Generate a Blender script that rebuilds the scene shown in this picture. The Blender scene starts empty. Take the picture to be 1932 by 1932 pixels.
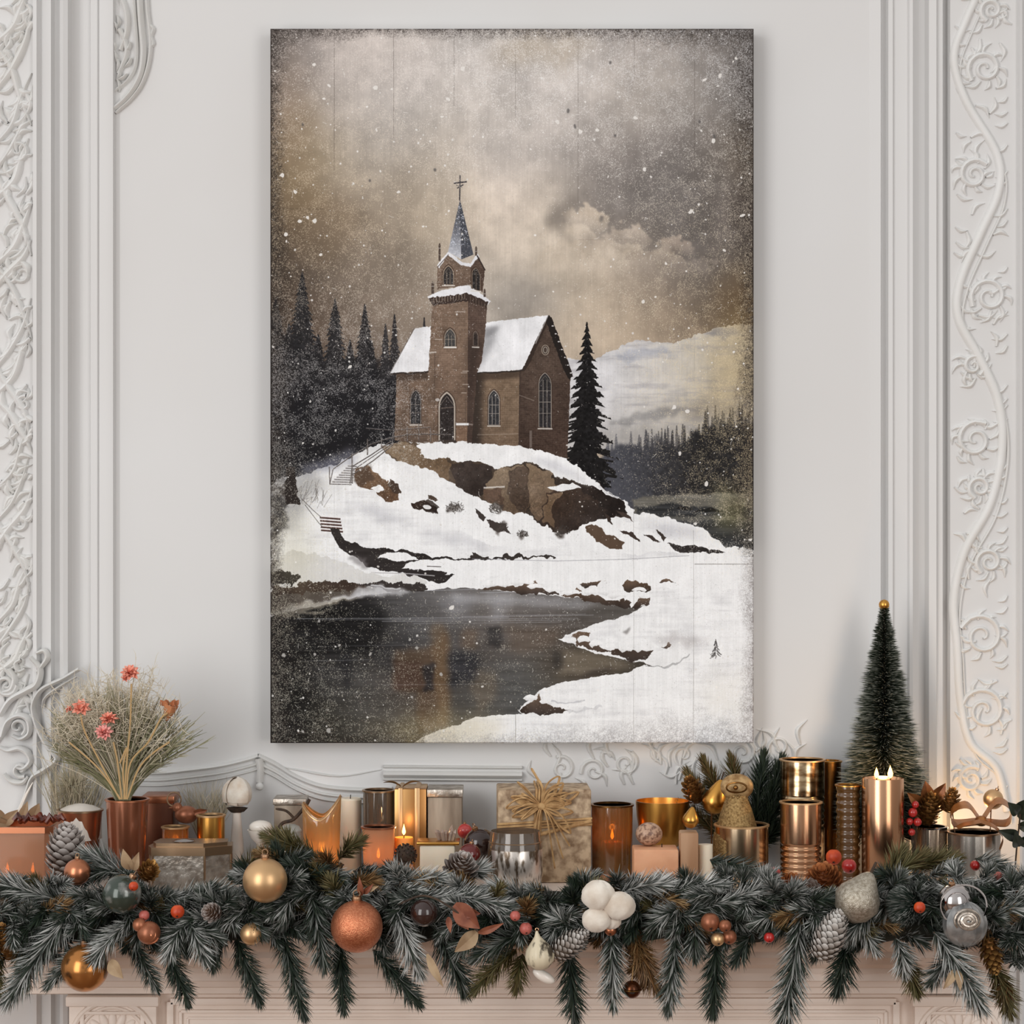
import numpy as np
# ------------------------------------------------------------------ the canvas print, drawn with numpy
# all coordinates of the picture are in its own frame: x 510..1422, y 54..1402
PX0, PY0, PW, PH, K = 510.0, 54.0, 912, 1348, 1.5
CW, CH = int(PW*K), int(PH*K)

def _up(g, h, w):
    gh, gw = g.shape
    ys = np.linspace(0, gh-1.001, h); xs = np.linspace(0, gw-1.001, w)
    y0 = ys.astype(int); x0 = xs.astype(int)
    fy = (ys-y0).astype(np.float32); fx = (xs-x0).astype(np.float32)
    fy = fy*fy*(3-2*fy); fx = fx*fx*(3-2*fx)
    r = g[y0]*(1-fy)[:, None] + g[np.minimum(y0+1, gh-1)]*fy[:, None]
    return r[:, x0]*(1-fx) + r[:, np.minimum(x0+1, gw-1)]*fx

def fbm(seed, sx, sy=None, octv=4, h=None, w=None):
    h = h or CH; w = w or CW; sy = sy or sx
    rs = np.random.RandomState(seed); out = np.zeros((h, w), np.float32); a = 1.0; t = 0
    for o in range(octv):
        gw = max(2, int(w/(sx*K))+2); gh = max(2, int(h/(sy*K))+2)
        out += a*_up(rs.rand(gh, gw).astype(np.float32)*2-1, h, w); t += a
        a *= .55; sx = max(sx/2, .7); sy = max(sy/2, .7)
    return out/t

def blur(m, r):
    r = int(round(r*K))
    if r < 1: return m
    for ax in (0, 1):
        for _ in range(2):
            p = np.pad(m, [(r+1, r) if i == ax else (0, 0) for i in range(m.ndim)], mode='edge')
            c = np.cumsum(p, axis=ax, dtype=np.float64)
            n = m.shape[ax]
            hi = np.take(c, np.arange(2*r+1, 2*r+1+n), axis=ax); lo = np.take(c, np.arange(0, n), axis=ax)
            m = ((hi-lo)/(2*r+1)).astype(np.float32)
    return m

class Painter:
    def __init__(s):
        s.im = np.zeros((CH, CW, 3), np.float32)
        yy, xx = np.mgrid[0:CH, 0:CW].astype(np.float32)
        s.X = xx/K+PX0; s.Y = yy/K+PY0
        s.n1 = fbm(1, 14, octv=2); s.n2 = fbm(2, 14, octv=2)      # edge warp
        s.f1 = fbm(3, 4, octv=2); s.f2 = fbm(4, 4, octv=2)
        s.tex = fbm(5, 30, octv=5); s.fine = fbm(6, 2.2, octv=2)
        s.streak = fbm(7, 60, 5, octv=4); s.vert = fbm(8, 2, 60, octv=3)
        s.soft = fbm(9, 120, octv=5)
    def box(s, pts, pad):
        x = [p[0] for p in pts]; y = [p[1] for p in pts]
        x0 = max(0, int((min(x)-PX0-pad)*K)); x1 = min(CW, int((max(x)-PX0+pad)*K)+2)
        y0 = max(0, int((min(y)-PY0-pad)*K)); y1 = min(CH, int((max(y)-PY0+pad)*K)+2)
        return (slice(y0, max(y0+1, y1)), slice(x0, max(x0+1, x1)))
    def mask(s, pts, warp=0., wf=0., soft=0.):
        b = s.box(pts, warp+wf+soft*3+3)
        acc = 0
        for ox, oy in ((-.25, -.12), (.12, -.25), (.25, .12), (-.12, .25)):
            X = s.X[b]+ox/K; Y = s.Y[b]+oy/K
            if warp: X = X+warp*s.n1[b]*2; Y = Y+warp*s.n2[b]*2
            if wf: X = X+wf*s.f1[b]*2; Y = Y+wf*s.f2[b]*2
            ins = np.zeros(X.shape, bool); n = len(pts)
            for i in range(n):
                x1, y1 = pts[i]; x2, y2 = pts[(i+1) % n]
                if y1 == y2: continue
                c = (y1 > Y) != (y2 > Y)
                ins ^= c & (X < (x2-x1)*(Y-y1)/(y2-y1)+x1)
            acc = acc+ins.astype(np.float32)*.25
        if soft: acc = blur(acc, soft)
        return b, acc
    def put(s, b, m, col, a=1.0):
        col = np.asarray(col, np.float32)/255.
        m = (m*a)[..., None]
        s.im[b] = s.im[b]*(1-m)+col*m
    def poly(s, pts, col, warp=0., wf=0., soft=0., a=1., tex=0., grad=None, field='tex'):
        b, m = s.mask(pts, warp, wf, soft)
        c = np.broadcast_to(np.asarray(col, np.float32), m.shape+(3,)).copy()
        if grad is not None:                               # (color2, x1,y1, x2,y2)
            c2, x1, y1, x2, y2 = grad
            dx, dy = x2-x1, y2-y1
            t = np.clip(((s.X[b]-x1)*dx+(s.Y[b]-y1)*dy)/(dx*dx+dy*dy), 0, 1)[..., None]
            c = c*(1-t)+np.asarray(c2, np.float32)*t
        if tex: c = c+(getattr(s, field)[b]*tex)[..., None]
        s.put(b, m, c, a)
        return b, m
    def line(s, p, q, w, col, a=1., warp=0.):
        (x1, y1), (x2, y2) = p, q
        d = max(1e-6, np.hypot(x2-x1, y2-y1)); nx, ny = -(y2-y1)/d*w/2, (x2-x1)/d*w/2
        s.poly([(x1+nx, y1+ny), (x2+nx, y2+ny), (x2-nx, y2-ny), (x1-nx, y1-ny)], col, a=a, warp=warp)
    def path(s, pts, w, col, a=1., warp=0.):
        for p, q in zip(pts[:-1], pts[1:]): s.line(p, q, w, col, a, warp)
    def ell(s, x, y, rx, ry, col, rot=0., **k):
        t = np.linspace(0, 2*np.pi, 22, endpoint=False); c, n = np.cos(rot), np.sin(rot)
        return s.poly([(x+rx*np.cos(u)*c-ry*np.sin(u)*n, y+rx*np.cos(u)*n+ry*np.sin(u)*c) for u in t], col, **k)
    def spruce(s, cx, top, bot, hw, col, seed=0, a=1., lay=12., ragged=.5, low=None):
        r = np.random.RandomState(seed)
        b = s.box([(cx-hw*1.3, top), (cx+hw*1.3, bot)], 3)
        X = s.X[b]; Y = s.Y[b]; t = np.clip((Y-top)/(bot-top), 0, 1)
        ph = r.rand()*9
        for side in (-1, 1):
            yy = Y+X*.0+(np.abs(X-cx))*-.22
            saw = ((yy-top)/lay*(1.25-.45*t)+ph*side) % 1.
            w = hw*(t**.92)*(1-ragged+ragged*saw)*(1+.25*s.f1[b]+.22*s.n1[b])+.9
            m = np.clip((w-np.abs(X-cx))*K*.7+.5, 0, 1)*((X-cx)*side >= 0)*(Y > top)*(Y < bot+4*s.f1[b])
            c = np.asarray(col, np.float32)+(s.f2[b]*14)[..., None]
            s.put(b, m, c, a)
    def gothic(s, x0, x1, y0, y1, col, frame, fw=1.8, mull=1, bars=2, sh=0.):
        w = x1-x0; cx = (x0+x1)/2
        def arch(g):
            L, R, T, B = x0-g, x1+g, y0-g*1.4, y1+g*.4
            ys = T+min(w*.95, (y1-y0)*.5)+g; ww = R-L
            for_l = [(R+ww*np.cos(np.pi-u*np.pi/3), ys-(ys-T)/.866*np.sin(u*np.pi/3)) for u in np.linspace(0, 1, 7)]
            pts = [(L, B)]+for_l+[(L+R-x, y) for x, y in for_l[-2::-1]]
            pts.append((R, B))
            return [(x, y+sh*(x-cx)) for x, y in pts]
        s.poly(arch(fw+1.6), (62, 48, 40), a=.8); s.poly(arch(fw), frame, a=.9); s.poly(arch(0), col, tex=16, field='fine')
        for k in range(1, mull+1):
            x = x0+w*k/(mull+1); s.line((x, y0+w*.55), (x, y1), 1.1, frame, .75)
        for k in range(1, bars+1):
            y = y0+w*.8+(y1-y0-w*.8)*k/(bars+1)-w*.25; s.line((x0, y), (x1, y), 1.1, frame, .75)
        s.line((x0, y0+w*.85), (cx, y0+w*.2), 1., frame, .5); s.line((x1, y0+w*.85), (cx, y0+w*.2), 1., frame, .5)
        s.line((x0-3, y1+2.5), (x1+3, y1+2.5+sh*3), 2.4, (205, 198, 186), .85)
    def field(s, ctrl, sig=70.):
        """smooth colour field through the control points"""
        st = 8; h = CH//st+2; w = CW//st+2
        yy, xx = np.mgrid[0:h, 0:w]; gx = xx*st/K+PX0; gy = yy*st/K+PY0
        num = np.zeros((h, w, 3)); den = np.zeros((h, w))+1e-9
        for x, y, c in ctrl:
            wt = np.exp(-((gx-x)**2+(gy-y)**2)/(2*sig*sig))+1e-7/(1+((gx-x)**2+(gy-y)**2)/9e4)
            num += wt[..., None]*np.asarray(c, float); den += wt
        f = (num/den[..., None]).astype(np.float32)
        ys = np.arange(CH)/st; xs = np.arange(CW)/st
        y0 = ys.astype(int); x0 = xs.astype(int); fy = (ys-y0)[:, None, None]; fx = (xs-x0)[None, :, None]
        r0 = f[y0][:, x0]*(1-fx)+f[y0][:, x0+1]*fx; r1 = f[y0+1][:, x0]*(1-fx)+f[y0+1][:, x0+1]*fx
        return (r0*(1-fy)+r1*fy).astype(np.float32)

def brick(P, pts, col, seed, tilt=0., amp=13., grad=None, a=1.):
    b, m = P.mask(pts, wf=.5)
    X = P.X[b]; Y = P.Y[b]+tilt*X
    row = np.floor(Y/4.0); fr = Y/4.0-row
    cxn = X/9.0+(row % 2)*.5; cell = np.floor(cxn); fc = cxn-cell
    hsh = np.abs(np.sin(row*12.9898+cell*78.233+seed)*43758.5453) % 1.
    mort = ((fr < .2) | (fc < .1)).astype(np.float32)
    c = np.broadcast_to(np.asarray(col, np.float32), m.shape+(3,)).copy()
    if grad is not None:
        c2, x1, y1, x2, y2 = grad; dx, dy = x2-x1, y2-y1
        t = np.clip(((P.X[b]-x1)*dx+(P.Y[b]-y1)*dy)/(dx*dx+dy*dy), 0, 1)[..., None]
        c = c*(1-t)+np.asarray(c2, np.float32)*t
    c = c+((hsh-.5)*amp+P.tex[b]*16+P.fine[b]*9)[..., None]*np.array([1., .9, .8], np.float32)
    c = c+(mort*7)[..., None]
    P.put(b, m, c, a)

SNOW = (228, 226, 221)

def paint_picture():
    P = Painter(); R = np.random.RandomState(11)
    # ---- sky
    sky = [(530,75,(110,102,96)),(640,110,(190,179,169)),(760,110,(190,180,170)),(900,120,(197,189,180)),(1050,120,(200,192,183)),(1200,100,(176,167,158)),(1330,110,(146,138,130)),(1405,130,(92,87,83)),
     (530,200,(140,126,114)),(640,200,(184,174,163)),(760,220,(174,167,159)),(900,200,(188,179,168)),(1050,200,(186,177,167)),(1200,200,(178,168,156)),(1330,170,(158,150,140)),(1405,200,(84,80,77)),
     (530,300,(128,106,78)),(600,300,(168,153,130)),(700,300,(164,154,142)),(820,290,(178,166,150)),(960,280,(186,177,167)),(1100,270,(170,161,152)),(1200,300,(128,120,113)),(1320,290,(112,106,101)),(1405,300,(112,97,78)),
     (530,400,(76,64,52)),(620,400,(142,126,106)),(720,390,(172,157,136)),(830,400,(178,163,142)),(960,370,(208,193,176)),(1050,420,(196,182,163)),(1150,360,(128,120,112)),(1300,390,(100,94,89)),(1405,400,(60,50,43)),
     (530,500,(52,43,35)),(620,500,(106,94,82)),(720,490,(140,126,110)),(960,480,(198,184,166)),(1060,500,(190,176,156)),(1180,490,(170,155,138)),(1300,490,(112,104,97)),(1405,500,(72,60,47)),
     (560,600,(78,63,51)),(660,610,(104,90,78)),(740,600,(140,126,110)),(960,570,(160,151,139)),(1060,580,(180,165,145)),(1150,600,(182,164,141)),(1280,590,(132,116,98)),(1400,600,(86,69,50)),
     (1100,660,(180,163,142)),(700,700,(90,78,68)),(1250,660,(160,142,120))]
    f = P.field(sky, 58)
    P.im[:] = f/255.
    P.im *= (1+.13*P.soft+.05*P.tex)[..., None]
    # dark cloud bank right and cumulus heads lit from the left
    P.poly([(1040,400),(1080,360),(1170,300),(1290,250),(1390,290),(1422,380),(1422,560),(1330,560),(1290,500),(1240,470),(1200,440),(1130,440),(1075,440)], (112,105,99), warp=30, soft=26, a=.55, tex=20)
    P.poly([(700,330),(770,300),(830,330),(800,420),(740,520),(640,560),(560,520),(620,430)], (104,92,79), warp=34, soft=30, a=.28, tex=20)
    for x, y, rx, ry, c, a in [(1105,425,42,36,(196,180,160),.95),(1075,455,60,36,(200,185,165),.9),(1185,452,46,28,(182,167,150),.9),(1150,480,62,34,(186,171,152),.9),(1275,470,34,22,(166,150,134),.85),(1240,500,58,32,(164,150,134),.85),(1100,500,90,48,(190,175,155),.8),(1310,510,40,24,(140,128,116),.6)]:
        b, m = P.mask([(x+rx*np.cos(t), y+ry*np.sin(t)) for t in np.linspace(0, 6.28, 26, endpoint=False)], warp=9)
        fade = np.clip((y+ry*.55-P.Y[b])/(ry*1.2), 0, 1)**.7
        P.put(b, blur(m, 1.6)*fade, np.asarray(c)+(P.tex[b]*22)[..., None], a)
    P.poly([(1030,420),(1042,392),(1090,380),(1075,410),(1062,440),(1090,452),(1050,445)], (118,109,99), warp=8, soft=7, a=.6)
    P.poly([(1080,450),(1120,440),(1170,455),(1180,470),(1120,472)], (140,128,115), warp=10, soft=8, a=.4)
    P.poly([(930,560),(980,520),(1040,540),(1070,590),(1000,610),(940,590)], (138,131,123), warp=18, soft=20, a=.55)
    P.poly([(860,300),(930,250),(1060,290),(1010,310),(930,315)], (150,143,136), warp=20, soft=20, a=.4)
    # ---- mountain
    mt = [(1050,700),(1072,676),(1110,682),(1140,668),(1165,658),(1187,644),(1205,640),(1232,643),(1250,648),(1285,642),(1310,632),(1345,622),(1378,614),(1425,612),(1425,850),(1050,850)]
    b, m = P.poly(mt, (203,200,197), warp=2.5, wf=.8, grad=((178,164,138),1150,700,1425,720))
    sh = fbm(21, 60, 9, octv=4)
    band = np.clip((sh[b]+.35*P.streak[b])*1.6, 0, 1)
    P.put(b, m*band*.6, (150,146,146))
    P.put(b, m*np.clip((P.Y[b]-740)/90., 0, 1)*.35, (150,142,132))
    P.poly([(1165,668),(1200,655),(1240,654),(1290,668),(1230,672),(1180,682)], (150,152,160), warp=6, soft=3, a=.55)
    P.poly([(1325,628),(1380,618),(1400,628),(1350,636)], (128,126,128), warp=5, soft=2, a=.7)
    P.poly([(1150,795),(1200,780),(1280,765),(1300,778),(1230,792),(1160,800)], (128,125,122), warp=5, soft=3, a=.65)
    P.poly([(1240,775),(1330,750),(1400,760),(1400,790),(1300,790)], (120,112,102), warp=8, soft=8, a=.5)
    P.poly([(1130,815),(1200,800),(1300,805),(1422,790),(1422,840),(1130,850)], (150,145,138), warp=6, soft=8, a=.6)
    # ---- distant forest, field and river at the right
    P.poly([(1130,870),(1160,840),(1230,842),(1300,830),(1330,810),(1425,800),(1425,1000),(1130,980)], (66,66,70), warp=6, wf=2, soft=3, grad=((36,34,34),1180,0,1330,0))
    for i in range(110):
        x = 1140+R.rand()*285; top = 866-(x-1140)*.16-R.rand()*46-(26 if 1330 < x < 1400 else 0)
        k = np.clip((x-1160)/150., 0, 1)
        P.spruce(x, top, 945, 9+R.rand()*9, (72-34*k, 72-36*k, 77-42*k), seed=i, a=.6, lay=6)
    P.poly([(1130,925),(1160,880),(1200,900),(1230,950),(1180,960)], (72,72,76), warp=8, soft=9, a=.5)
    P.poly([(1190,945),(1230,934),(1425,928),(1425,1010),(1300,1000),(1195,965)], (98,94,85), warp=3, soft=1.5, tex=22, field='streak')
    P.poly([(1190,958),(1240,950),(1425,962),(1425,1045),(1350,1030),(1260,990)], (52,52,52), warp=4, soft=1.5, tex=22, field='streak')
    P.poly([(1275,962),(1295,953),(1310,960)], (28,26,25), warp=2); P.poly([(1305,966),(1340,957),(1375,966)], (26,25,24), warp=2)
    P.poly([(1210,975),(1425,972),(1425,980),(1230,982)], (112,108,98), warp=2, soft=1, a=.6)
    # ---- forest at the left
    P.poly([(505,640),(560,640),(620,690),(680,670),(740,690),(760,720),(760,850),(690,905),(505,930)], (30,28,29), warp=10, wf=4, soft=4)
    for x, t, w, sd in [(800,598,14,1),(744,592,22,2),(727,610,24,3),(700,640,30,4),(688,573,36,5),(660,640,36,6),(632,562,44,7),(600,630,40,8),(570,512,52,9),(545,610,50,10),(520,560,52,11),(512,640,60,12)]:
        k = .30 if x > 720 else .12
        P.spruce(x, t, 830, w*1.25, (30+52*k, 29+47*k, 30+45*k), seed=sd, lay=10, a=.95, ragged=.42)
    P.poly([(505,760),(560,720),(640,740),(700,700),(750,730),(752,830),(690,850),(600,900),(505,930)], (24,23,25), warp=14, wf=5, soft=5, a=.75)
    # ---- hill snow, everything below
    b, m = P.poly([(505,912),(545,900),(585,893),(640,872),(690,848),(720,838),(800,832),(1000,850),(1090,890),(1150,925),(1200,967),(1255,975),(1290,985),(1330,1000),(1370,1030),(1425,1040),(1425,1405),(505,1405)], SNOW, warp=3, wf=1)
    P.put(b, m*np.clip(P.tex[b]*.9+P.streak[b]*.7, 0, 1)*.55, (188,186,184))
    P.poly([(560,875),(610,868),(650,862),(690,845),(640,880),(600,900),(560,905)], (120,120,130), warp=8, soft=7, a=.7)
    P.poly([(505,905),(545,890),(600,905),(640,915),(590,935),(560,990),(505,1000)], (120,117,112), warp=10, soft=10, a=.55)
    for pts in ([(780,1000),(900,1020),(980,1040),(880,1032)], [(640,945),(720,960),(800,990),(700,975)], [(1150,1020),(1230,1030),(1300,1042),(1200,1045)], [(1200,985),(1270,990),(1340,1015),(1260,1012)]):
        P.poly(pts, (172,170,172), warp=6, soft=8, a=.55)
    # ---- right spruce
    P.spruce(1107, 607, 918, 62, (27,25,24), seed=31, lay=15, ragged=.68)
    P.spruce(1107, 640, 918, 44, (22,20,20), seed=32, lay=11, ragged=.4)
    for i in range(26):
        t = .3+.68*R.rand(); y = 607+311*t; sd = R.choice([-1, 1]); w = 55*t
        P.path([(1107+sd*w*.25, y-8), (1107+sd*w*.7, y-2), (1107+sd*w*(1.0+.1*R.rand()), y+1)], 2.2+2*t, (25,23,22))
    # ---- rocks under the church
    def rock(pts, c, c2=None, w=3.5, dirn=(-.6, -.8), a=1.):
        xs = [p[0] for p in pts]; ys = [p[1] for p in pts]
        c2 = c2 or tuple(v*.5 for v in c)
        b, m = P.poly(pts, c, warp=w, wf=.6, tex=20, grad=(c2, min(xs), min(ys), max(xs)*.6+min(xs)*.4, max(ys)), a=a)
        cr = np.clip(1-np.abs(P.n1[b]+.4*P.f1[b])*9, 0, 1)
        P.put(b, m*cr*.35, tuple(v*.45 for v in c))
        P.put(b, m*np.clip(P.fine[b]+P.n2[b]*.6, 0, 1)*.30, tuple(min(255, v*1.45) for v in c))
    rock([(720,842),(760,832),(800,838),(860,868),(905,866),(930,880),(1000,870),(1060,890),(1130,915),(1178,955),(1180,975),(1120,985),(1062,1005),(1015,985),(985,968),(930,950),(898,936),(860,915),(820,888),(780,875),(745,868)], (96,80,64), (52,43,37))
    rock([(722,842),(765,833),(800,848),(852,872),(848,905),(800,884),(752,870)], (128,110,88), (104,84,64))
    rock([(850,874),(885,866),(928,878),(915,934),(895,940),(862,915)], (62,52,46), (46,38,34))
    rock([(912,936),(918,905),(938,884),(985,874),(1000,905),(998,950),(983,972),(945,962)], (134,116,94), (86,70,56))
    P.line((912,920), (952,918), 3.2, (205,198,188), .8); rock([(912,922),(950,921),(946,958),(914,938)], (92,72,58), (76,60,49))
    rock([(960,885),(985,878),(1002,900),(1000,940),(985,970),(958,930)], (78,64,54), (60,49,42), a=.75)
    rock([(992,876),(1040,893),(1058,920),(1030,940),(1018,984),(1000,968)], (132,113,92), (88,70,55))
    rock([(1034,925),(1080,920),(1132,914),(1172,944),(1182,968),(1135,984),(1072,1004),(1042,1002),(1022,978)], (74,58,47), (36,29,26))
    rock([(1022,975),(1036,930),(1062,924),(1040,960),(1046,998)], (122,100,78), (92,74,58))
    rock([(1085,915),(1130,908),(1172,945),(1178,962),(1140,960),(1110,935)], (48,38,33), (34,28,25))
    P.poly([(1033,919),(1058,914),(1080,910),(1096,921),(1052,926)], SNOW, warp=1.5)
    # church stands on the rock; snow cap follows after the building
    # ---- church
    brick(P, [(748,704),(808,700),(818,838),(744,830)], (112, 92, 76), 1., grad=((92,75,62),748,700,760,830))
    P.poly([(748,704),(808,699),(808,716),(748,718)], (50,40,34), soft=2.5, a=.6)
    P.poly([(782,619),(813,615.5),(808,700),(735,704)], (222,220,217), wf=.8, tex=10)
    P.path([(735,705.5),(760,703.5),(785,704),(808,701.5)], 3.2, (48,40,36), .9, warp=1)
    P.path([(736,703),(782,618)], 1.6, (90,82,76), .7)
    brick(P, [(896,704),(985,697),(979,846),(886,842)], (120, 100, 80), 3., grad=((104,85,68),980,700,890,830))
    P.poly([(880,700),(912,700),(908,846),(880,846)], (36,30,27), soft=5, a=.75)
    P.poly([(897,704),(985,697),(985,712),(897,718)], (58,46,38), soft=2.5, a=.7)
    brick(P, [(1032,601),(1076,709),(1070,864),(978,846),(980,698),(990,693)], (72, 58, 49), 5., tilt=-.1, amp=9, grad=((62,47,39),980,700,1074,850))
    P.line((981,700), (979,846), 2.2, (58,46,40), .8)
    P.poly([(918,607.5),(1033.5,594.5),(988,698),(899,703),(910,660),(915,616)], (224,222,219), wf=.8, tex=10)
    P.poly([(912,625),(940,612),(930,650),(908,690),(902,694)], (126,124,124), soft=5, a=.65)
    P.poly([(912,618),(942,615),(938,624),(914,640)], (110,108,108), soft=3, a=.45)
    P.path([(898,704.5),(930,702),(960,701),(988,698.5)], 3., (44,37,33), .9, warp=1.2)
    P.poly([(1033.5,594),(1038,598),(1000,684),(989,700),(985,697)], (52,41,35), wf=.5); P.poly([(1033,594),(1040,598),(1081,709),(1073,715),(1060,690),(1030,606)], (34,28,25), wf=.8)
    for t in np.linspace(.15, .95, 7):
        P.ell(1036+43*t, 598+111*t, 1.4+R.rand(), 1.2, (200,196,190))
    P.line((1034,594.5), (1010,648), 1.6, (214,211,206), .6)
    # buttress + tower
    brick(P, [(815,569),(882,566),(880,838),(816,832),(810,700),(811,664)], (114,94,78), 7., grad=((102,82,67),815,570,830,830))
    brick(P, [(811,664),(826,662),(826,700),(820,838),(806,834),(808,700)], (106,87,72), 9.)
    P.line((810,665), (823,664), 3., (188,178,166), .8); P.line((820,665), (818,835), 1.2, (70,55,46), .6)
    brick(P, [(882,566),(919,571),(916,616),(909,680),(899,704),(889,843),(880,838)], (78,62,53), 11., amp=9)
    P.poly([(881,640),(909,640),(896,712),(889,843),(880,838)], (48,38,33), soft=5, a=.65)
    P.line((882,568), (880,838), 1.2, (146,120,97), .5)
    for y, x0, x1 in [(700,872,884),(703,869,881),(725,872,884),(741,870,880),(572,830,845),(588,858,878),(640,820,834)]:
        P.line((x0, y), (x1, y), 1.8, (190,178,164), .6)
    P.line((856,800), (884,800), 4.2, (222,219,214)); P.line((884,800), (892,801), 3, (150,140,130), .6)
    brick(P, [(856,804),(882,804),(880,838),(856,836)], (112,88,70), 12.)
    P.path([(748,826),(812,822)], 1.4, (80,64,54), .6); P.path([(900,820),(978,818)], 1.8, (180,166,150), .35); P.path([(979,745),(1008,756)], 1.8, (170,158,146), .35)
    # cornice
    P.poly([(806,559),(828,549),(882,536),(925,567),(921,575),(882,556),(812,566)], (216,214,212), wf=.7)
    P.poly([(808,562),(882,553),(922,570),(917,580),(882,568),(817,576)], (58,46,40), wf=1.2)
    for k in range(12): P.line((818+k*5.3, 561-k*.6), (818+k*5.3, 571-k*.6), 1.5, (150,134,118), .6)
    for k in range(6): P.line((887+k*5.4, 559+k*2.4), (887+k*5.4, 569+k*2.4), 1.3, (110,95,82), .6)
    # belfry
    brick(P, [(825,503),(845,476),(870,497),(888,499),(886,537),(824,546)], (102,84,70), 13.)
    brick(P, [(888,499),(900,480),(914.5,508),(910,552),(886,536)], (78,62,52), 15.)
    P.gothic(836.5,855,502,536,(52,48,46),(150,132,112),1.6,2,0); P.gothic(891,905,506,546,(44,40,38),(130,112,96),1.2,1,0, sh=.35)
    P.poly([(824,500),(845,474),(872,494),(887,497),(900,478),(904,483),(888,503),(870,500),(845,481),(828,506)], (218,216,214), wf=.6)
    P.line((900,482), (915,510), 2.4, (50,40,36))
    P.line((824,505), (846,480), 1.8, (62,50,43), .7)
    # spire
    P.poly([(867.5,376),(870.5,489),(845,475)], (90,91,96), tex=16, grad=((200,200,202),866,420,862,492), field='fine')
    P.poly([(867.5,376),(893,480),(870.5,489)], (72,73,78), tex=10, field='fine')
    P.line((867.5,376), (870.5,489), 1., (52,53,60), .6)
    b, m = P.mask([(867.5,378),(890,470),(848,470)])
    P.put(b, m*(P.fine[b] > .42)*(P.Y[b] < 462), (200,203,210), .8)
    for x, y0, y1, w in [(829,462,492,4),(898,468,482,4),(816,534,554,5),(914,548,560,4)]:
        P.line((x, y0), (x, y1), w, (66,54,47), .9); P.ell(x, y0-1, 1.6, 2.6, (80,68,60)); P.line((x-w/2, y0+6), (x+w/2, y0+6), 1.2, (200,196,190), .6)
    # cross
    P.line((867.8,330), (866.8,378), 2.2, (58,54,56)); P.line((856,345.5), (880.5,342.5), 2.6, (60,56,58)); P.line((862,355), (874,348), 2.0, (66,62,64)); P.line((860,349), (872,353), 1.4, (84,80,80), .7)
    # openings
    P.gothic(839.5,858,621,653,(66,64,62),(150,136,120),1.6,2,1); P.gothic(893,901,625,652,(52,44,40),(120,104,92),1.1,0,0, sh=.2)
    P.line((838,655), (861,655), 2.4, (206,200,190))
    P.gothic(775,793,737,799,(46,44,44),(128,118,108),1.2,1,2)
    P.gothic(922,941,737,801,(50,49,50),(160,150,138),1.4,2,2)
    P.gothic(1017,1039,704,806,(44,41,41),(146,136,124),1.2,2,3, sh=.08)
    P.ell(1028.5,660,7.5,10,(146,132,116)); P.ell(1028.5,660,6,8.5,(62,50,43)); P.ell(1028.5,660,4.5,6.5,(150,140,128)); P.ell(1028.5,660,3,5,(70,58,50))
    # door
    P.gothic(829.5,856,742,835,(46,40,38),(186,174,158),2.6,0,0)
    P.line((831,770), (856,768), 1.8, (104,92,82), .8); P.line((843,770), (843,834), 1., (30,26,25), .8)
    P.poly([(826,835),(828,830),(860,830),(862,838),(826,838)], (60,50,44), wf=.5)
    P.ell(825,754,4,3,(200,195,188),a=.8); P.line((1001,812), (1001,844), 4.6, (112,100,92), .8)
    # ---- snow cap of the knoll
    b, m = P.poly([(784,840),(804,834),(840,833.5),(899,836),(950,841),(982,842),(1010,848),(1040,857),(1069,863),(1091,880),(1116,902),(1162,938),(1150,935),(1116,914),(1098,912),(1076,906),(1058,901),(1045,896),(1025,884),(1008,876),(990,872),(975,873),(958,878),(940,886),(930,885),(926,871),(905,866),(880,872),(862,869),(845,865),(815,867),(800,860)], SNOW, warp=2, wf=1.2, tex=6)
    P.poly([(1000,862),(1060,872),(1120,915),(1080,902),(1030,882)], (196,194,194), soft=5, a=.7, warp=3)
    P.path([(1130,915),(1150,932),(1168,940)], 4, (205,203,200), .8, warp=2)
    # ---- slope below the rocks: snow tongues then stones
    for pts in ([(690,878),(712,872),(745,878),(792,896),(842,922),(880,935),(912,945),(950,968),(985,985),(1020,1005),(1060,1030),(930,1030),(860,1000),(800,965),(745,925),(715,905)],
                [(1110,985),(1160,975),(1205,1000),(1260,1015),(1300,1040),(1200,1045),(1100,1040),(1060,1012)]):
        P.poly(pts, SNOW, warp=3, wf=1, tex=6)
    rock([(668,888),(690,878),(705,888),(722,906),(752,928),(750,946),(728,945),(700,925),(676,912)], (122,96,72), (86,64,48))
    P.poly([(672,886),(700,880),(700,905),(680,912),(668,905)], (70,56,46), warp=5, wf=3, soft=1.5, a=.7)
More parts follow.
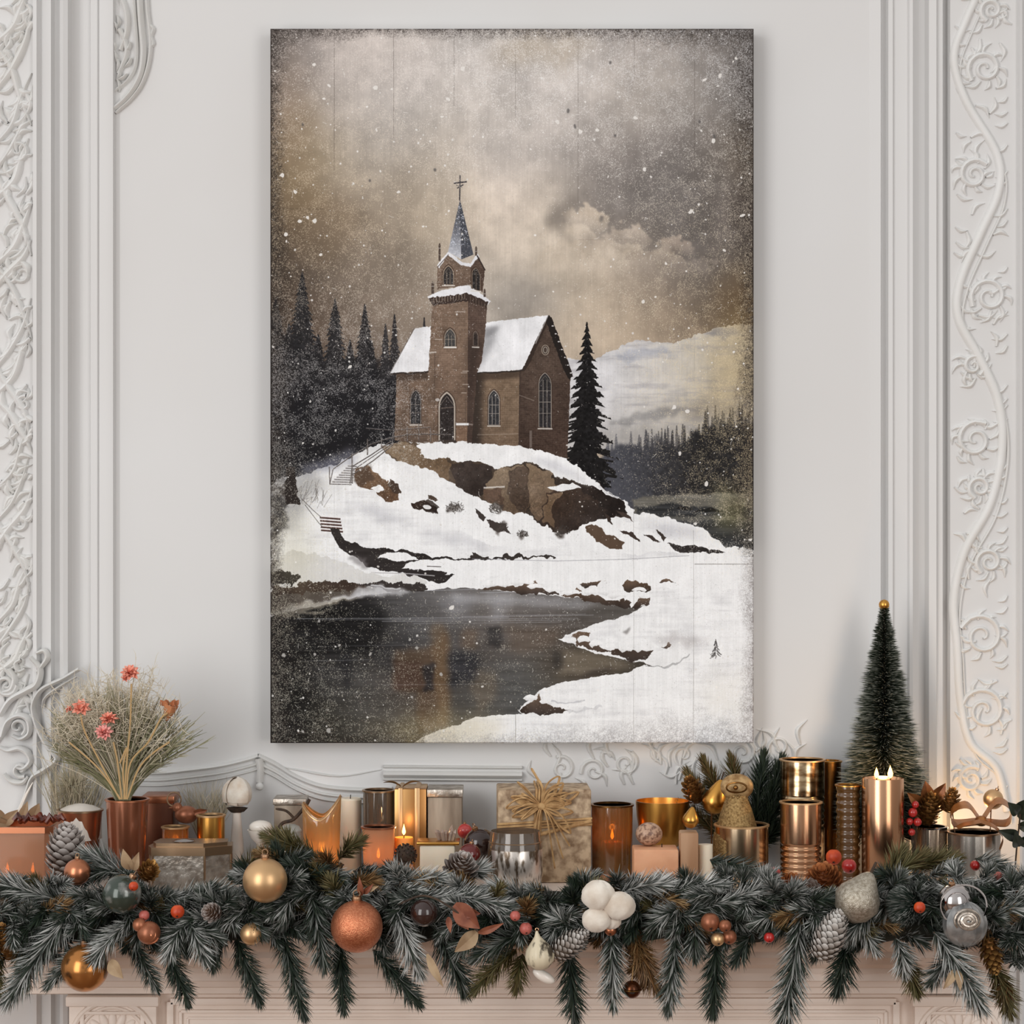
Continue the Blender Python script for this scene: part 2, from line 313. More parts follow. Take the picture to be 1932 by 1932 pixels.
    for pts, c in [([(734,905),(752,912),(756,932),(744,930),(732,918)], (66,52,43)), ([(776,948),(800,944),(826,960),(824,968),(800,964),(782,958)], (58,46,40)),
                   ([(808,931),(826,942),(822,946),(810,940)], (74,60,50)), ([(895,958),(918,975),(912,982),(896,968)], (62,54,50)), ([(918,980),(950,990),(966,1006),(945,1004),(925,994)], (64,56,52)),
                   ([(700,922),(716,916),(724,924),(708,930)], SNOW), ([(1106,992),(1122,990),(1150,1010),(1178,1022),(1176,1036),(1150,1034),(1125,1022),(1108,1006)], (84,66,52)),
                   ([(1140,968),(1150,972),(1156,992),(1146,986)], (56,45,39)), ([(1160,962),(1180,968),(1196,984),(1178,976)], (64,52,45)),
                   ([(1171,999),(1192,1004),(1208,1018),(1208,1022),(1186,1012)], (58,47,41)), ([(1212,1006),(1234,1014),(1246,1022),(1230,1020)], (60,50,45)),
                   ([(1237,1000),(1252,1006),(1260,1014),(1252,1022),(1246,1012)], (56,47,42)), ([(1256,1026),(1300,1028),(1340,1034),(1372,1041),(1300,1044),(1270,1036)], (46,41,39))]:
        P.poly(pts, c, warp=2.2, wf=.7, tex=12)
    for x, y, r in [(858,958,17),(936,960,14),(945,995,13),(986,1008,10),(540,925,14),(1060,1003,16)]:
        P.ell(x, y+1, r*.75, r*.5, (74,66,60), warp=5, wf=2, soft=1.2, a=.75)
        for i in range(60):
            t = R.rand()*6.28; d = r*R.rand()**.5; q = R.rand()*3.1
            P.line((x+d*np.cos(t), y+d*.7*np.sin(t)), (x+d*np.cos(t)+4*np.cos(q), y+d*.7*np.sin(t)-4*np.sin(q)), 1.3, (58,52,47), .7)
    rock([(780,950),(812,942),(830,960),(815,972),(790,962)], (70,56,48), a=.8); P.ell(803,957,8,4,(216,213,208),warp=2)
    # ---- stairs, rails, planks
    for k in range(9):
        u = k/8.; xa = 622+u*34; xb = 663+u*10; y = 911-u*34
        P.line((xa, y), (xb, y+1), 1.6, (196,192,188), .8); P.line((xa, y+2), (xb, y+3), 1.4, (66,58,54), .9)
    for pts, w in [([(622,912),(628,885),(660,862),(700,838),(735,826)], 1.8), ([(660,912),(664,880),(700,858),(738,832)], 2.0), ([(664,896),(705,868),(742,838)], 2.0), ([(664,888),(702,862),(740,836)], 1.4),
                   ([(664,912),(664,855)], 2.4), ([(622,914),(621,880)], 2.), ([(693,858),(693,828)], 2.4), ([(720,846),(719,826)], 2.), ([(735,826),(770,820),(800,819),(850,820)], 2.), ([(690,808),(740,812),(812,806)], 1.1),
                   ([(740,836),(742,815)], 1.4), ([(768,834),(768,805)], 1.6), ([(790,834),(790,800)], 1.6), ([(812,834),(812,808)], 1.4)]:
        P.path(pts, w, (74,66,61), .95)
        P.path([(x, y-1.2) for x, y in pts], .8, (190,187,184), .5)
    for k in range(22): P.line((770+k*4, 806+R.rand()*2), (770+k*4, 834), .8, (78,70,64), .5)
    for k in range(5):
        P.line((603+k*.6, 976+k*6), (642+k*1.2, 979+k*6), 3.4, (70,50,44)); P.line((603+k*.6, 974+k*6), (642+k*1.2, 977+k*6), 1.6, (216,206,202), .8)
    P.path([(568,940),(590,962),(606,976)], 1.2, (70,64,60), .8); P.path([(575,952),(600,985),(610,996)], 1.2, (70,64,60), .8)
    # ---- stream and slabs
    DK = (44,39,37)
    P.poly([(620,995),(640,998),(652,1018),(680,1030),(720,1036),(772,1037),(800,1044),(815,1050),(950,1054),(960,1062),(880,1060),(860,1078),(872,1096),(840,1102),(790,1090),(740,1078),(694,1068),(668,1048),(640,1030)], DK, warp=2.6, wf=.7, tex=12, field='streak')
    P.poly([(650,1048),(672,1044),(696,1058),(700,1072),(670,1064)], (120,114,112), warp=5, wf=2, soft=2, a=.6)
    for pts in ([(712,1054),(722,1045),(745,1040),(772,1044),(789,1055),(760,1058),(740,1057)],
                [(757,1073),(770,1062),(790,1056),(860,1055),(930,1056),(1010,1058),(1180,1055),(1290,1048),(1425,1036),(1425,1110),(1200,1110),(1040,1105),(930,1086),(880,1088),(838,1082),(842,1078)],
                [(835,1102),(850,1088),(880,1078),(930,1074),(955,1080),(920,1090),(895,1102),(865,1106)],
                [(898,1108),(912,1096),(950,1086),(1010,1082),(1060,1092),(1020,1100),(965,1106),(935,1104)]):
        P.poly(pts, SNOW, warp=1.6, wf=.8, tex=6)
    P.line((805,1068), (832,1069), 1.6, (90,84,80)); P.path([(700,1080),(770,1082),(820,1086)], 2, (172,168,166), .8)
    P.path([(890,1054),(960,1056),(1050,1058),(1180,1055),(1300,1048)], 1.6, (150,148,150), .6)
    for x0, x1, y in [(885,925,1050),(945,1052,1051)]:
        P.poly([(x0,y+3),(x0+8,y-6),((x0+x1)/2,y-2),(x1-6,y),(x1,y+4)], (52,46,42), warp=3, wf=1.5)
    # left bank
    P.poly([(505,1100),(600,1106),(720,1112),(660,1124),(590,1134),(540,1146),(505,1156)], (84,76,68), warp=4, soft=2, tex=18)
    P.poly([(505,1062),(545,1038),(600,1045),(650,1062),(690,1078),(740,1086),(780,1086),(806,1098),(800,1104),(740,1100),(700,1104),(660,1098),(612,1094),(560,1104),(505,1120)], (206,203,196), warp=3, wf=1, tex=10)
    P.poly([(510,1080),(540,1076),(568,1092),(550,1102),(512,1100)], (38,34,32), warp=4, wf=2)
    P.poly([(607,1090),(640,1096),(690,1106),(700,1112),(650,1116),(560,1118),(510,1125),(510,1105),(560,1104)], (62,50,42), warp=4, wf=2, tex=16)
    P.poly([(672,1102),(720,1098),(800,1102),(806,1110),(790,1118),(740,1118)], (52,46,43), warp=3, wf=1.5)
    P.path([(700,1104),(740,1110),(755,1112)], 3, (205,203,200), .9, warp=1.5)
    # ---- water
    wt = [(505,1165),(560,1150),(610,1140),(680,1125),(740,1118),(800,1114),(850,1110),(905,1111),(960,1116),(1030,1122),(1090,1128),(1150,1142),(1210,1145),(1226,1138),(1180,1160),(1110,1182),(1072,1196),(1054,1207),(1082,1213),(1100,1225),(1140,1236),(1200,1248),(1228,1250),(1190,1264),(1160,1273),(1100,1280),(1050,1290),(1015,1304),(990,1325),(978,1342),(985,1346),(940,1348),(895,1354),(850,1370),(800,1390),(770,1405),(505,1405)]
    b, m = P.poly(wt, (86,84,82), warp=1.5, wf=.5)
    ctrl = [(540,1180,(26,24,23)),(640,1180,(34,32,31)),(720,1190,(30,28,28)),(540,1300,(32,30,28)),(620,1260,(46,46,47)),(680,1290,(66,66,66)),(560,1390,(30,29,26)),(700,1380,(66,65,60)),(640,1390,(46,45,40)),
            (780,1140,(76,76,78)),(850,1130,(108,107,108)),(930,1140,(112,112,113)),(1020,1140,(108,108,110)),(1100,1140,(84,82,80)),(760,1180,(90,92,95)),(850,1200,(70,69,70)),(950,1200,(88,80,75)),(1040,1190,(66,60,56)),
            (900,1270,(60,58,57)),(980,1270,(88,93,97)),(930,1320,(84,84,82)),(1040,1250,(84,77,68)),(1080,1270,(60,56,50)),(780,1290,(74,66,60)),(860,1350,(52,52,52)),(900,1330,(84,82,78)),(960,1330,(66,68,70)),(720,1330,(72,70,68))]
    wf_ = P.field(ctrl, 42)[b]*np.array([1.0, .965, .92], np.float32)+(P.streak[b]*14)[..., None]
    P.put(b, m, wf_)
    def refl(pts, c, a, soft=4):
        bb, mm = P.mask(pts, warp=3, soft=soft)
        full = np.zeros((CH, CW), np.float32); full[b] = m
        P.put(bb, mm*full[bb], np.asarray(c)+(P.streak[bb]*14)[..., None], a)
    refl([(505,1140),(690,1130),(730,1150),(722,1190),(700,1240),(640,1230),(505,1260)], (20,19,19), .8, 9)
    refl([(505,1240),(560,1240),(580,1300),(560,1402),(505,1402)], (20,19,18), .8, 14)
    refl([(640,1230),(668,1230),(658,1300),(648,1300)], (30,29,30), .7, 5)
    refl([(700,1230),(780,1190),(800,1290),(742,1300)], (36,36,38), .35, 8)
    refl([(742,1228),(815,1220),(845,1180),(850,1300),(845,1372),(790,1385),(785,1305),(742,1302)], (86, 67, 50), .7, 5)
    refl([(812,1180),(842,1178),(848,1300),(836,1370),(820,1300)], (112, 88, 62), .5, 6)
    refl([(742,1250),(798,1248),(798,1300),(742,1304)], (66,48,40), .6, 4)
    refl([(800,1255),(818,1252),(818,1300),(800,1302)], (38,36,38), .8, 2.5)
    refl([(868,1190),(900,1185),(900,1225),(866,1222)], (108, 86, 66), .45, 5)
    refl([(890,1265),(935,1265),(935,1310),(905,1345),(890,1300)], (122, 104, 82), .35, 6)
    refl([(848,1230),(905,1232),(900,1280),(848,1300)], (36,36,40), .7, 6)
    refl([(918,1180),(946,1178),(946,1220),(920,1220)], (34,33,34), .6, 4)
    refl([(960,1180),(1060,1185),(1050,1215),(980,1235),(960,1230)], (98, 82, 68), .45, 7)
    refl([(1060,1225),(1120,1228),(1200,1250),(1150,1272),(1050,1275)], (124,112,94), .6, 7)
    refl([(1040,1232),(1062,1228),(1060,1262),(1045,1262)], (40,37,35), .6, 5)
    refl([(1110,1266),(1170,1258),(1140,1276),(1080,1282)], (62,54,48), .7, 4)
    refl([(850,1120),(1000,1122),(1130,1134),(1100,1150),(960,1140),(860,1136)], (176,175,175), .5, 5)
    refl([(820,1126),(900,1124),(880,1160),(850,1170)], (160,160,162), .35, 8)
    refl([(930,1130),(960,1130),(950,1170),(925,1170)], (170,170,172), .4, 8)
    for y, x0, x1, a in [(1166,560,960,.5),(1168,600,1090,.35),(1171,720,1085,.4),(1162,870,1120,.4),(1160,930,1105,.3),(1175,780,1060,.3),(1246,560,700,.25),(1218,600,820,.2),(1291,720,950,.2),(1113,800,905,.5),(1117,905,1000,.6)]:
        P.path([(x0, y+1), ((x0+x1)/2, y), (x1, y-2)], 1.3, (168,168,170), a)
    # ice shelf at the left shore
    P.poly([(510,1150),(560,1136),(640,1130),(690,1126),(660,1134),(590,1146),(575,1152),(640,1150),(690,1140),(600,1158),(540,1158),(580,1166),(520,1165)], (128,120,106), warp=3, soft=1.2, a=.75)
    P.poly([(640,1130),(680,1110),(720,1104),(775,1118),(690,1128)], (176,174,172), warp=3, soft=2, a=.8)
    # ---- undercut banks
    for pts in ([(900,1110),(940,1104),(980,1106),(1010,1098),(1022,1108),(1050,1112),(1055,1122),(1000,1118),(950,1114)],
                [(1060,1120),(1080,1112),(1120,1120),(1140,1128),(1190,1132),(1226,1128),(1225,1140),(1180,1146),(1130,1138),(1090,1128)],
                [(1172,1105),(1186,1096),(1200,1100),(1228,1104),(1230,1112),(1200,1118),(1178,1112)], [(1195,1128),(1210,1126),(1226,1130),(1222,1142),(1200,1146),(1188,1140)],
                [(1085,1103),(1110,1098),(1138,1096),(1125,1104),(1100,1107)], [(1240,1096),(1262,1094),(1274,1098),(1258,1100)],
                [(1080,1198),(1092,1193),(1110,1194),(1112,1198),(1104,1208),(1128,1220),(1150,1215),(1170,1226),(1200,1222),(1232,1228),(1222,1246),(1190,1244),(1150,1232),(1110,1226),(1086,1212)],
                [(1248,1222),(1262,1212),(1272,1218),(1262,1226)], [(1212,1250),(1232,1240),(1252,1250),(1250,1258),(1222,1256)],
                [(980,1342),(998,1325),(1016,1310),(1020,1322),(1036,1326),(1058,1332),(1072,1340),(1050,1346),(1010,1347)]):
        xs = [p[0] for p in pts]; ys = [p[1] for p in pts]
        P.poly(pts, (98,78,62), warp=3., wf=.8, tex=22, grad=((52,43,38),min(xs),min(ys),min(xs),max(ys)))
    for pts in ([(1020,1110),(1050,1098),(1085,1094),(1100,1108),(1082,1116),(1050,1118)], [(1090,1120),(1110,1108),(1160,1112),(1200,1122),(1170,1126),(1130,1124)],
                [(1186,1140),(1194,1128),(1206,1126),(1196,1138),(1192,1146)], [(1130,1222),(1138,1212),(1165,1212),(1170,1224),(1150,1230)], [(1170,1228),(1190,1216),(1230,1212),(1245,1222),(1220,1230),(1192,1226)],
                [(1210,1250),(1228,1235),(1260,1222),(1290,1205),(1310,1212),(1300,1235),(1275,1255),(1240,1258)]):
        P.poly(pts, (225,223,218), warp=1.8, wf=.8, tex=8)
    for x, y, w_, h_ in [(935,1102,26,7),(985,1098,24,8),(1010,1106,16,5),(1046,1112,18,6),(1080,1118,16,5),(1125,1116,24,8),(1165,1122,20,7),(1205,1112,14,5),(1100,1206,13,8),(1124,1214,14,8),(1150,1220,12,7),(1180,1224,14,8),(1210,1224,14,8),(1000,1316,14,6),(1030,1324,14,5)]:
        b, m = P.poly([(x-w_, y+h_*.2), (x-w_*.6, y-h_*.6), (x, y-h_), (x+w_*.6, y-h_*.7), (x+w_, y+h_*.1), (x+w_*.75, y+h_*.75), (x+w_*.1, y+h_*.45), (x-w_*.55, y+h_*.9)], SNOW, warp=1.2, tex=6)
        P.put(b, m*np.clip((P.Y[b]-y)/h_, 0, 1)*.35, (150,146,142))
    P.path([(1215,1256),(1250,1259),(1282,1250),(1300,1232)], 2.5, (140,138,136), .6, warp=2)
    P.poly([(1230,1205),(1290,1195),(1340,1205),(1310,1220),(1260,1215)], (168,162,158), warp=6, soft=6, a=.6)
    P.poly([(1172,1192),(1190,1184),(1182,1196)], (110,104,100), soft=1, a=.7, warp=2)
    P.path([(1040,1320),(1070,1326),(1104,1322)], 3, (178,176,176), .7, warp=2); P.path([(1070,1342),(1110,1336),(1140,1334)], 4, (190,188,186), .6, warp=3)
    for i in range(70):                                                   # small bush in the snow
        t = R.rand(); x = 1350+(R.rand()-.5)*30*t; y = 1208+36*t
        P.line((1350+(x-1350)*.4, y-4), (x, y), 1.2, (70,66,64), .8)
    # trunk and dark reeds left
    P.poly([(538,880),(556,880),(560,935),(566,950),(534,950),(540,930)], (40,34,31), warp=3, wf=1)
    P.poly([(512,930),(536,930),(540,980),(530,1010),(512,1015)], (52,50,48), warp=5, wf=3, soft=2, a=.8)
    for i in range(40):
        x = 545+R.rand()*70; y = 930+R.rand()*30
        P.line((x, y), (x+(R.rand()-.3)*26, y-4-R.rand()*26), 1., (96,90,84), .5)
    # ---- ageing of the print: planks, worn borders, specks
    X, Y = P.X, P.Y
    P.im *= (1+.035*P.vert+.02*P.fine)[..., None]
    for x, y0, y1, a in [(630,60,330,.55),(742,60,260,.5),(856,70,200,.45),(972,60,230,.35),(1090,70,380,.35),(1196,60,150,.4),(1310,70,330,.4),(972,1345,1402,.6),(1195,900,1402,.35),(1308,1000,1402,.4),(630,900,1060,.12),(742,560,640,.15),(1090,860,920,.25),(1310,560,700,.15),(856,1340,1402,.3)]:
        P.path([(x, y0), (x+.5, (y0+y1)/2), (x, y1)], 1.0, (66,58,52), a*.75)
    P.line((525,394), (610,394), 1.2, (52,44,38), .6); P.line((1310,1064), (1420,1064), 1.2, (84,78,72), .6); P.line((1090,452), (1190,452), 1.1, (120,108,96), .35)
    P.im *= (1+.085*fbm(71, 26, octv=4)*np.clip((1000-Y)/200, .25, 1))[..., None]
    # tinted stains
    for x, y, rx, ry, c, a in [(560,300,60,110,(142,122,88),.25),(600,420,90,70,(128,104,76),.3),(1385,680,46,90,(168,146,104),.38),(1370,740,60,60,(150,132,100),.2),(555,1040,40,70,(176,166,124),.25),(800,1385,90,22,(178,160,112),.5),(880,1375,70,20,(190,172,130),.4),(1370,1310,50,50,(206,198,180),.25),(1385,960,36,30,(150,142,84),.5),(1020,90,90,26,(150,130,100),.4),(540,210,40,120,(140,118,96),.3),(1400,560,40,60,(110,86,56),.4)]:
        P.ell(x, y, rx, ry, c, warp=24, soft=16, a=a)
    edge = np.minimum(np.minimum(X-PX0, PX0+PW-X), np.minimum(Y-PY0, PY0+PH-Y))
    g1 = fbm(41, 70, octv=4); g2 = fbm(42, 1.6, octv=2); g3 = fbm(43, 9, octv=3)
    wl = np.interp(Y, [54,150,300,420,520,650,900,960,1060,1150,1402], [46,40,30,34,46,60,46,30,34,60,60]).astype(np.float32)
    left = np.clip(1-(X-PX0)/wl/(1+.5*g1), 0, 1)
    wr = np.interp(Y, [54,200,330,420,600,900,1020,1050,1250,1402], [70,62,42,56,34,58,44,30,28,44]).astype(np.float32)
    right = np.clip(1-(PX0+PW-X)/wr/(1+.6*g1), 0, 1)
    wtp = np.interp(X, [510,600,700,900,1100,1250,1422], [56,34,24,26,26,44,60]).astype(np.float32)
    topm = np.clip(1-(Y-PY0)/wtp/(1+.6*g1), 0, 1)
    wb = np.interp(X, [510,780,900,1100,1422], [60,46,34,40,70]).astype(np.float32)
    botm = np.clip(1-(PY0+PH-Y)/wb/(1+.7*g1), 0, 1)
    dk = np.maximum(np.maximum(left, right*np.interp(Y, [54, 420, 900, 1020, 1080, 1402], [.8, 1, 1, .85, .8, .85]).astype(np.float32)), np.maximum(topm*.8, botm*np.interp(X, [510, 780, 900, 1422], [.7, .5, .5, .75]).astype(np.float32)))
    dk = np.clip(dk*.95*(1+.6*g3)+(g2*.9+.25*P.f1)*np.sqrt(dk)*.75-.06, 0, 1)
    dcol = np.where((botm > np.maximum(left, right))[..., None] & (X > 800)[..., None], np.array([128,124,122], np.float32), np.array([44,38,34], np.float32))/255.
    dcol = np.where(((right > .0) & (Y > 1050))[..., None], np.array([124,117,113], np.float32)/255., dcol)
    P.im = P.im*(1-dk[..., None]*.82)+dcol*dk[..., None]*.82
    # fine speckle: density map
    den = P.field([(560,100,(.55,)),(700,150,(.5,)),(900,130,(.7,)),(1050,130,(.8,)),(1250,180,(.7,)),(1400,150,(.7,)),(560,300,(.6,)),(700,300,(.5,)),(860,260,(.6,)),(980,330,(.15,)),(1150,280,(.6,)),(1300,350,(.75,)),(1400,400,(.6,)),
        (600,450,(.6,)),(720,460,(.75,)),(830,430,(.35,)),(960,450,(.03,)),(1080,420,(.1,)),(1200,470,(.4,)),(1330,500,(.6,)),(560,580,(.6,)),(700,580,(.7,)),(780,560,(.5,)),(860,620,(.1,)),(960,620,(.03,)),(1080,600,(.1,)),(1200,580,(.5,)),(1330,600,(.7,)),
        (560,720,(.7,)),(660,760,(1.,)),(720,780,(1.,)),(800,780,(.2,)),(900,760,(.05,)),(1020,740,(.03,)),(1150,720,(.12,)),(1250,720,(.4,)),(1370,700,(.8,)),(560,860,(.7,)),(700,860,(.4,)),(900,900,(.03,)),(1100,900,(.04,)),(1220,880,(.25,)),(1330,860,(.9,)),(1390,900,(1.,)),
        (560,980,(.5,)),(700,980,(.06,)),(900,1000,(.03,)),(1150,1000,(.05,)),(1330,1000,(.35,)),(1400,980,(.9,)),(560,1100,(.4,)),(750,1100,(.15,)),(950,1100,(.05,)),(1200,1100,(.1,)),(1380,1120,(.5,)),(560,1220,(.5,)),(700,1220,(.4,)),(850,1220,(.3,)),(1000,1220,(.25,)),(1200,1200,(.1,)),(1390,1250,(.4,)),
        (560,1350,(.6,)),(720,1350,(.4,)),(880,1340,(.3,)),(1050,1320,(.1,)),(1200,1330,(.15,)),(1390,1350,(.6,))], 55)[..., 0]
    g4 = fbm(52, 14, octv=3); g5 = fbm(54, 40, octv=2)
    dl = np.clip(den*(1+1.5*g4+.6*g5), 0, 1.4)+np.clip(dk, 0, 1)*.75
    def scatter(n, lmin, lmax, amp, seed, pw=1.):
        r = np.random.RandomState(seed); x = r.rand(n)*(CW-8)+4; y = r.rand(n)*(CH-8)+4
        keep = r.rand(n) < (dl[y.astype(int), x.astype(int)]/1.4)**pw; x, y = x[keep], y[keep]; n = len(x)
        t = r.rand(n)*np.pi; bend = (r.rand(n)-.5)*2.; L = (lmin+(lmax-lmin)*r.rand(n)**2)*K; a = amp*(.45+.55*r.rand(n)); out = np.zeros((CH, CW), np.float32)
        for k in range(7):
            u = k/6.-.5; tt = t+bend*u; xs = np.clip(x+np.cos(tt)*L*u, 1, CW-3); ys = np.clip(y+np.sin(tt)*L*u, 1, CH-3)
            xi = xs.astype(int); yi = ys.astype(int); fx = xs-xi; fy = ys-yi
            for dy, dx, w_ in ((0, 0, (1-fx)*(1-fy)), (0, 1, fx*(1-fy)), (1, 0, (1-fx)*fy), (1, 1, fx*fy)): np.maximum.at(out, (yi+dy, xi+dx), (a*w_*1.25).astype(np.float32))
        return np.clip(out, 0, 1)
    w = np.maximum(scatter(520000, .2, 1.3, .9, 61, 1.5), scatter(60000, .9, 4.2, 1., 62, 1.6))
    sp = fbm(51, 1.4, octv=2)
    warm = P.field([(560,100,(224,214,206)),(1000,120,(238,232,224)),(1380,120,(214,212,210)),(560,400,(206,184,150)),(1390,700,(206,184,140)),(1390,450,(214,200,176)),(560,1050,(222,212,176)),(560,800,(196,194,196)),(800,1390,(222,210,176)),(1000,700,(226,222,216)),(1300,1300,(240,238,236)),(700,1250,(190,188,182))], 160)/255.
    P.im = P.im*(1-w[..., None]*.9)+warm*w[..., None]*.9
    # dark specks on the snow and pale paper
    ds = np.clip((fbm(53, 1.6, octv=2)-.62)*6, 0, 1)*np.clip((P.im.mean(2)-.55)*4, 0, 1)*.35
    P.im = P.im*(1-ds[..., None])+np.array([.42,.39,.36], np.float32)*ds[..., None]
    # flakes: dots, chips and threads
    for i in range(2600):
        x = 512+R.rand()*908; y = 56+R.rand()*1344
        d = den[min(CH-1, int((y-PY0)*K)), min(CW-1, int((x-PX0)*K))]
        if R.rand() > d+.06: continue
        r = .7+1.5*R.rand()**3; c = 205+30*R.rand()
        P.ell(x, y, r, r*(.7+.6*R.rand()), (c, c-5, c-14), rot=R.rand()*3, a=.85)
    for i in range(330):
        x = 512+R.rand()*908; y = 56+R.rand()*1344
        d = den[min(CH-1, int((y-PY0)*K)), min(CW-1, int((x-PX0)*K))]
        if R.rand() > d*1.1: continue
        t = R.rand()*3.14; l = 2+5*R.rand(); k = (R.rand()-.5)*1.5
        P.path([(x, y), (x+l*np.cos(t), y+l*np.sin(t)), (x+l*np.cos(t)+l*.7*np.cos(t+k), y+l*np.sin(t)+l*.7*np.sin(t+k))], .8, (226,220,210), .7)
    big = [(592,122),(620,161),(611,186),(557,362),(642,308),(709,164),(739,168),(768,166),(845,187),(710,245),(806,347),(752,362),(775,314),(834,220),(873,130),(950,124),(1001,281),(1051,230),(1095,248),(1126,245),(1147,333),(1216,319),(1228,333),(1303,399),(1318,386),(1346,265),(1400,406),(1157,489),(580,410),(593,416),(565,417),(539,442),(623,553),(660,692),(571,836),(1282,855),(1297,776),(1272,768),(1311,988),(1332,912),(1415,1018),(534,1236),(594,1234),(698,1234),(786,1222),(777,1315),(773,1206),(852,1146),(602,1172),(571,1380),(832,1272),(640,1217),(1368,453),(1160,1016),(1213,569),(1236,560),(1256,497),(1366,472),(532,330),(1388,110),(1358,143),(1383,116),(1330,150),(1198,222),(605,480),(540,455),(556,1400),(620,1378)]
    for i, (x, y) in enumerate(big):
        n = 7; r0 = 2.2+3.6*R.rand(); st = .55+.45*R.rand(); th0 = R.rand()*3.14
        pts = []
        for k in range(n):
            t = k*6.283/n; r = r0*(.6+.6*R.rand()); px, py = r*np.cos(t), r*st*np.sin(t)
            pts.append((x+px*np.cos(th0)-py*np.sin(th0), y+px*np.sin(th0)+py*np.cos(th0)))
        dim = .74 if y > 1150 else 1.
        P.poly(pts, (222*dim, 216*dim, 206*dim), a=.92, tex=8, field='fine')
    for x, y in [(695,340),(570,234),(1070,210),(1160,255),(1086,240),(1152,118),(1347,258),(820,320),(1318,228)]:
        P.ell(x, y, 2.4, 3.4, (84,80,78), warp=2, soft=.7, a=.75)
    return np.clip(P.im, 0, 1)
# ------------------------------------------------------------------ helpers
import bpy, bmesh, math, random
from mathutils import Vector, Matrix, Quaternion
C = bpy.context.scene.collection
rnd = random.Random(7)
PI = math.pi
D0, FPX, ZC, SH = 3.0, 4500.0, 1.6475, 1.2        # camera distance to the wall, focal length in pixels, eye height, shelf height
def at(px, py, y):                                 # a point of the place seen at that spot of the photograph, y metres off the wall
    d = D0+y
    return Vector(((px-966)*d/FPX, y, ZC-(py-966)*d/FPX))
def wd(px, y): return px*(D0+y)/FPX
def xx(px, y): return (px-966)*(D0+y)/FPX
def zz(py, y): return ZC-(py-966)*(D0+y)/FPX
def on(px, y): return Vector((xx(px, y), y, SH+.0004))
def hgt(py, y): return zz(py, y)-SH

def lin(c):
    return tuple(((v/255.)/12.92 if v/255. <= .04045 else ((v/255.+.055)/1.055)**2.4) for v in c)+(1.,)

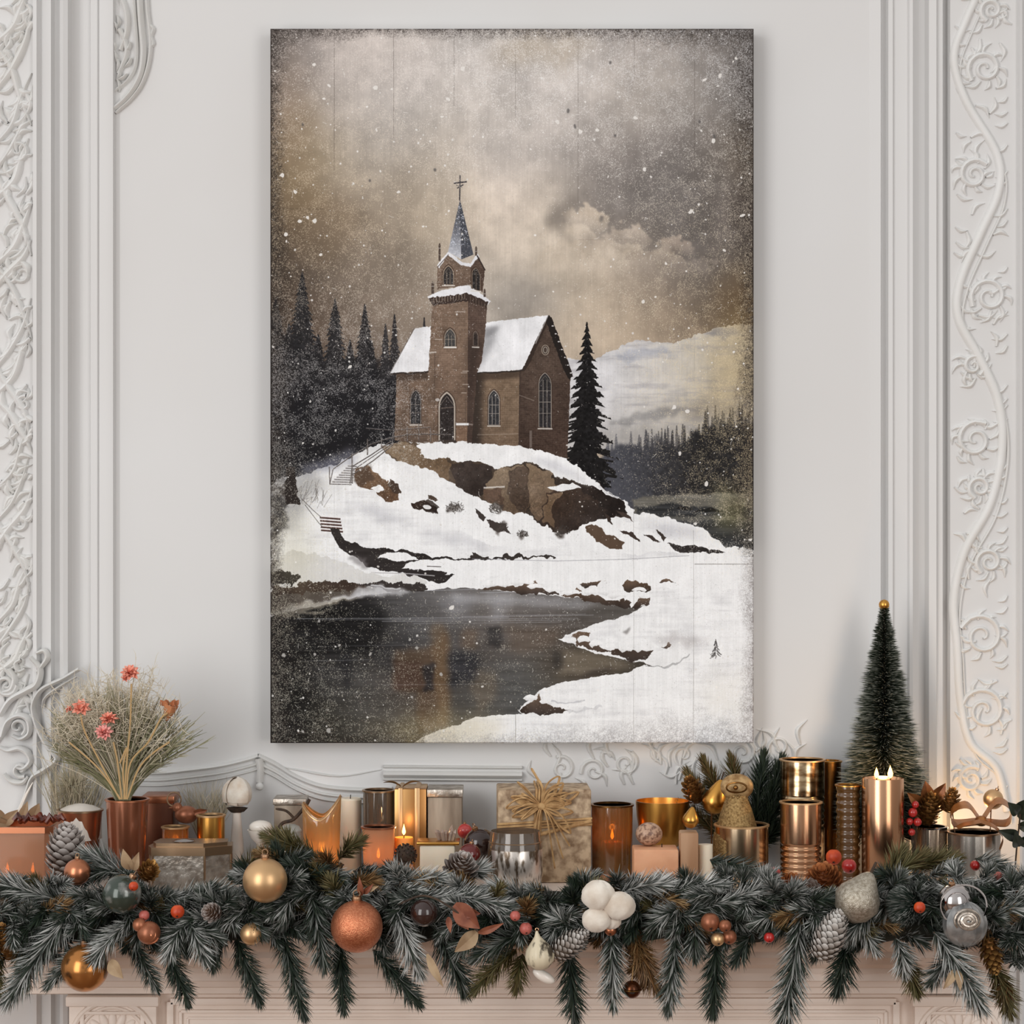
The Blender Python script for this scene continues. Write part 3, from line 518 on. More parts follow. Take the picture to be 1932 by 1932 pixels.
class M:
    """collects shapes and links them as one mesh object"""
    def __init__(s): s.v = []; s.f = []; s.mi = []; s.at = []; s.cur = 0; s.a = (0., 0., 0.)
    def add(s, verts, faces, attr=None):
        o = len(s.v); s.v.extend([tuple(p) for p in verts])
        s.f.extend([tuple(i+o for i in f) for f in faces]); s.mi.extend([s.cur]*len(faces))
        s.at.extend(attr if attr is not None else [s.a]*len(verts)); return s
    def lathe(s, prof, n=40, at=(0, 0, 0), mat=None, flute=None):
        vs, fs = [], []; k = len(prof); ox, oy, oz = at
        for i, (r, z) in enumerate(prof):
            for j in range(n):
                t = 2*PI*j/n; rr = r*(1+(flute(t, z) if flute else 0))
                p = Vector((rr*math.cos(t), rr*math.sin(t), z))
                if mat is not None: p = mat @ p
                vs.append((p[0]+ox, p[1]+oy, p[2]+oz))
        for i in range(k-1):
            for j in range(n):
                j2 = (j+1) % n; fs.append((i*n+j, i*n+j2, (i+1)*n+j2, (i+1)*n+j))
        if prof[0][0] > 1e-6: fs.append(tuple(range(n-1, -1, -1)))
        if prof[-1][0] > 1e-6: fs.append(tuple((k-1)*n+j for j in range(n)))
        return s.add(vs, fs)
    def ball(s, r, at=(0, 0, 0), sx=1, sy=1, sz=1, n=32, m=18, mat=None, fn=None):
        vs, fs = [], []
        for i in range(m+1):
            u = PI*i/m
            for j in range(n):
                t = 2*PI*j/n; q = r*(1+(fn(t, u) if fn else 0))
                p = Vector((q*sx*math.sin(u)*math.cos(t), q*sy*math.sin(u)*math.sin(t), q*sz*math.cos(u)))
                if mat is not None: p = mat @ p
                vs.append((p[0]+at[0], p[1]+at[1], p[2]+at[2]))
        for i in range(m):
            for j in range(n):
                j2 = (j+1) % n; fs.append((i*n+j, (i+1)*n+j, (i+1)*n+j2, i*n+j2))
        return s.add(vs, fs)
    def tube(s, pts, rad, n=6, flat=1., cap=True):
        pts = [Vector(p) for p in pts]; k = len(pts)
        rad = rad if isinstance(rad, (list, tuple)) else [rad]*k
        vs, fs = [], []; nrm = None
        for i, p in enumerate(pts):
            t = (pts[min(i+1, k-1)]-pts[max(i-1, 0)])
            if t.length < 1e-9: t = Vector((0, 0, 1))
            t.normalize()
            if nrm is None:
                nrm = t.cross(Vector((0, 1, 0)));
                if nrm.length < .1: nrm = t.cross(Vector((1, 0, 0)))
            nrm = (nrm-t*nrm.dot(t)).normalized(); b = t.cross(nrm)
            for j in range(n):
                a = 2*PI*j/n; q = p+(nrm*math.cos(a)+b*math.sin(a)*flat)*rad[i]; vs.append(q)
        for i in range(k-1):
            for j in range(n):
                j2 = (j+1) % n; fs.append((i*n+j, i*n+j2, (i+1)*n+j2, (i+1)*n+j))
        if cap: fs.append(tuple(range(n-1, -1, -1))); fs.append(tuple((k-1)*n+j for j in range(n)))
        return s.add(vs, fs)
    def box(s, sx, sy, sz, at=(0, 0, 0), bev=.001, seg=2, mat=None):
        bm = bmesh.new(); bmesh.ops.create_cube(bm, size=1)
        for v in bm.verts: v.co = Vector((v.co.x*sx, v.co.y*sy, v.co.z*sz))
        if bev: bmesh.ops.bevel(bm, geom=bm.edges[:], offset=bev, segments=seg, affect='EDGES', profile=.5)
        bm.verts.index_update()
        vs = [((mat @ v.co) if mat is not None else v.co)+Vector(at) for v in bm.verts]
        s.add(vs, [[v.index for v in f.verts] for f in bm.faces]); bm.free(); return s
    def prism(s, poly, z0, z1, at=(0, 0, 0)):
        n = len(poly); vs = [(x+at[0], y+at[1], z0+at[2]) for x, y in poly]+[(x+at[0], y+at[1], z1+at[2]) for x, y in poly]
        return s.add(vs, [tuple(range(n-1, -1, -1)), tuple(range(n, 2*n))]+[(i, (i+1) % n, n+(i+1) % n, n+i) for i in range(n)])
    def build(s, name, mats, parent=None, loc=None, label=None, cat=None, group=None, kind=None, sharp=38, smooth=True):
        me = bpy.data.meshes.new(name); me.from_pydata(s.v, [], s.f)
        for m in (mats if isinstance(mats, (list, tuple)) else [mats]): me.materials.append(m)
        if any(s.mi): me.polygons.foreach_set('material_index', s.mi)
        if any(a != (0., 0., 0.) for a in s.at):
            ca = me.color_attributes.new('tone', 'FLOAT_COLOR', 'POINT')
            ca.data.foreach_set('color', [c for a in s.at for c in (a[0], a[1], a[2], 1.)])
        if smooth:
            me.polygons.foreach_set('use_smooth', [True]*len(me.polygons)); me.set_sharp_from_angle(angle=math.radians(sharp))
        me.update()
        o = bpy.data.objects.new(name, me); C.objects.link(o)
        if parent is not None: o.parent = parent
        if loc is not None: o.location = loc
        tag(o, label, cat, group, kind); return o

def tag(o, label=None, cat=None, group=None, kind=None):
    for k, v in (('label', label), ('category', cat), ('group', group), ('kind', kind)):
        if v: o[k] = v
    return o
def thing(name, label, cat, loc, rz=0., group=None):
    o = bpy.data.objects.new(name, None); C.objects.link(o); o.location = loc; o.rotation_euler = (0, 0, rz); o.empty_display_size = .02
    return tag(o, label, cat, group)
def dup(root, loc, label, rz=0., scale=None, rot=None):
    r = root.copy(); C.objects.link(r); r.location = loc; r.rotation_euler = rot or (0, 0, rz); r['label'] = label
    if scale: r.scale = (scale,)*3
    for ch in list(root.children):
        c = ch.copy(); C.objects.link(c); c.parent = r
        for g in ch.children:
            e = g.copy(); C.objects.link(e); e.parent = c
    return r
def spline(pts, n=8):
    """Catmull-Rom through the points"""
    P = [Vector(p) for p in pts]; P = [P[0]*2-P[1]]+P+[P[-1]*2-P[-2]]; out = []
    for i in range(1, len(P)-2):
        a, b, c, d = P[i-1:i+3]
        for k in range(n):
            t = k/n; out.append(.5*((2*b)+(c-a)*t+(2*a-5*b+4*c-d)*t*t+(3*b-a-3*c+d)*t**3))
    return out+[P[-2]]

# ------------------------------------------------------------------ materials
def mat(name, col, rough=.5, metal=0., col2=None, nscale=20., ndet=4., nlow=.35, nhigh=.65, bump=0., bscale=60., emit=None, estr=0., coat=0., stretch=None, spec=.5, tone=None, sss=0., kind='NOISE', alpha=1., trans=0., ior=1.45, sheen=0.):
    m = bpy.data.materials.new(name); m.use_nodes = True; nt = m.node_tree; N = nt.nodes; L = nt.links
    b = N['Principled BSDF']; b.inputs['Roughness'].default_value = rough; b.inputs['Metallic'].default_value = metal
    b.inputs['Base Color'].default_value = lin(col); b.inputs['Specular IOR Level'].default_value = spec; b.inputs['IOR'].default_value = ior
    if coat: b.inputs['Coat Weight'].default_value = coat; b.inputs['Coat Roughness'].default_value = .08
    if sss: b.inputs['Subsurface Weight'].default_value = sss; b.inputs['Subsurface Radius'].default_value = (.02, .01, .006); b.inputs['Subsurface Scale'].default_value = .5
    if trans: b.inputs['Transmission Weight'].default_value = trans
    if alpha < 1: b.inputs['Alpha'].default_value = alpha
    if sheen: b.inputs['Sheen Weight'].default_value = sheen
    if emit: b.inputs['Emission Color'].default_value = lin(emit); b.inputs['Emission Strength'].default_value = estr
    vec = None
    def coords():
        nonlocal vec
        if vec is None:
            tc = N.new('ShaderNodeTexCoord'); mp = N.new('ShaderNodeMapping'); L.new(tc.outputs['Object'], mp.inputs['Vector'])
            if stretch: mp.inputs['Scale'].default_value = stretch
            vec = mp.outputs['Vector']
        return vec
    colout = None
    if col2:
        nz = N.new('ShaderNodeTexNoise' if kind == 'NOISE' else 'ShaderNodeTexVoronoi'); L.new(coords(), nz.inputs['Vector']); nz.inputs['Scale'].default_value = nscale
        if kind == 'NOISE': nz.inputs['Detail'].default_value = ndet
        mr = N.new('ShaderNodeMapRange'); mr.inputs['From Min'].default_value = nlow; mr.inputs['From Max'].default_value = nhigh
        L.new(nz.outputs[0], mr.inputs['Value'])
        mx = N.new('ShaderNodeMix'); mx.data_type = 'RGBA'; L.new(mr.outputs[0], mx.inputs[0]); mx.inputs[6].default_value = lin(col); mx.inputs[7].default_value = lin(col2)
        colout = mx.outputs[2]
    if tone:                                    # (colour at tone 1, second hue): the frosting or tipping that sits on the surface itself
        a = N.new('ShaderNodeAttribute'); a.attribute_name = 'tone'; sp = N.new('ShaderNodeSeparateColor'); L.new(a.outputs['Color'], sp.inputs[0])
        h = N.new('ShaderNodeMix'); h.data_type = 'RGBA'; L.new(sp.outputs[1], h.inputs[0]); h.inputs[7].default_value = lin(tone[1])
        if colout is not None: L.new(colout, h.inputs[6])
        else: h.inputs[6].default_value = lin(col)
        q = N.new('ShaderNodeMix'); q.data_type = 'RGBA'; L.new(sp.outputs[0], q.inputs[0]); L.new(h.outputs[2], q.inputs[6]); q.inputs[7].default_value = lin(tone[0])
        colout = q.outputs[2]
    if colout is not None: L.new(colout, b.inputs['Base Color'])
    if bump:
        nz = N.new('ShaderNodeTexNoise'); L.new(coords(), nz.inputs['Vector']); nz.inputs['Scale'].default_value = bscale; nz.inputs['Detail'].default_value = 3
        bp = N.new('ShaderNodeBump'); bp.inputs['Strength'].default_value = bump; bp.inputs['Distance'].default_value = .002; L.new(nz.outputs[0], bp.inputs['Height']); L.new(bp.outputs[0], b.inputs['Normal'])
    return m
def glass(name, tint, rough=.05, gl=.12, dens=0., col=None):
    """thin tinted glass: clear body, mirror-like skin; dens = share of the frosted, metallised coat"""
    m = bpy.data.materials.new(name); m.use_nodes = True; nt = m.node_tree; N = nt.nodes; L = nt.links
    N.remove(N['Principled BSDF']); out = N['Material Output']
    tr = N.new('ShaderNodeBsdfTransparent'); tr.inputs[0].default_value = lin(tint)
    gs = N.new('ShaderNodeBsdfGlossy'); gs.inputs['Roughness'].default_value = rough
    fr = N.new('ShaderNodeLayerWeight'); fr.inputs[0].default_value = .25
    mr = N.new('ShaderNodeMapRange'); mr.inputs['To Min'].default_value = gl*.5; mr.inputs['To Max'].default_value = min(1, gl*4); L.new(fr.outputs['Facing'], mr.inputs[0])
    mx = N.new('ShaderNodeMixShader'); L.new(mr.outputs[0], mx.inputs[0]); L.new(tr.outputs[0], mx.inputs[1]); L.new(gs.outputs[0], mx.inputs[2]); res = mx
    if dens:
        tl = N.new('ShaderNodeBsdfTranslucent'); tl.inputs[0].default_value = lin(col); df = N.new('ShaderNodeBsdfDiffuse'); df.inputs[0].default_value = lin(col)
        m2 = N.new('ShaderNodeMixShader'); m2.inputs[0].default_value = .5; L.new(tl.outputs[0], m2.inputs[1]); L.new(df.outputs[0], m2.inputs[2])
        m3 = N.new('ShaderNodeMixShader'); m3.inputs[0].default_value = dens; L.new(mx.outputs[0], m3.inputs[1]); L.new(m2.outputs[0], m3.inputs[2]); res = m3
    L.new(res.outputs[0], out.inputs['Surface']); return m

W_ = mat('wall_paint', (216,216,216), .55, col2=(212,211,210), nscale=2.2, bump=.03, bscale=14)
CARVE = mat('carved_plaster', (225,225,224), .6, col2=(219,218,215), nscale=14, bump=.05, bscale=90)
MANTEL = mat('mantel_paint', (234,220,209), .5, col2=(224,207,194), nscale=7, stretch=(1,1,6), bump=.04, bscale=40)
FLOORM = mat('oak_floor', (128,92,64), .4, col2=(96,66,44), nscale=3, stretch=(1,9,1))
NEEDLE = mat('spruce_needle', (22,36,29), .6, tone=((206,206,203), (50,62,42)), spec=.3)
OLIVE = mat('olive_needle', (66,66,34), .65, tone=((170,160,120), (96,70,40)), spec=.3)
BRONZEN = mat('bronze_needle', (112,76,42), .5, tone=((190,160,116), (70,60,36)), spec=.4)
BARK = mat('bark', (74,56,42), .8, col2=(46,36,28), nscale=120, bump=.4, bscale=200)
CONE = mat('cone_scale', (82,58,42), .7, tone=((206,200,196), (116,80,54)))
GCONE = mat('gilded_cone', (120,80,40), .38, metal=.7, tone=((226,176,104), (80,46,26)))
RCONE = mat('russet_cone', (140,80,42), .5, metal=.25, tone=((222,142,84), (74,42,28)))
COPPER = mat('copper_glitter', (186,112,80), .36, metal=.85, col2=(208,136,100), nscale=420, nlow=.4, nhigh=.62, bump=.35, bscale=900)
COPPERS = mat('copper_satin', (186,122,90), .3, metal=.9)
CHAMP = mat('champagne_satin', (206,168,124), .38, metal=.8)
CHAMPM = mat('champagne_metal', (206,182,152), .2, metal=1., col2=(192,160,124), nscale=30, stretch=(1,1,.08))
ROSEM = mat('rose_gold_metal', (214,176,144), .2, metal=1., col2=(186,138,104), nscale=24, stretch=(1,1,.06))
GOLD = mat('gold_satin', (206,152,76), .28, metal=1.)
GOLDD = mat('old_gold', (150,106,56), .3, metal=1., col2=(96,66,34), nscale=40, stretch=(1,1,.15))
GOLDG = mat('gold_glitter', (176,146,98), .5, metal=.7, col2=(120,92,54), nscale=380, bump=.6, bscale=700)
SILVG = mat('silver_glitter', (186,178,164), .4, metal=.75, col2=(146,136,120), nscale=300, bump=.45, bscale=800)
SILV = mat('silver_mirror', (190,184,182), .12, metal=1.)
MERC = mat('mercury_glass', (214,206,198), .28, metal=.75, col2=(96,82,68), nscale=150, ndet=7, nlow=.47, nhigh=.6, stretch=(1,1,.35))
MERCG = mat('mercury_gold', (206,184,150), .18, metal=1., col2=(128,96,62), nscale=40, nlow=.4, nhigh=.62, stretch=(1,1,3))
PEWTER = mat('pewter', (204,196,186), .38, metal=.85, col2=(150,138,126), nscale=90, ndet=6, bump=.5, bscale=160)
PEWRIM = mat('aged_brass_rim', (164,136,108), .3, metal=.9)
DARKB = mat('dark_glass_bauble', (46,28,24), .12, coat=.6)
FROSTB = mat('frosted_green_bauble', (52,62,54), .2, metal=.3, col2=(150,150,146), nscale=60, ndet=7, nlow=.5, nhigh=.7, coat=.5)
CAPM = mat('cap_metal', (176,140,110), .35, metal=1.)
WHITEP = mat('white_porcelain', (232,224,214), .25, coat=.3)
PETALW = mat('ivory_petal', (230,220,208), .6, col2=(206,188,170), nscale=60, bump=.15, bscale=140, sss=.15)
COTTON = mat('cotton_boll', (224,216,204), .85, col2=(198,184,168), nscale=50, bump=.35, bscale=110, sheen=.4)
WAXC = mat('cream_wax', (232,218,196), .5, sss=.25)
WAXP = mat('peach_wax', (222,166,128), .5, sss=.2, col2=(206,146,108), nscale=30, emit=(255,150,70), estr=0.0)
WAXO = mat('amber_wax', (240,160,70), .5, sss=.4)
KRAFT = mat('kraft_paper', (198,174,144), .6, col2=(126,100,74), nscale=90, ndet=9, nlow=.40, nhigh=.66, bump=.15, bscale=60)
BIRCH = mat('birch_paper', (182,168,150), .6, col2=(120,104,88), nscale=40, ndet=7, stretch=(1,1,.14), bump=.2, bscale=70)
GOLDW = mat('gold_wrap', (216,176,118), .3, metal=.65, col2=(176,124,70), nscale=22, stretch=(1,1,.1))
RAFFIA = mat('raffia', (196,160,112), .8, col2=(156,118,76), nscale=120)
BERRY = mat('red_berry', (168,34,30), .28, coat=.4)
BERRYP = mat('rose_berry', (176,92,82), .4)
ORANGE = mat('physalis', (214,86,36), .45, col2=(168,54,22), nscale=60, bump=.3, bscale=160, sss=.2)
NUT = mat('copper_nut', (168,108,78), .38, metal=.5, col2=(134,80,56), nscale=60)
LEAFR = mat('russet_leaf', (150,92,66), .6, col2=(110,58,40), nscale=50)
LEAFT = mat('tan_leaf', (170,146,116), .65, col2=(140,114,86), nscale=50)
LEAFD = mat('dark_leaf', (34,42,34), .45, col2=(52,58,44), nscale=40)
DRY = mat('dried_grass', (186,170,144), .8, tone=((214,204,184), (108,112,74)))
PINK = mat('pink_flower', (232,146,136), .6, col2=(242,178,170), nscale=200)
CORAL = mat('coral_flower', (228,128,104), .6, col2=(240,172,150), nscale=200)
TERRA = mat('terracotta_bud', (168,100,64), .6, col2=(196,134,92), nscale=60)
WOODL = mat('pale_wood', (196,160,128), .6, col2=(160,120,88), nscale=30, stretch=(1,1,.1))
CORK = mat('core_twine', (30,32,26), .95, col2=(46,42,32), nscale=60)
WICK = mat('wick', (40,28,20), .9)
FLAME = mat('flame', (255,190,90), .5, emit=(255,176,84), estr=9.)
CRYST = mat('crystal', (226,196,176), .08, trans=.6, ior=1.5)
G_AMBER = glass('amber_glass', (214,172,118), .05, .26, .36, (190,142,88))
G_COPPER = glass('copper_glass', (220,180,148), .08, .3, .6, (226,180,146))
G_SMOKE = glass('smoke_glass', (198,186,172), .05, .2, .3, (168,152,136))
G_CLEAR = glass('clear_glass', (236,226,214), .03, .18)
G_ROSE = glass('rose_glass', (200,160,140), .12, .2, .55, (170,120,92))
# ------------------------------------------------------------------ the room: wall with its mouldings, carved bands, floor
XLIM = [-1e9, 1e9]
def ridge(m, pts, w, h, y0, taper=(.15, 1., .3), n=5, dense=5):
    """a raised plaster rib on the wall: pts in photograph pixels at depth y0, w in pixels, h metres proud"""
    p = spline([(x, y, 0) for x, y in pts], dense) if len(pts) > 2 else [Vector((x, y, 0)) for x, y in pts]
    for q in p: q.x = max(XLIM[0], min(XLIM[1], q.x))
    k = len(p); vs, fs = [], []
    for i, q in enumerate(p):
        t = p[min(i+1, k-1)]-p[max(i-1, 0)]; t = t.normalized() if t.length > 1e-6 else Vector((0, 1, 0)); nx, ny = -t.y, t.x
        u = i/(k-1); s = taper[0]+(taper[1]-taper[0])*min(1, u*2)+0 if u < .5 else taper[1]+(taper[2]-taper[1])*(u-.5)*2
        for j in range(n):
            a = PI*j/(n-1); o = math.cos(a)*w*s/2; v = at(q.x+nx*o, q.y+ny*o, y0); v.y = y0+.0015-(h*math.sqrt(max(.05, s))+.0015)*math.sin(a); vs.append(v)
    for i in range(k-1):
        for j in range(n-1): fs.append((i*n+j, i*n+j+1, (i+1)*n+j+1, (i+1)*n+j))
    m.add(vs, fs)
def spiral(m, cx, cy, r, turns, a0, dirn, w, h, y0):
    pts = []
    for i in range(int(turns*10)+1):
        u = i/(turns*10); a = a0+dirn*u*turns*2*PI; q = r*(1-.86*u); pts.append((cx+q*math.cos(a), cy+q*math.sin(a)))
    ridge(m, pts, w, h, y0, (1., .8, .5), dense=2); return pts[0]
def leaf(m, x, y, a, l, w, h, y0, curl=.6):
    c, s = math.cos(a), math.sin(a); c2, s2 = math.cos(a+curl), math.sin(a+curl)
    ridge(m, [(x, y), (x+c*l*.5, y+s*l*.5), (x+c*l*.6+c2*l*.45, y+s*l*.6+s2*l*.45)], w, h, y0, (.5, 1., .12), dense=4)

prof = [(-700,-.02),(69,-.02),(70,-.027),(77,-.027),(83,-.017),(92,-.021),(103,-.024),(107,-.013),(116,-.011),(119,-.021),(126,-.025),(134,-.022),(137,-.006),(143,-.002),(150,.001),(158,.001),(170,.0),(172,-.005),(185,-.007),(188,-.005),(190,-.010),(205,-.012),(216,-.011),(219,-.003),(226,-.0),(232,0),
        (1640,0),(1650,-.004),(1660,-.007),(1663,.002),(1671,.002),(1674,-.009),(1682,-.010),(1685,-.006),(1710,-.007),(1713,-.012),(1719,-.013),(1722,.001),(1734,.003),(1745,.001),(1749,-.014),(1762,-.018),(1765,-.013),(1775,-.013),(1778,.0),(1786,.0),(1789,-.014),(1914,-.014),(1917,-.022),(1922,-.021),(1926,-.004),(2700,-.004)]
m = M(); vs = []
for px, y in prof:
    x = (px-966)/1500.
    for z in (0., 3.0): vs.append((x, y, z))
k = len(prof); vs += [((prof[0][0]-966)/1500., .08, 0), ((prof[0][0]-966)/1500., .08, 3), ((prof[-1][0]-966)/1500., .08, 0), ((prof[-1][0]-966)/1500., .08, 3)]
fs = [(2*i, 2*i+2, 2*i+3, 2*i+1) for i in range(k-1)]+[(2*k, 0, 1, 2*k+1), (2*k-2, 2*k+2, 2*k+3, 2*k-1), (2*k+2, 2*k, 2*k+1, 2*k+3)]
m.add(vs, fs); m.build('wall_back', W_, kind='structure', sharp=20)

rc = random.Random(3)
# right carved band: scrolling vine
XLIM[:] = [1796, 1908]
m = M(); Y0 = -.014
stem = [(1868, -60), (1822, 40), (1800, 110), (1822, 190), (1880, 290), (1884, 360), (1850, 440), (1812, 530), (1808, 600), (1850, 680), (1884, 760), (1890, 850), (1868, 950), (1820, 1040), (1800, 1130), (1806, 1220), (1812, 1320), (1830, 1400), (1880, 1450), (1900, 1530)]
ridge(m, stem, 20, .0065, Y0, (.8, 1, .8), dense=10)
ridge(m, [(x+11, y+24) for x, y in stem], 7, .004, Y0, (.6, 1, .6), dense=10)
for cx, cy, r, a0, d in [(1858, 130, 34, 2.4, 1), (1838, 330, 30, 5.6, -1), (1866, 560, 36, 2.6, 1), (1840, 830, 36, -1.0, -1), (1848, 920, 22, 2, 1), (1866, 1060, 26, 2.2, 1), (1852, 1200, 42, 3.5, 1), (1856, 1340, 44, 3.2, 1), (1832, 1470, 26, -1, -1), (1870, 20, 22, 2, 1), (1836, 690, 22, 1, -1)]:
    spiral(m, cx, cy, r, 1.6, a0, d, 12, .0055, Y0)
    for i in range(9):
        a = a0+i*.7+rc.random()*.3; leaf(m, cx+r*.75*math.cos(a), cy+r*.75*math.sin(a), a+.5*d, 18+16*rc.random(), 10, .0045, Y0, .9*d)
for i in range(70):
    y = -40+1560*i/70.+rc.random()*14; x = rc.choice([1800, 1808, 1900, 1906])+rc.random()*6; s = 1 if x < 1850 else -1
    if s < 0: x = min(x, 1900)
    leaf(m, x, y, (0 if s > 0 else PI)+s*(.5+.5*rc.random()), 20+14*rc.random(), 9, .0042, Y0, s*-.9)
for i in range(46): leaf(m, 1815+75*rc.random(), 20+1450*rc.random(), rc.random()*6.3, 24+18*rc.random(), 11, .0042, Y0, rc.choice([-1, 1]))
m.build('trim_1', CARVE, kind='structure', sharp=60)
# left carved band: feathery plumes sweeping up
XLIM[:] = [-60, 62]
m = M(); Y0 = -.02
for i in range(24):
    y = -30+60*i+24*(rc.random()-.5); up = rc.choice([1, 1, 1, -1]); k2 = 40+34*rc.random()
    ridge(m, [(-8, y+up*k2), (14+14*rc.random(), y+up*k2*.4), (38+14*rc.random(), y-up*k2*.35), (54+10*rc.random(), y-up*k2*1.1)], 12+8*rc.random(), .008, Y0, (.7, 1, .2), dense=7)
    for j in range(5):
        u = rc.random(); leaf(m, 2+56*u, y+up*(46-96*u), rc.choice([.9, -2.0, 2.2, -.9])+.6*(rc.random()-.5), 26+24*rc.random(), 11+7*rc.random(), .0075, Y0, rc.choice([-1, -.7, .7, 1]))
    if i % 4 == 1: spiral(m, 30+16*rc.random(), y+20*rc.random(), 14+7*rc.random(), 1.3, rc.random()*6, rc.choice([-1, 1]), 10, .007, Y0)
for i in range(90): leaf(m, 4+54*rc.random(), 1300*rc.random(), rc.choice([-.9, 2.2, -1.2, 1.9])+rc.random()*.5, 24+26*rc.random(), 9+6*rc.random(), .007, Y0, rc.choice([-.9, .9]))
m.build('trim_2', CARVE, kind='structure', sharp=60)
# cartouche at the lower left
XLIM[:] = [-1e9, 1e9]
m = M(); Y0 = -.026
for pts, w, h in [([(150,1262),(120,1280),(80,1300),(64,1326),(66,1352),(76,1380),(92,1408),(108,1432),(84,1452),(62,1466),(52,1490),(40,1520),(26,1540)], 13, .012),
                  ([(146,1276),(112,1296),(86,1316),(80,1336)], 7, .008), ([(0,1350),(20,1320),(52,1302),(70,1290),(76,1262),(58,1240)], 16, .012),
                  ([(4,1390),(14,1362),(36,1350),(54,1358),(56,1382),(40,1394),(24,1388)], 13, .011), ([(0,1410),(16,1416),(36,1412),(52,1420),(58,1436),(44,1450),(28,1446)], 13, .010),
                  ([(8,1460),(22,1474),(42,1476),(54,1464)], 12, .009), ([(16,1262),(28,1280),(22,1300),(6,1306)], 14, .010), ([(70,1232),(84,1228),(90,1240),(80,1256),(70,1268)], 12, .010), ([(40,1244),(30,1252),(36,1266),(48,1262)], 10, .009)]:
    ridge(m, pts, w, h, Y0, (.6, 1, .5), dense=7)
spiral(m, 12, 1292, 22, 1.4, 0, 1, 11, .009, Y0); spiral(m, 34, 1372, 17, 1.2, 1, -1, 9, .008, Y0); spiral(m, 40, 1452, 15, 1.2, 1, 1, 9, .008, Y0)
m.build('trim_3', CARVE, kind='structure', sharp=60)
# ornament at the upper left corner of the panel
m = M(); Y0 = -.0
for pts, w, h in [([(262,-40),(265,20),(268,60),(271,100),(266,140),(250,172),(228,196),(212,208)], 13, .011), ([(276,-40),(279,20),(284,60),(285,92),(279,130),(266,164),(246,190),(228,206),(219,214)], 9, .008),
                  ([(250,-40),(254,20),(258,80),(256,124),(242,152),(220,170),(208,178)], 8, .008), ([(283,48),(290,56),(286,70),(290,84),(282,92)], 8, .007),
                  ([(206,180),(212,184),(213,200),(214,216)], 8, .009), ([(222,-20),(238,20),(240,60),(228,96)], 12, .009), ([(226,56),(236,76),(240,100),(232,124),(224,140)], 11, .009)]:
    ridge(m, pts, w, h, Y0, (1, 1, .8), dense=7)
for x, y, a in [(206,20,1.2),(214,40,1.0),(204,60,.9),(212,76,1.1),(222,30,1.3),(216,96,1.2),(222,112,1.4),(226,130,1.6),(240,140,2.4),(248,110,2.0),(246,80,1.8),(222,150,1.2)]:
    leaf(m, x, y, a, 24, 8, .008, Y0-.002, .6)
m.build('trim_4', CARVE, kind='structure', sharp=60)
# lower panel moulding with its little crest, and the shallow acanthus to its right
m = M(); Y0 = 0
for dy, w, h in ((0, 10, .008), (14, 7, .006), (24, 5, .005)):
    ridge(m, [(236,1456+dy),(300,1458+dy),(360,1452+dy),(420,1444+dy),(470,1432+dy),(488,1426+dy)], w, h, Y0, (1, 1, 1))
    ridge(m, [(488,1426+dy),(520,1442+dy),(560,1466+dy),(610,1484+dy),(680,1490+dy),(740,1489+dy)], w, h, Y0, (1, 1, 1))
ridge(m, [(489,1430),(492,1450),(490,1475)], 18, .012, Y0, (1, .9, .8)); m.ball(.005, at(490, 1484, -.01))
for y, w, h in ((1446, 7, .007), (1460, 14, .010), (1470, 6, .006)): ridge(m, [(724, y), (850, y+1), (985, y+2)], w, h, Y0, (1, 1, 1))
ridge(m, [(520,1444),(560,1452),(640,1464),(720,1452)], 6, .004, Y0)
m.build('trim_5', CARVE, kind='structure', sharp=60)
m = M()
for i in range(44):
    x = 1000+rc.random()*520; y = 1500-(x-1000)*.07-rc.random()*74
    leaf(m, x, y, -2.4+rc.random()*1.2 if rc.random() < .6 else rc.random()*6, 34+26*rc.random(), 10, .0042, 0, rc.choice([-1.1, 1.1]))
for cx, cy in [(1060,1450),(1120,1455),(1180,1440),(1290,1425),(1400,1420),(1470,1410)]: spiral(m, cx, cy, 24, 1.4, rc.random()*6, 1, 9, .004, 0)
m.build('trim_6', CARVE, kind='structure', sharp=60)
m = M(); m.add([(-4, -6, 0), (4, -6, 0), (4, .08, 0), (-4, .08, 0), (-4, -6, -.02), (4, -6, -.02), (4, .08, -.02), (-4, .08, -.02)], [(0, 1, 2, 3), (7, 6, 5, 4), (0, 4, 5, 1), (1, 5, 6, 2), (2, 6, 7, 3), (3, 7, 4, 0)])
m.build('floor', FLOORM, kind='structure')

# ------------------------------------------------------------------ mantelpiece
mp = thing('mantelpiece', 'cream painted fireplace mantelpiece with stepped cornice under the pine garland', 'mantelpiece', (0, 0, 0))
XA, XB = -.74, .585
def run(name, prof, xa, xb, mat_, parent=None, ret=True):
    m = M(); vs = []
    for y, z in prof: vs += [(xa, y, z), (xb, y, z)]
    k = len(prof); fs = [(2*i, 2*i+1, 2*i+3, 2*i+2) for i in range(k-1)]
    fs += [tuple(2*i for i in range(k)), tuple(2*i+1 for i in range(k-1, -1, -1)), (2*k-2, 2*k-1, 1, 0)]
    m.add(vs, fs); return m.build(name, mat_, parent, sharp=25)
run('shelf', [(-.032, 1.2), (-.300, 1.2), (-.307, 1.197), (-.311, 1.19), (-.311, 1.176), (-.307, 1.17), (-.3, 1.168), (-.296, 1.160), (-.290, 1.152), (-.280, 1.146), (-.032, 1.146)], XA, XB, MANTEL, mp)
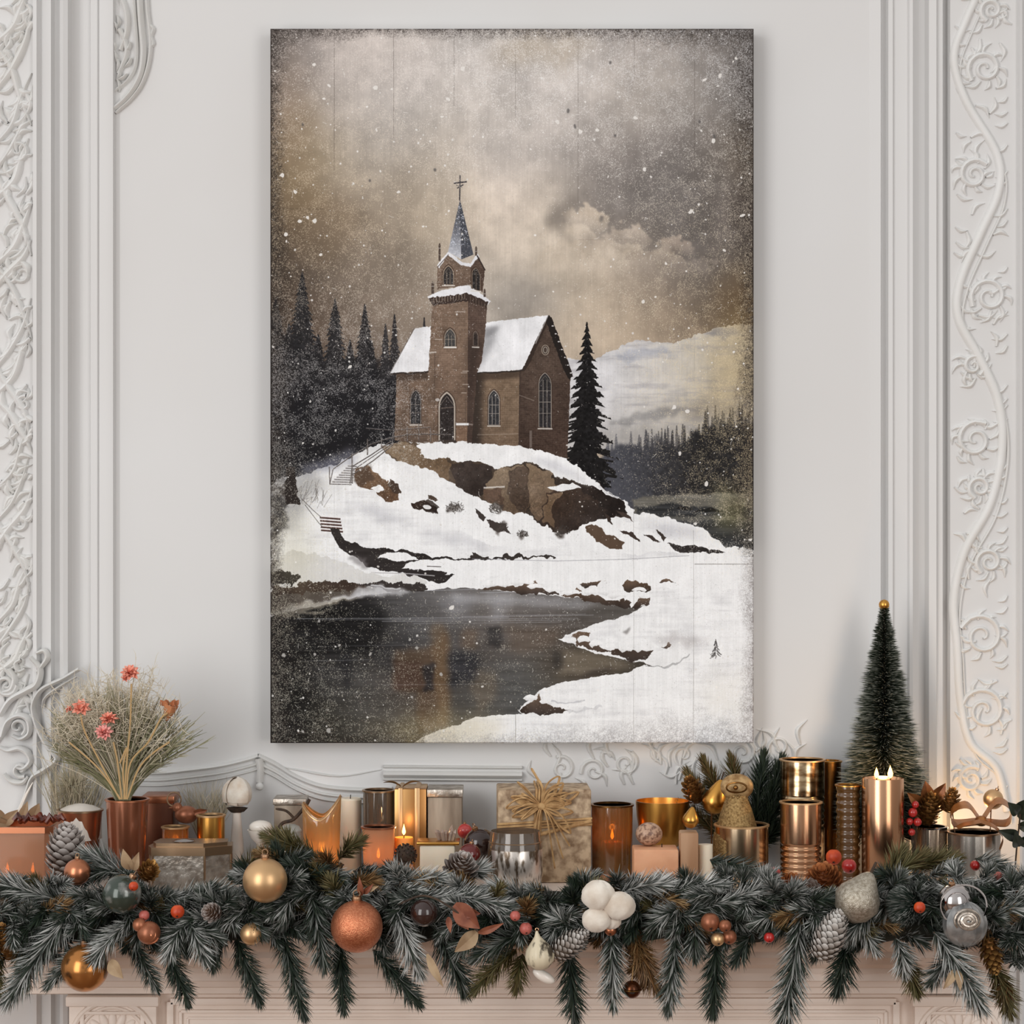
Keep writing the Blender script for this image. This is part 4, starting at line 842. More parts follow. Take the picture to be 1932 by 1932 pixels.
run('cornice', [(-.032, 1.1455), (-.274, 1.1455), (-.275, 1.138), (-.266, 1.136), (-.262, 1.128), (-.254, 1.122), (-.252, 1.116), (-.246, 1.115), (-.246, 1.106), (-.238, 1.104), (-.236, 1.097), (-.229, 1.095), (-.229, 1.088), (-.223, 1.086), (-.032, 1.086)], XA+.012, XB-.012, MANTEL, mp)
run('frieze', [(-.032, 1.0855), (-.212, 1.0855), (-.212, .84), (-.032, .84)], xx(296, -.2), xx(1724, -.2), MANTEL, mp)
m = M()
fx0, fx1 = xx(322, -.212), xx(1690, -.212)
for o, h, t in ((0, .006, .008), (.012, .004, .004), (.020, .0025, .003)):
    za = 1.076-o
    m.box(fx1-fx0-2*o, h, t, ((fx0+fx1)/2, -.212-h/2+.0005, za), .001); m.box(fx1-fx0-2*o, h, t, ((fx0+fx1)/2, -.212-h/2+.0005, .91+o), .001)
    for x in (fx0+o, fx1-o): m.box(t, h, za-.91-o, (x, -.212-h/2+.0005, (za+.91+o)/2), .001)
m.build('panel_moulding', MANTEL, mp)
for x0, x1 in ((128, 294), (1727, 1893)):
    xa, xb = xx(x0, -.235), xx(x1, -.235); xm = (xa+xb)/2; w = xb-xa
    m = M(); m.box(w, .19, 1.0849, (xm, -.135, .5430), .002)
    m.box(w+.006, .2, .012, (xm, -.1345, 1.0794), .002); m.box(w-.03, .004, .004, (xm, -.2315, 1.066), .001)
    for s in (-1, 1): m.box(.005, .004, .16, (xm+s*(w/2-.016), -.2315, .985), .001)
    pil = m.build('pilaster', MANTEL, mp)
    m = M(); cz = zz(1968, -.235)
    for r, t in ((.048, .0036), (.040, .002)):
        pts = [(xm+r*math.cos(u), -.2305, cz+r*math.sin(u)) for u in [i*PI/24 for i in range(49)]]; m.tube(pts, t, 8, cap=False)
    for i in range(9):
        a = PI*i/8; m.ball(.008, (xm+.026*math.cos(a), -.2305, cz+.026*math.sin(a)), .6, .35, 1.3, 12, 8, Matrix.Rotation(a-PI/2, 3, 'Y').inverted())
    m.build('rosette', MANTEL, pil)

# ------------------------------------------------------------------ the canvas
img = bpy.data.images.new('church_print', CW, CH, alpha=False)
pic = paint_picture()
E_CANVAS = 1.12
if E_CANVAS != 1:
    l_ = np.where(pic <= .04045, pic/12.92, ((pic+.055)/1.055)**2.4)*E_CANVAS; l_ = np.clip(l_, 0, 1); pic = np.where(l_ <= .0031308, l_*12.92, 1.055*l_**(1/2.4)-.055)
buf = np.ones((CH, CW, 4), np.float32); buf[..., :3] = np.clip(pic[::-1]*np.array([.985, 1., 1.03], np.float32), 0, 1)
img.pixels.foreach_set(buf.ravel()); img.update(); img.pack()
pm = bpy.data.materials.new('canvas_print'); pm.use_nodes = True; nt = pm.node_tree; b = nt.nodes['Principled BSDF']
ti = nt.nodes.new('ShaderNodeTexImage'); ti.image = img; ti.extension = 'EXTEND'; nt.links.new(ti.outputs[0], b.inputs['Base Color']); b.inputs['Roughness'].default_value = .75; b.inputs['Specular IOR Level'].default_value = .12
CT, CF = .030, -.034                                    # canvas thickness, depth of its face
x0, x1 = xx(510, CF), xx(1422, CF); z0, z1 = zz(1402, CF), zz(54, CF)
cv = thing('canvas_print', 'tall frameless canvas print of a brick church above a snowy stream', 'wall art', ((x0+x1)/2, -.004, z0))
me = bpy.data.meshes.new('picture_face'); w, h = x1-x0, z1-z0; e = .0012
yb, yf = 0., CF+.004
V = [(-w/2, yf+e, 0), (w/2, yf+e, 0), (w/2, yf+e, h), (-w/2, yf+e, h), (-w/2+e, yf, e), (w/2-e, yf, e), (w/2-e, yf, h-e), (-w/2+e, yf, h-e), (-w/2, yb, 0), (w/2, yb, 0), (w/2, yb, h), (-w/2, yb, h)]
F = [(4, 5, 6, 7), (0, 1, 5, 4), (1, 2, 6, 5), (2, 3, 7, 6), (3, 0, 4, 7), (8, 9, 1, 0), (9, 10, 2, 1), (10, 11, 3, 2), (11, 8, 0, 3)]
me.from_pydata(V, [], F); me.materials.append(pm); uv = me.uv_layers.new(name='UVMap')
for p in me.polygons:
    for li in p.loop_indices:
        v = me.vertices[me.loops[li].vertex_index].co; u_, v_ = (v.x+w/2)/w, v.z/h
        d = max(0, v.y-yf-e)/w; c = p.center                     # the gallery-wrapped sides repeat the border of the print
        if abs(v.y-yb) < 1e-6:
            if p.normal.x < -.5: u_ += .03
            elif p.normal.x > .5: u_ -= .03
            elif p.normal.z < -.5: v_ += .02
            elif p.normal.z > .5: v_ -= .02
        uv.data[li].uv = (u_, v_)
fo = bpy.data.objects.new('picture_face', me); C.objects.link(fo); fo.parent = cv
m = M(); t = .018
for a in ((w-.004, t, (0, -.010, .011)), (w-.004, t, (0, -.010, h-.011))): m.box(a[0], .018, a[1], a[2], .001)
for s in (-1, 1): m.box(t, .018, h-.044, (s*(w/2-.011), -.010, h/2), .001)
m.build('stretcher_frame', WOODL, cv)
# ------------------------------------------------------------------ things on the shelf
GLOWS = []
SMALLV = Vector((0, 0, 0))
def rot_to(d):                                   # matrix that turns +z towards d
    return Vector(d).to_track_quat('Z', 'Y').to_matrix()
def cup(name, px, y, w_px, top, material, label, cat, rim=None, taper=1., flute=None, inner=.0016, group=None, lipname='rim', foot=None, depth=.75, rz=0., base=None):
    """an open round vessel: wall with real thickness, rim as its own part"""
    loc = on(px, y) if base is None else base; r = wd(w_px, y)/2; h = zz(top, y)-loc.z
    t = thing(name, label, cat, loc, rz, group); m = M(); rb = r*taper
    prof = [(0, 0), (rb*.92, 0), (rb, .002)]
    for i in range(1, 9): u = i/8.; prof.append((rb+(r-rb)*u, .002+(h-.002)*u))
    prof += [(r-inner, h)]
    for i in range(7, 1, -1): u = i/8.; prof.append((rb+(r-rb)*u-inner, .002+(h-.002)*u))
    prof += [(0, h*.25)]
    m.lathe(prof, 48, flute=flute); m.build('body', material, t)
    if rim:
        m = M(); m.lathe([(r+.0002, h-.0015), (r+.0013, h-.0012), (r+.0014, h+.0006), (r-.0002, h+.0012), (r-inner-.0004, h+.0008), (r-inner-.0004, h-.0015)], 48); m.build(lipname, rim, t)
    return t, r, h
def candle(px, y, w_px, h, label, wax=WAXC, z=None, lit=True, glow=.04, xoff=0.):
    loc = Vector((xx(px, y)+xoff, y, z if z is not None else SH+.0004)); r = wd(w_px, y)/2
    t = thing('candle', label, 'candle', loc)
    m = M(); m.lathe([(0, 0), (r*.97, 0), (r, .001), (r, h-.0015), (r*.95, h), (r*.6, h-.001), (0, h-.0015)], 32); m.build('wax', wax, t)
    m = M(); m.tube([(0, 0, h-.002), (.0003, 0, h+.002), (.0008, 0, h+.005)], .0006, 5); m.build('wick', WICK, t)
    if lit:
        m = M(); m.lathe([(0, h+.002), (.0018, h+.0045), (.0022, h+.0065), (.0014, h+.0105), (.0004, h+.0145), (0, h+.016)], 14); m.build('flame', FLAME, t)
        if glow: GLOWS.append(((loc.x, loc.y, loc.z+h+.012), glow, .004))
    return t
def bauble(px, py, r_px, y, material, label, cap=True, tilt=(0, 0, 1), group=None, name='bauble', sz=1., bumpy=None):
    d = D0+y; r = r_px*d/FPX; c = at(px, py, y)
    t = thing(name, label, 'bauble', c, 0, group); R_ = rot_to(tilt)
    m = M(); m.ball(r, (0, 0, 0), 1, 1, sz, 48, 28, R_, bumpy); m.build('ball', material, t)
    if cap:
        m = M(); q = r*sz*.985
        m.lathe([(r*.16, q-.001), (r*.19, q+.0005), (r*.18, q+r*.16), (r*.14, q+r*.19), (0, q+r*.2)], 20, mat=R_, flute=lambda a, z: .05*math.cos(12*a)); cp = m.build('cap', CAPM, t)
        m = M(); k = [R_ @ Vector((r*.13*math.cos(u), 0, q+r*.28+r*.13*math.sin(u))) for u in [i*PI/8 for i in range(17)]]; m.tube(k, r*.025, 6, cap=False); m.build('ring', CAPM, cp)
    return t
def pinecone(px, py, w_px, h_px, y, material, label, tilt=(0, 0, 1), frost=.6, n=90, name='pine_cone', open_=.55, world=None, hue=.3):
    d = D0+y; R0 = w_px*d/FPX/2; L = h_px*d/FPX; c = world if world is not None else at(px, py, y); Rm = rot_to(tilt); m = M()
    m.lathe([(0, -L*.48), (R0*.45, -L*.4), (R0*.6, -L*.1), (R0*.4, L*.3), (0, L*.46)], 12, mat=Rm)
    for i in range(n):
        u = (i+.5)/n; th = i*2.39996; z = -L*.47+L*.95*u
        rr = R0*(math.sin(PI*min(1, .18+.82*u**.85)))**.75*.74; s = R0*(.34+.26*math.sin(PI*u))*(1 if n < 120 else .8)
        out = Vector((math.cos(th), math.sin(th), 0)); side = Vector((-math.sin(th), math.cos(th), 0)); up = Vector((0, 0, 1))
        dr = (out*(open_+.35*(1-u))+up*(.55+.5*u)).normalized(); nn = dr.cross(side)
        b = out*rr*.72+up*z; j = .85+.3*rnd.random()
        pts = [b-side*s*.25, b+side*s*.25, b+dr*s*.6*j+side*s*.46, b+dr*s*.98*j+side*s*.22, b+dr*s*1.08*j, b+dr*s*.98*j-side*s*.22, b+dr*s*.6*j-side*s*.46, b+dr*s*.65*j-nn*s*.14]
        f0 = frost*(.5+.7*rnd.random()); hh = hue*rnd.random()*2
        at_ = [(0, hh, 0)]*2+[(f0*.45, hh, 0), (min(1, f0), hh, 0), (min(1, f0*1.1), hh, 0), (min(1, f0), hh, 0), (f0*.45, hh, 0), (f0*.5, hh, 0)]
        m.add([Rm @ p for p in pts], [(0, 1, 7), (1, 2, 7), (2, 3, 7), (3, 4, 7), (4, 5, 7), (5, 6, 7), (6, 0, 7), (0, 6, 5, 4, 3, 2, 1)], at_)
    return m.build(name, material, loc=c, label=label, cat='pine cone', sharp=50)
def berry(px, py, r_px, y, material, label, cat='berry', group=None, name='berry'):
    d = D0+y; r = r_px*d/FPX; t = thing(name, label, cat, at(px, py, y), 0, group)
    m = M(); m.ball(r, n=24, m=14, fn=lambda a, u: -.1*max(0, math.cos(u)-.9)*10); m.build('fruit', material, t)
    m = M(); dr = Vector((.3*rnd.random()-.15, -.75, -.5)).normalized(); Rm = rot_to(dr)
    for i in range(5):
        a = i*1.2566; o = Vector((math.cos(a), math.sin(a), 0)); s2 = Vector((-math.sin(a), math.cos(a), 0))
        m.add([Rm @ (s2*r*.08+Vector((0, 0, r*.99))), Rm @ (-s2*r*.08+Vector((0, 0, r*.99))), Rm @ (o*r*.3+Vector((0, 0, r*1.02)))], [(0, 1, 2)])
    m.build('calyx', WICK, t); return t
def pear(px, py, r_px, y, material, label, tilt=(0, 0, 1), name='ornament_pear', long=1.35):
    d = D0+y; r = r_px*d/FPX; t = thing(name, label, 'ornament', at(px, py, y)); R_ = rot_to(tilt)
    m = M(); m.lathe([(0, -r), (r*.35, -r*.95), (r*.75, -r*.66), (r, -r*.1), (r*.92, r*.3), (r*.66, r*.72*long*.8), (r*.36, r*long*.95), (r*.16, r*long*1.12), (0, r*long*1.17)], 36, mat=R_); m.build('body', material, t)
    m = M(); m.tube([R_ @ Vector((0, 0, r*long*1.1)), R_ @ Vector((r*.05, 0, r*long*1.35)), R_ @ Vector((r*.2, 0, r*long*1.55))], r*.06, 6); m.build('stem', BARK, t); return t
def flat_leaf(m, base, tip, w, bend=.2, nrm=(0, -1, 0), k=9, vein=.12):
    base, tip = Vector(base), Vector(tip); d = tip-base; n = Vector(nrm); s = d.cross(n).normalized(); n = s.cross(d).normalized(); L = d.length; vs, fs = [], []
    for i in range(k):
        u = i/(k-1); hw = w*.5*math.sin(PI*min(.985, .06+.93*u)**.9)+.00005; c = base+d*u+n*(bend*L*math.sin(PI*u)); e = n*(hw*.35)
        vs += [c-s*hw+e, c-n*hw*vein, c+s*hw+e]
    for i in range(k-1):
        for j in (0, 1): fs.append((3*i+j, 3*i+j+1, 3*i+j+4, 3*i+j+3))
    o = len(vs); vs += [v-n*.0004 for v in vs]; fs += [tuple(x+o for x in reversed(f)) for f in fs[:]]
    m.add(vs, fs)

# --- left group
# rose gold lantern votive at the very left: bevelled square glass, base glow from a tealight inside
ly = -.19; xa, xb = xx(-44, ly), xx(107, ly); wv = xb-xa; hv = hgt(1556, ly); lx = (xa+xb)/2
lan = thing('votive_holder', 'wide square copper glass votive glowing orange at its foot, at the left end', 'candle holder', (lx, ly, SH+.0004))
m = M(); ch = .008; hw, hd = wv/2, .034; oc = [(-hw+ch, -hd), (hw-ch, -hd), (hw, -hd+ch), (hw, hd-ch), (hw-ch, hd), (-hw+ch, hd), (-hw, hd-ch), (-hw, -hd+ch)]
ins = [(x*.955, y*.92) for x, y in oc]; n = 8
vs = [(x, y, 0) for x, y in oc]+[(x, y, hv) for x, y in oc]+[(x, y, hv) for x, y in ins]+[(x, y, .004) for x, y in ins]
fs = [tuple(range(7, -1, -1)), tuple(range(24, 32))]+[(a*8+i, a*8+(i+1) % 8, (a+1)*8+(i+1) % 8, (a+1)*8+i) for a in range(3) for i in range(8)]
m.add(vs, fs); m.build('body', G_COPPER, lan, smooth=False)
m = M(); r0 = [(x*1.02, y*1.03) for x, y in oc]
vs = [(x, y, hv-.006) for x, y in r0]+[(x, y, hv+.001) for x, y in r0]+[(x*.93, y*.88, hv+.001) for x, y in oc]+[(x*.93, y*.88, hv-.006) for x, y in oc]
m.add(vs, [(a*8+i, a*8+(i+1) % 8, ((a+1) % 4)*8+(i+1) % 8, ((a+1) % 4)*8+i) for a in range(4) for i in range(8)]); m.build('rim', COPPERS, lan, smooth=False)
for k_, px_ in enumerate((14, 62)):
    candle(px_, ly, 46, .014, 'low tealight glowing inside the wide copper votive, '+('left of its pair' if k_ == 0 else 'right of its pair'), WAXO, z=SH+.0052, glow=.0)
    GLOWS.append(((xx(px_, ly), ly, SH+.012), .13, .005))
# things lying over that votive
zt = SH+hv+.0022
m = M()
for i in range(9):
    a = i/8.; m.tube([(xx(26+82*a, -.2)-lx, -.012+.006*math.sin(i*2), .003+.003*math.sin(i*5)), (xx(34+82*a, -.2)-lx, -.010, .007+.002*math.cos(i*3)), (xx(42+82*a, -.2)-lx, -.014, .004)], [.0028, .0046, .0022], 7)
m.build('dried_pepper', mat('dried_russet', (120,48,24), .4, col2=(60,22,14), nscale=90, bump=.3, bscale=120, coat=.2), loc=(lx, ly, zt+.0012), label='string of dark russet dried peppers lying on the wide copper votive', cat='dried pepper')
m = M()
for b_, t_, w_ in [((10, 1552), (-20, 1520), 26), ((6, 1556), (34, 1528), 22), ((40, 1552), (52, 1512), 18), ((60, 1548), (74, 1516), 24), ((20, 1556), (-30, 1546), 20)]:
    flat_leaf(m, at(*b_, -.165), at(*t_, -.170), w_*.00063, .12)
m.build('dried_leaves', LEAFT, label='curled tan dried leaves above the wide copper votive', cat='leaves', kind='thing')
cupE, rE, hE = cup('bowl', 151, -.118, 84, 1528, COPPERS, 'small rose gold bowl with a white filling beside the pink bouquet', 'bowl', rim=PEWRIM, taper=.7)
m = M(); m.lathe([(0, hE*.6), (rE*.93, hE*.6), (rE*.9, hE+.0005), (rE*.55, hE+.005), (rE*.2, hE+.0075), (0, hE+.008)], 24, flute=lambda a, z: .08*math.sin(3*a)); m.build('filling', WHITEP, cupE)
pinecone(125, 1612, 84, 102, -.256, CONE, 'frosted white cone standing beside the wide copper votive', (0.05, -.05, 1), frost=1.1, n=110, hue=.2)
# round tuft of dry grass behind
def tuft(loc, n, spread, hmin, hmax, rad, m, dry=(0., 1.), curl=.25, seed=1, flat=1.):
    r = random.Random(seed)
    for i in range(n):
        a = r.random()*2*PI; t = spread*math.sqrt(r.random()); L = hmin+(hmax-hmin)*r.random()*(1-.25*(t/spread)**2)
        d = Vector((math.sin(t)*math.cos(a), math.sin(t)*math.sin(a)*flat, math.cos(t))); sd = Vector((-math.sin(a), math.cos(a), 0))*curl*(r.random()-.5)
        p = [Vector(loc)+Vector((d.x*.004, d.y*.004, 0)), Vector(loc)+d*L*.4+Vector((d.x*.0, 0, L*.06)), Vector(loc)+d*L*.75+sd*L*.3, Vector(loc)+d*L+sd*L]
        f = r.random(); m.a = (f*dry[1]+dry[0]*(1-f), r.random()*.8, 0)
        m.tube(p, [rad*1.2, rad, rad*.8, rad*.3], 3, cap=False)
        if r.random() < .5:
            for q in range(3):
                b = p[2]+(p[3]-p[2])*(q/3.); e = b+(d+Vector((r.random()-.5, r.random()-.5, r.random()-.3))*1.1).normalized()*L*.14
                m.tube([b, e], [rad*.6, rad*.25], 3, cap=False)
    m.a = (0, 0, 0)
tg = thing('dried_grass', 'round tuft of fine brown dried grass behind the rose gold bowl', 'dried grass', on(138, -.055)); tg['kind'] = 'thing'
m = M(); tuft((0, 0, .0), 150, .38, .09, .165, .0006, m, (.1, .5), .5, 3, .5); m.build('stalk_spray', DRY, tg)
m = M(); r_ = random.Random(5)
for i in range(260):
    d = Vector((r_.gauss(0, 1), r_.gauss(0, .7), r_.gauss(0, 1))).normalized(); m.a = (.2+.5*r_.random(), r_.random(), 0)
    m.tube([Vector((0, 0, .108))+d*.004, Vector((0, 0, .108))+d*(.02+.012*r_.random())], [.0006, .0002], 3, cap=False)
m.a = (0, 0, 0); m.build('seed_head', DRY, tg)
m = M(); m.tube([(0, 0, 0), (.001, 0, .045), (.006, .002, .098)], [.0016, .0012, .0007], 6); m.build('stem', DRY, tg)
m = M(); m.tube([Vector((xx(-6, -.1), -.1, SH+.0004)), at(24, 1560, -.1), at(50, 1498, -.1), at(62, 1476, -.1)], [.0032, .0028, .0018, .0006], 6); m.build('white_twig', WHITEP, label='bare white twig leaning behind the wide copper votive', cat='twig')
# copper vase
gy = -.15
vs_, rV, hV = cup('vase', 240, gy, 80, 1508, mat('copper_glass_vase', (176,116,88), .22, metal=.65, col2=(136,82,58), nscale=26, stretch=(1,1,.12), coat=.5), 'tapered copper vase holding the dried pink flower bouquet', 'vase', rim=COPPERS, taper=.8)
m = M(); m.lathe([(rV*.845, hV*.21), (rV*.865, hV*.215), (rV*.875, hV*.24), (rV*.86, hV*.25)], 48); m.build('band', COPPERS, vs_)
# bouquet
bq = thing('bouquet', 'airy bouquet of dried grasses and pink flowers standing in the copper vase', 'bouquet', on(236, gy)+Vector((0, 0, .03)))
m = M(); zb = zz(1505, gy)-bq.location.z
r_ = random.Random(21)
def bp(px, py, dy=0.): return at(px, py, gy+dy)-bq.location
for i in range(330):                                   # green-grey broom stems
    u = r_.random(); ang = -1.1+2.2*r_.random(); L = 80+110*r_.random(); tx = 222+math.sin(ang)*L*1.05; ty = 1492-math.cos(ang)*L*.98-10
    if tx < 95: tx = 95+r_.random()*20
    dy = (r_.random()-.5)*.05; b = bp(232+8*math.sin(ang)+r_.gauss(0, 3), 1510, dy*.2); mid = bp(226+math.sin(ang)*L*.38, 1492-math.cos(ang)*L*.42, dy*.5); e = bp(tx, ty, dy)
    m.a = (.35*r_.random(), .55+.45*r_.random(), 0); m.tube(spline([b, mid, e], 4), [.0011, .001, .0009, .0008, .0007, .0006, .0005, .0004, .0003], 4, cap=False)
    for q in range(5):
        s = .55+.4*r_.random(); o = mid.lerp(e, (s-.45)/.55); dd = (e-mid).normalized()+Vector((r_.gauss(0, .35), r_.gauss(0, .3), r_.gauss(0, .3)))
        m.tube([o, o+dd*.016], [.0007, .0002], 3, cap=False)
m.a = (0, 0, 0); m.build('green_stem_spray', DRY, bq)
m = M()
for i in range(420):                                   # pale feathery grass above and left
    cx_, cy_ = r_.choice([(140, 1350), (160, 1320), (205, 1310), (250, 1330), (285, 1370), (270, 1300), (120, 1370), (180, 1370)]); tx, ty = cx_+r_.gauss(0, 30), cy_+r_.gauss(0, 27); dy = (r_.random()-.5)*.06
    b = bp(232+r_.gauss(0, 4), 1508, dy*.1); mid = bp(232+(tx-232)*.5, 1508+(ty-1508)*.6, dy*.5); e = bp(tx, ty, dy)
    m.a = (.5+.5*r_.random(), .25*r_.random(), 0); m.tube(spline([b, mid, e], 4), [.0006, .0006, .0006, .0005, .0005, .0005, .0004, .0003, .0002], 3, cap=False)
    for q in range(6):
        o = mid.lerp(e, .5+.5*r_.random()); dd = Vector((r_.gauss(0, 1), r_.gauss(0, .6), r_.gauss(0, 1)+.4)).normalized(); c_ = o+dd*.009
        m.tube([o, c_, c_+(dd+Vector((r_.gauss(0, .5), 0, r_.gauss(0, .5))))*.008], [.0004, .0003, .0001], 3, cap=False)
m.a = (0, 0, 0); m.build('feather_grass', DRY, bq)
m = M()
for pts in ([(238,1508),(246,1440),(280,1400),(302,1358),(316,1345)], [(230,1508),(222,1440),(214,1400)], [(234,1508),(240,1430),(246,1360),(248,1290)], [(226,1508),(190,1440),(160,1380),(152,1348)], [(236,1508),(232,1450),(240,1410),(226,1440)], [(240,1508),(262,1450),(290,1420),(320,1400)], [(228,1508),(186,1450),(130,1400)]):
    P_ = spline([bp(x, y, -.028) for x, y in pts], 6); m.tube(P_, .0011, 5)
m.build('branch', mat('straw_stem', (182,150,104), .7), bq)
def bloom(px, py, R_, material, dy, n=14, pet=.55, up=(.1, -.75, .65), nm='flower'):
    m = M(); c = bp(px, py, dy); Rm = rot_to(up)
    for i in range(n):
        a = i*2.39996; t = 1.25*math.sqrt((i+.5)/n); d = Vector((math.sin(t)*math.cos(a), math.sin(t)*math.sin(a), math.cos(t)))
        flat_leaf(m, c+Rm @ (d*R_*.12), c+Rm @ (d*R_), R_*pet, .18, Rm @ Vector((d.x*-.5, d.y*-.5, 1)), 6)
    m.ball(R_*.3, c+Rm @ Vector((0, 0, R_*.25)), n=12, m=8); m.build(nm, material, bq)
bloom(246, 1274, .013, CORAL, -.02, 20); bloom(236, 1282, .006, CORAL, -.024, 12); bloom(206, 1362, .0125, CORAL, -.03, 22, .5, (0, -.6, .8)); bloom(196, 1386, .0125, PINK, -.034, 24, .5); bloom(152, 1338, .013, CORAL, -.022, 14, .6, (.2, -.8, .4)); bloom(130, 1340, .006, CORAL, -.02, 9)
m = M(); c = bp(320, 1338, -.02); m.lathe([(0, -.016), (.003, -.013), (.0055, -.006), (.0075, .0), (.0088, .006), (.0078, .0065), (.006, .002), (0, -.002)], 16, c, rot_to((.35, -.2, 1)), lambda a, z: .08*math.sin(5*a))
for i in range(6): a = i*1.05; flat_leaf(m, c+Vector((.006*math.cos(a), .006*math.sin(a), .004)), c+Vector((.011*math.cos(a), .009*math.sin(a), .011)), .006, .1)
m.build('bud', TERRA, bq)
# copper box behind, to the right of the vase
by = -.04; m = M(); wb = wd(58, by); hb = hgt(1498, by); m.box(wb, .05, hb-.006, (0, 0, (hb-.006)/2), .002)
bx = thing('copper_box', 'dark copper box with a lid, behind and right of the copper vase', 'box', on(303, by)); m.build('body', mat('dark_copper', (132,84,62), .35, metal=.7, col2=(90,54,40), nscale=30, stretch=(1,1,.2)), bx)
m = M(); m.box(wb+.003, .053, .009, (0, 0, hb-.0046), .0015); m.build('lid', COPPERS, bx)
# pewter box
ky = -.205; kz = hgt(1592, ky); kw = wd(158, ky)
pb = thing('pewter_box', 'six-sided pewter trinket box with a brass-edged lid, behind the champagne bauble', 'box', on(361, ky))
hx = [(-.5, -.12), (-.44, -.33), (.2, -.36), (.5, -.12), (.47, .3), (-.45, .3)]
poly = [(x*kw*.96, y*.075) for x, y in hx]
m = M(); m.prism(poly, 0, kz-.011); m.build('body', PEWTER, pb, smooth=False)
for x, y in poly[:5]:
    m = M(); m.tube([(x, y, .001), (x, y, kz-.011)], .0013, 6); m.build('corner_edging', PEWRIM, pb)
m = M(); m.prism([(x*1.04, y*1.06) for x, y in poly], kz-.0108, kz-.0012); m.prism([(x*.92, y*.9) for x, y in poly], kz-.0012, kz+.0032); m.build('lid', PEWRIM, pb, smooth=False)
m = M(); m.lathe([(0, kz+.003), (.012, kz+.0032), (.013, kz+.0042), (.004, kz+.0058), (0, kz+.006)], 24, at=(-.008, -.006, 0)); m.build('lid_boss', SILV, pb)
# amber votive, copper ball and gold tin behind the pewter box
va, ra, ha = cup('votive_cup', 331, -.115, 50, 1560, G_AMBER, 'short amber glass votive behind the pewter box', 'candle holder', rim=CHAMP)
candle(331, -.115, 34, .018, 'small lit candle inside the short amber votive behind the pewter box', WAXO, z=SH+ha*.25+.003, glow=.012)
bt = thing('copper_bird', 'small copper bird ornament with a twisted wire ring perched on the amber votive rim', 'ornament', Vector((xx(350, -.1), -.092, SH+ha+.0018+.0105)))
m = M(); m.ball(.0115, (0, 0, 0), 1.25, 1, .95, 24, 14); m.ball(.0062, (-.011, 0, .0085), n=16, m=10); m.lathe([(.0022, 0), (.0012, .003), (0, .0055)], 8, at=(-.0165, 0, .0085), mat=rot_to((-1, 0, -.1))); m.build('body', NUT, bt)
m = M(); pts = [(-.015+.0085*math.cos(u*.7), .001*math.sin(u), .0185+.0085*math.sin(u*.7)) for u in [i*.5 for i in range(38)]]; m.tube(pts, .0008, 6); m.build('wire_ring', PEWRIM, bt)
m = M(); flat_leaf(m, (.008, -.006, .002), (.026, -.004, .006), .008, .1); m.build('tail', NUT, bt)
cup('gold_tin', 398, -.11, 52, 1538, GOLD, 'round gold tin behind the right half of the pewter box', 'tin', rim=CHAMP, depth=.2)
# white plume grass
pg = thing('plume_grass', 'soft white plumes of dried grass left of the ivory rosebud', 'dried grass', on(392, -.035)); m = M(); tuft((0, 0, 0), 130, .34, .08, .115, .0006, m, (.8, .4), .7, 9, .35); m.build('plume', DRY, pg); pg['kind'] = 'thing'
# ivory rosebud finial
rb = thing('rosebud_finial', 'ivory rosebud on a pale turned stand, left of the dark twig', 'ornament', on(447, -.062)); ry = -.062
zc_ = zz(1500, ry)-SH; rr = wd(60, ry)/2
m = M(); m.ball(rr*.78, (0, 0, zc_), n=24, m=14)
for k2 in range(3):
    for i in range(4):
        a = i*PI/2+k2*.8; vs, fs = [], []
        for p in range(8):
            for q in range(7):
                u = .62-k2*.28+1.95*p/7.; t = a+(q-3)*.30; r2 = rr*(.80+.085*k2+.05*(q-3)/3.+.04*math.cos(u*1.3)); vs.append((r2*math.sin(u)*math.cos(t), r2*math.sin(u)*math.sin(t), zc_+r2*1.08*math.cos(u)))
        for p in range(7):
            for q in range(6): o = p*7+q; fs.append((o, o+7, o+8, o+1))
        m.add(vs, fs)
m.build('petals', PETALW, rb)
m = M(); m.lathe([(0, zc_-rr*1.14), (rr*.42, zc_-rr*1.08), (rr*.66, zc_-rr*.84), (rr*.5, zc_-rr*.8), (0, zc_-rr*.8)], 20, flute=lambda a, z: .1*math.sin(5*a)); m.build('sepal_cup', BARK, rb)
m = M(); m.lathe([(0, 0), (.013, 0), (.013, .004), (.006, .008), (.005, .02), (.0085, .03), (.0085, .036), (.005, zc_-rr-.006), (.006, zc_-rr*1.02), (0, zc_-rr*1.02)], 24); m.build('stand', WHITEP, rb)
# grey wooden box, twig, pebbles
m = M(); wg = wd(58, -.05); hg_ = hgt(1504, -.05); m.box(wg, .04, hg_-.008, (0, 0, (hg_-.008)/2), .0015); gb = thing('wooden_box', 'small grey weathered wooden box behind the dark twig', 'box', on(549, -.05)); m.build('body', BIRCH, gb)
m = M(); m.box(wg+.003, .043, .008, (0, 0, hg_-.0038), .0015); m.build('lid', PEWTER, gb)
m = M(); m.tube(spline([at(516, 1594, -.1), at(530, 1556, -.1), at(554, 1546, -.1), at(577, 1520, -.1), at(584, 1508, -.1)], 5), .0022, 7); m.tube(spline([at(556, 1545, -.1), at(540, 1530, -.1), at(520, 1526, -.1)], 4), [.0016]*8+[.0008], 6); m.build('twig', BARK, label='dark forked twig in front of the grey wooden box', cat='twig')
pl = thing('pedestal_bowl', 'small white pedestal bowl left of the dark twig', 'bowl', on(492, -.10)); hp = hgt(1566, -.10)
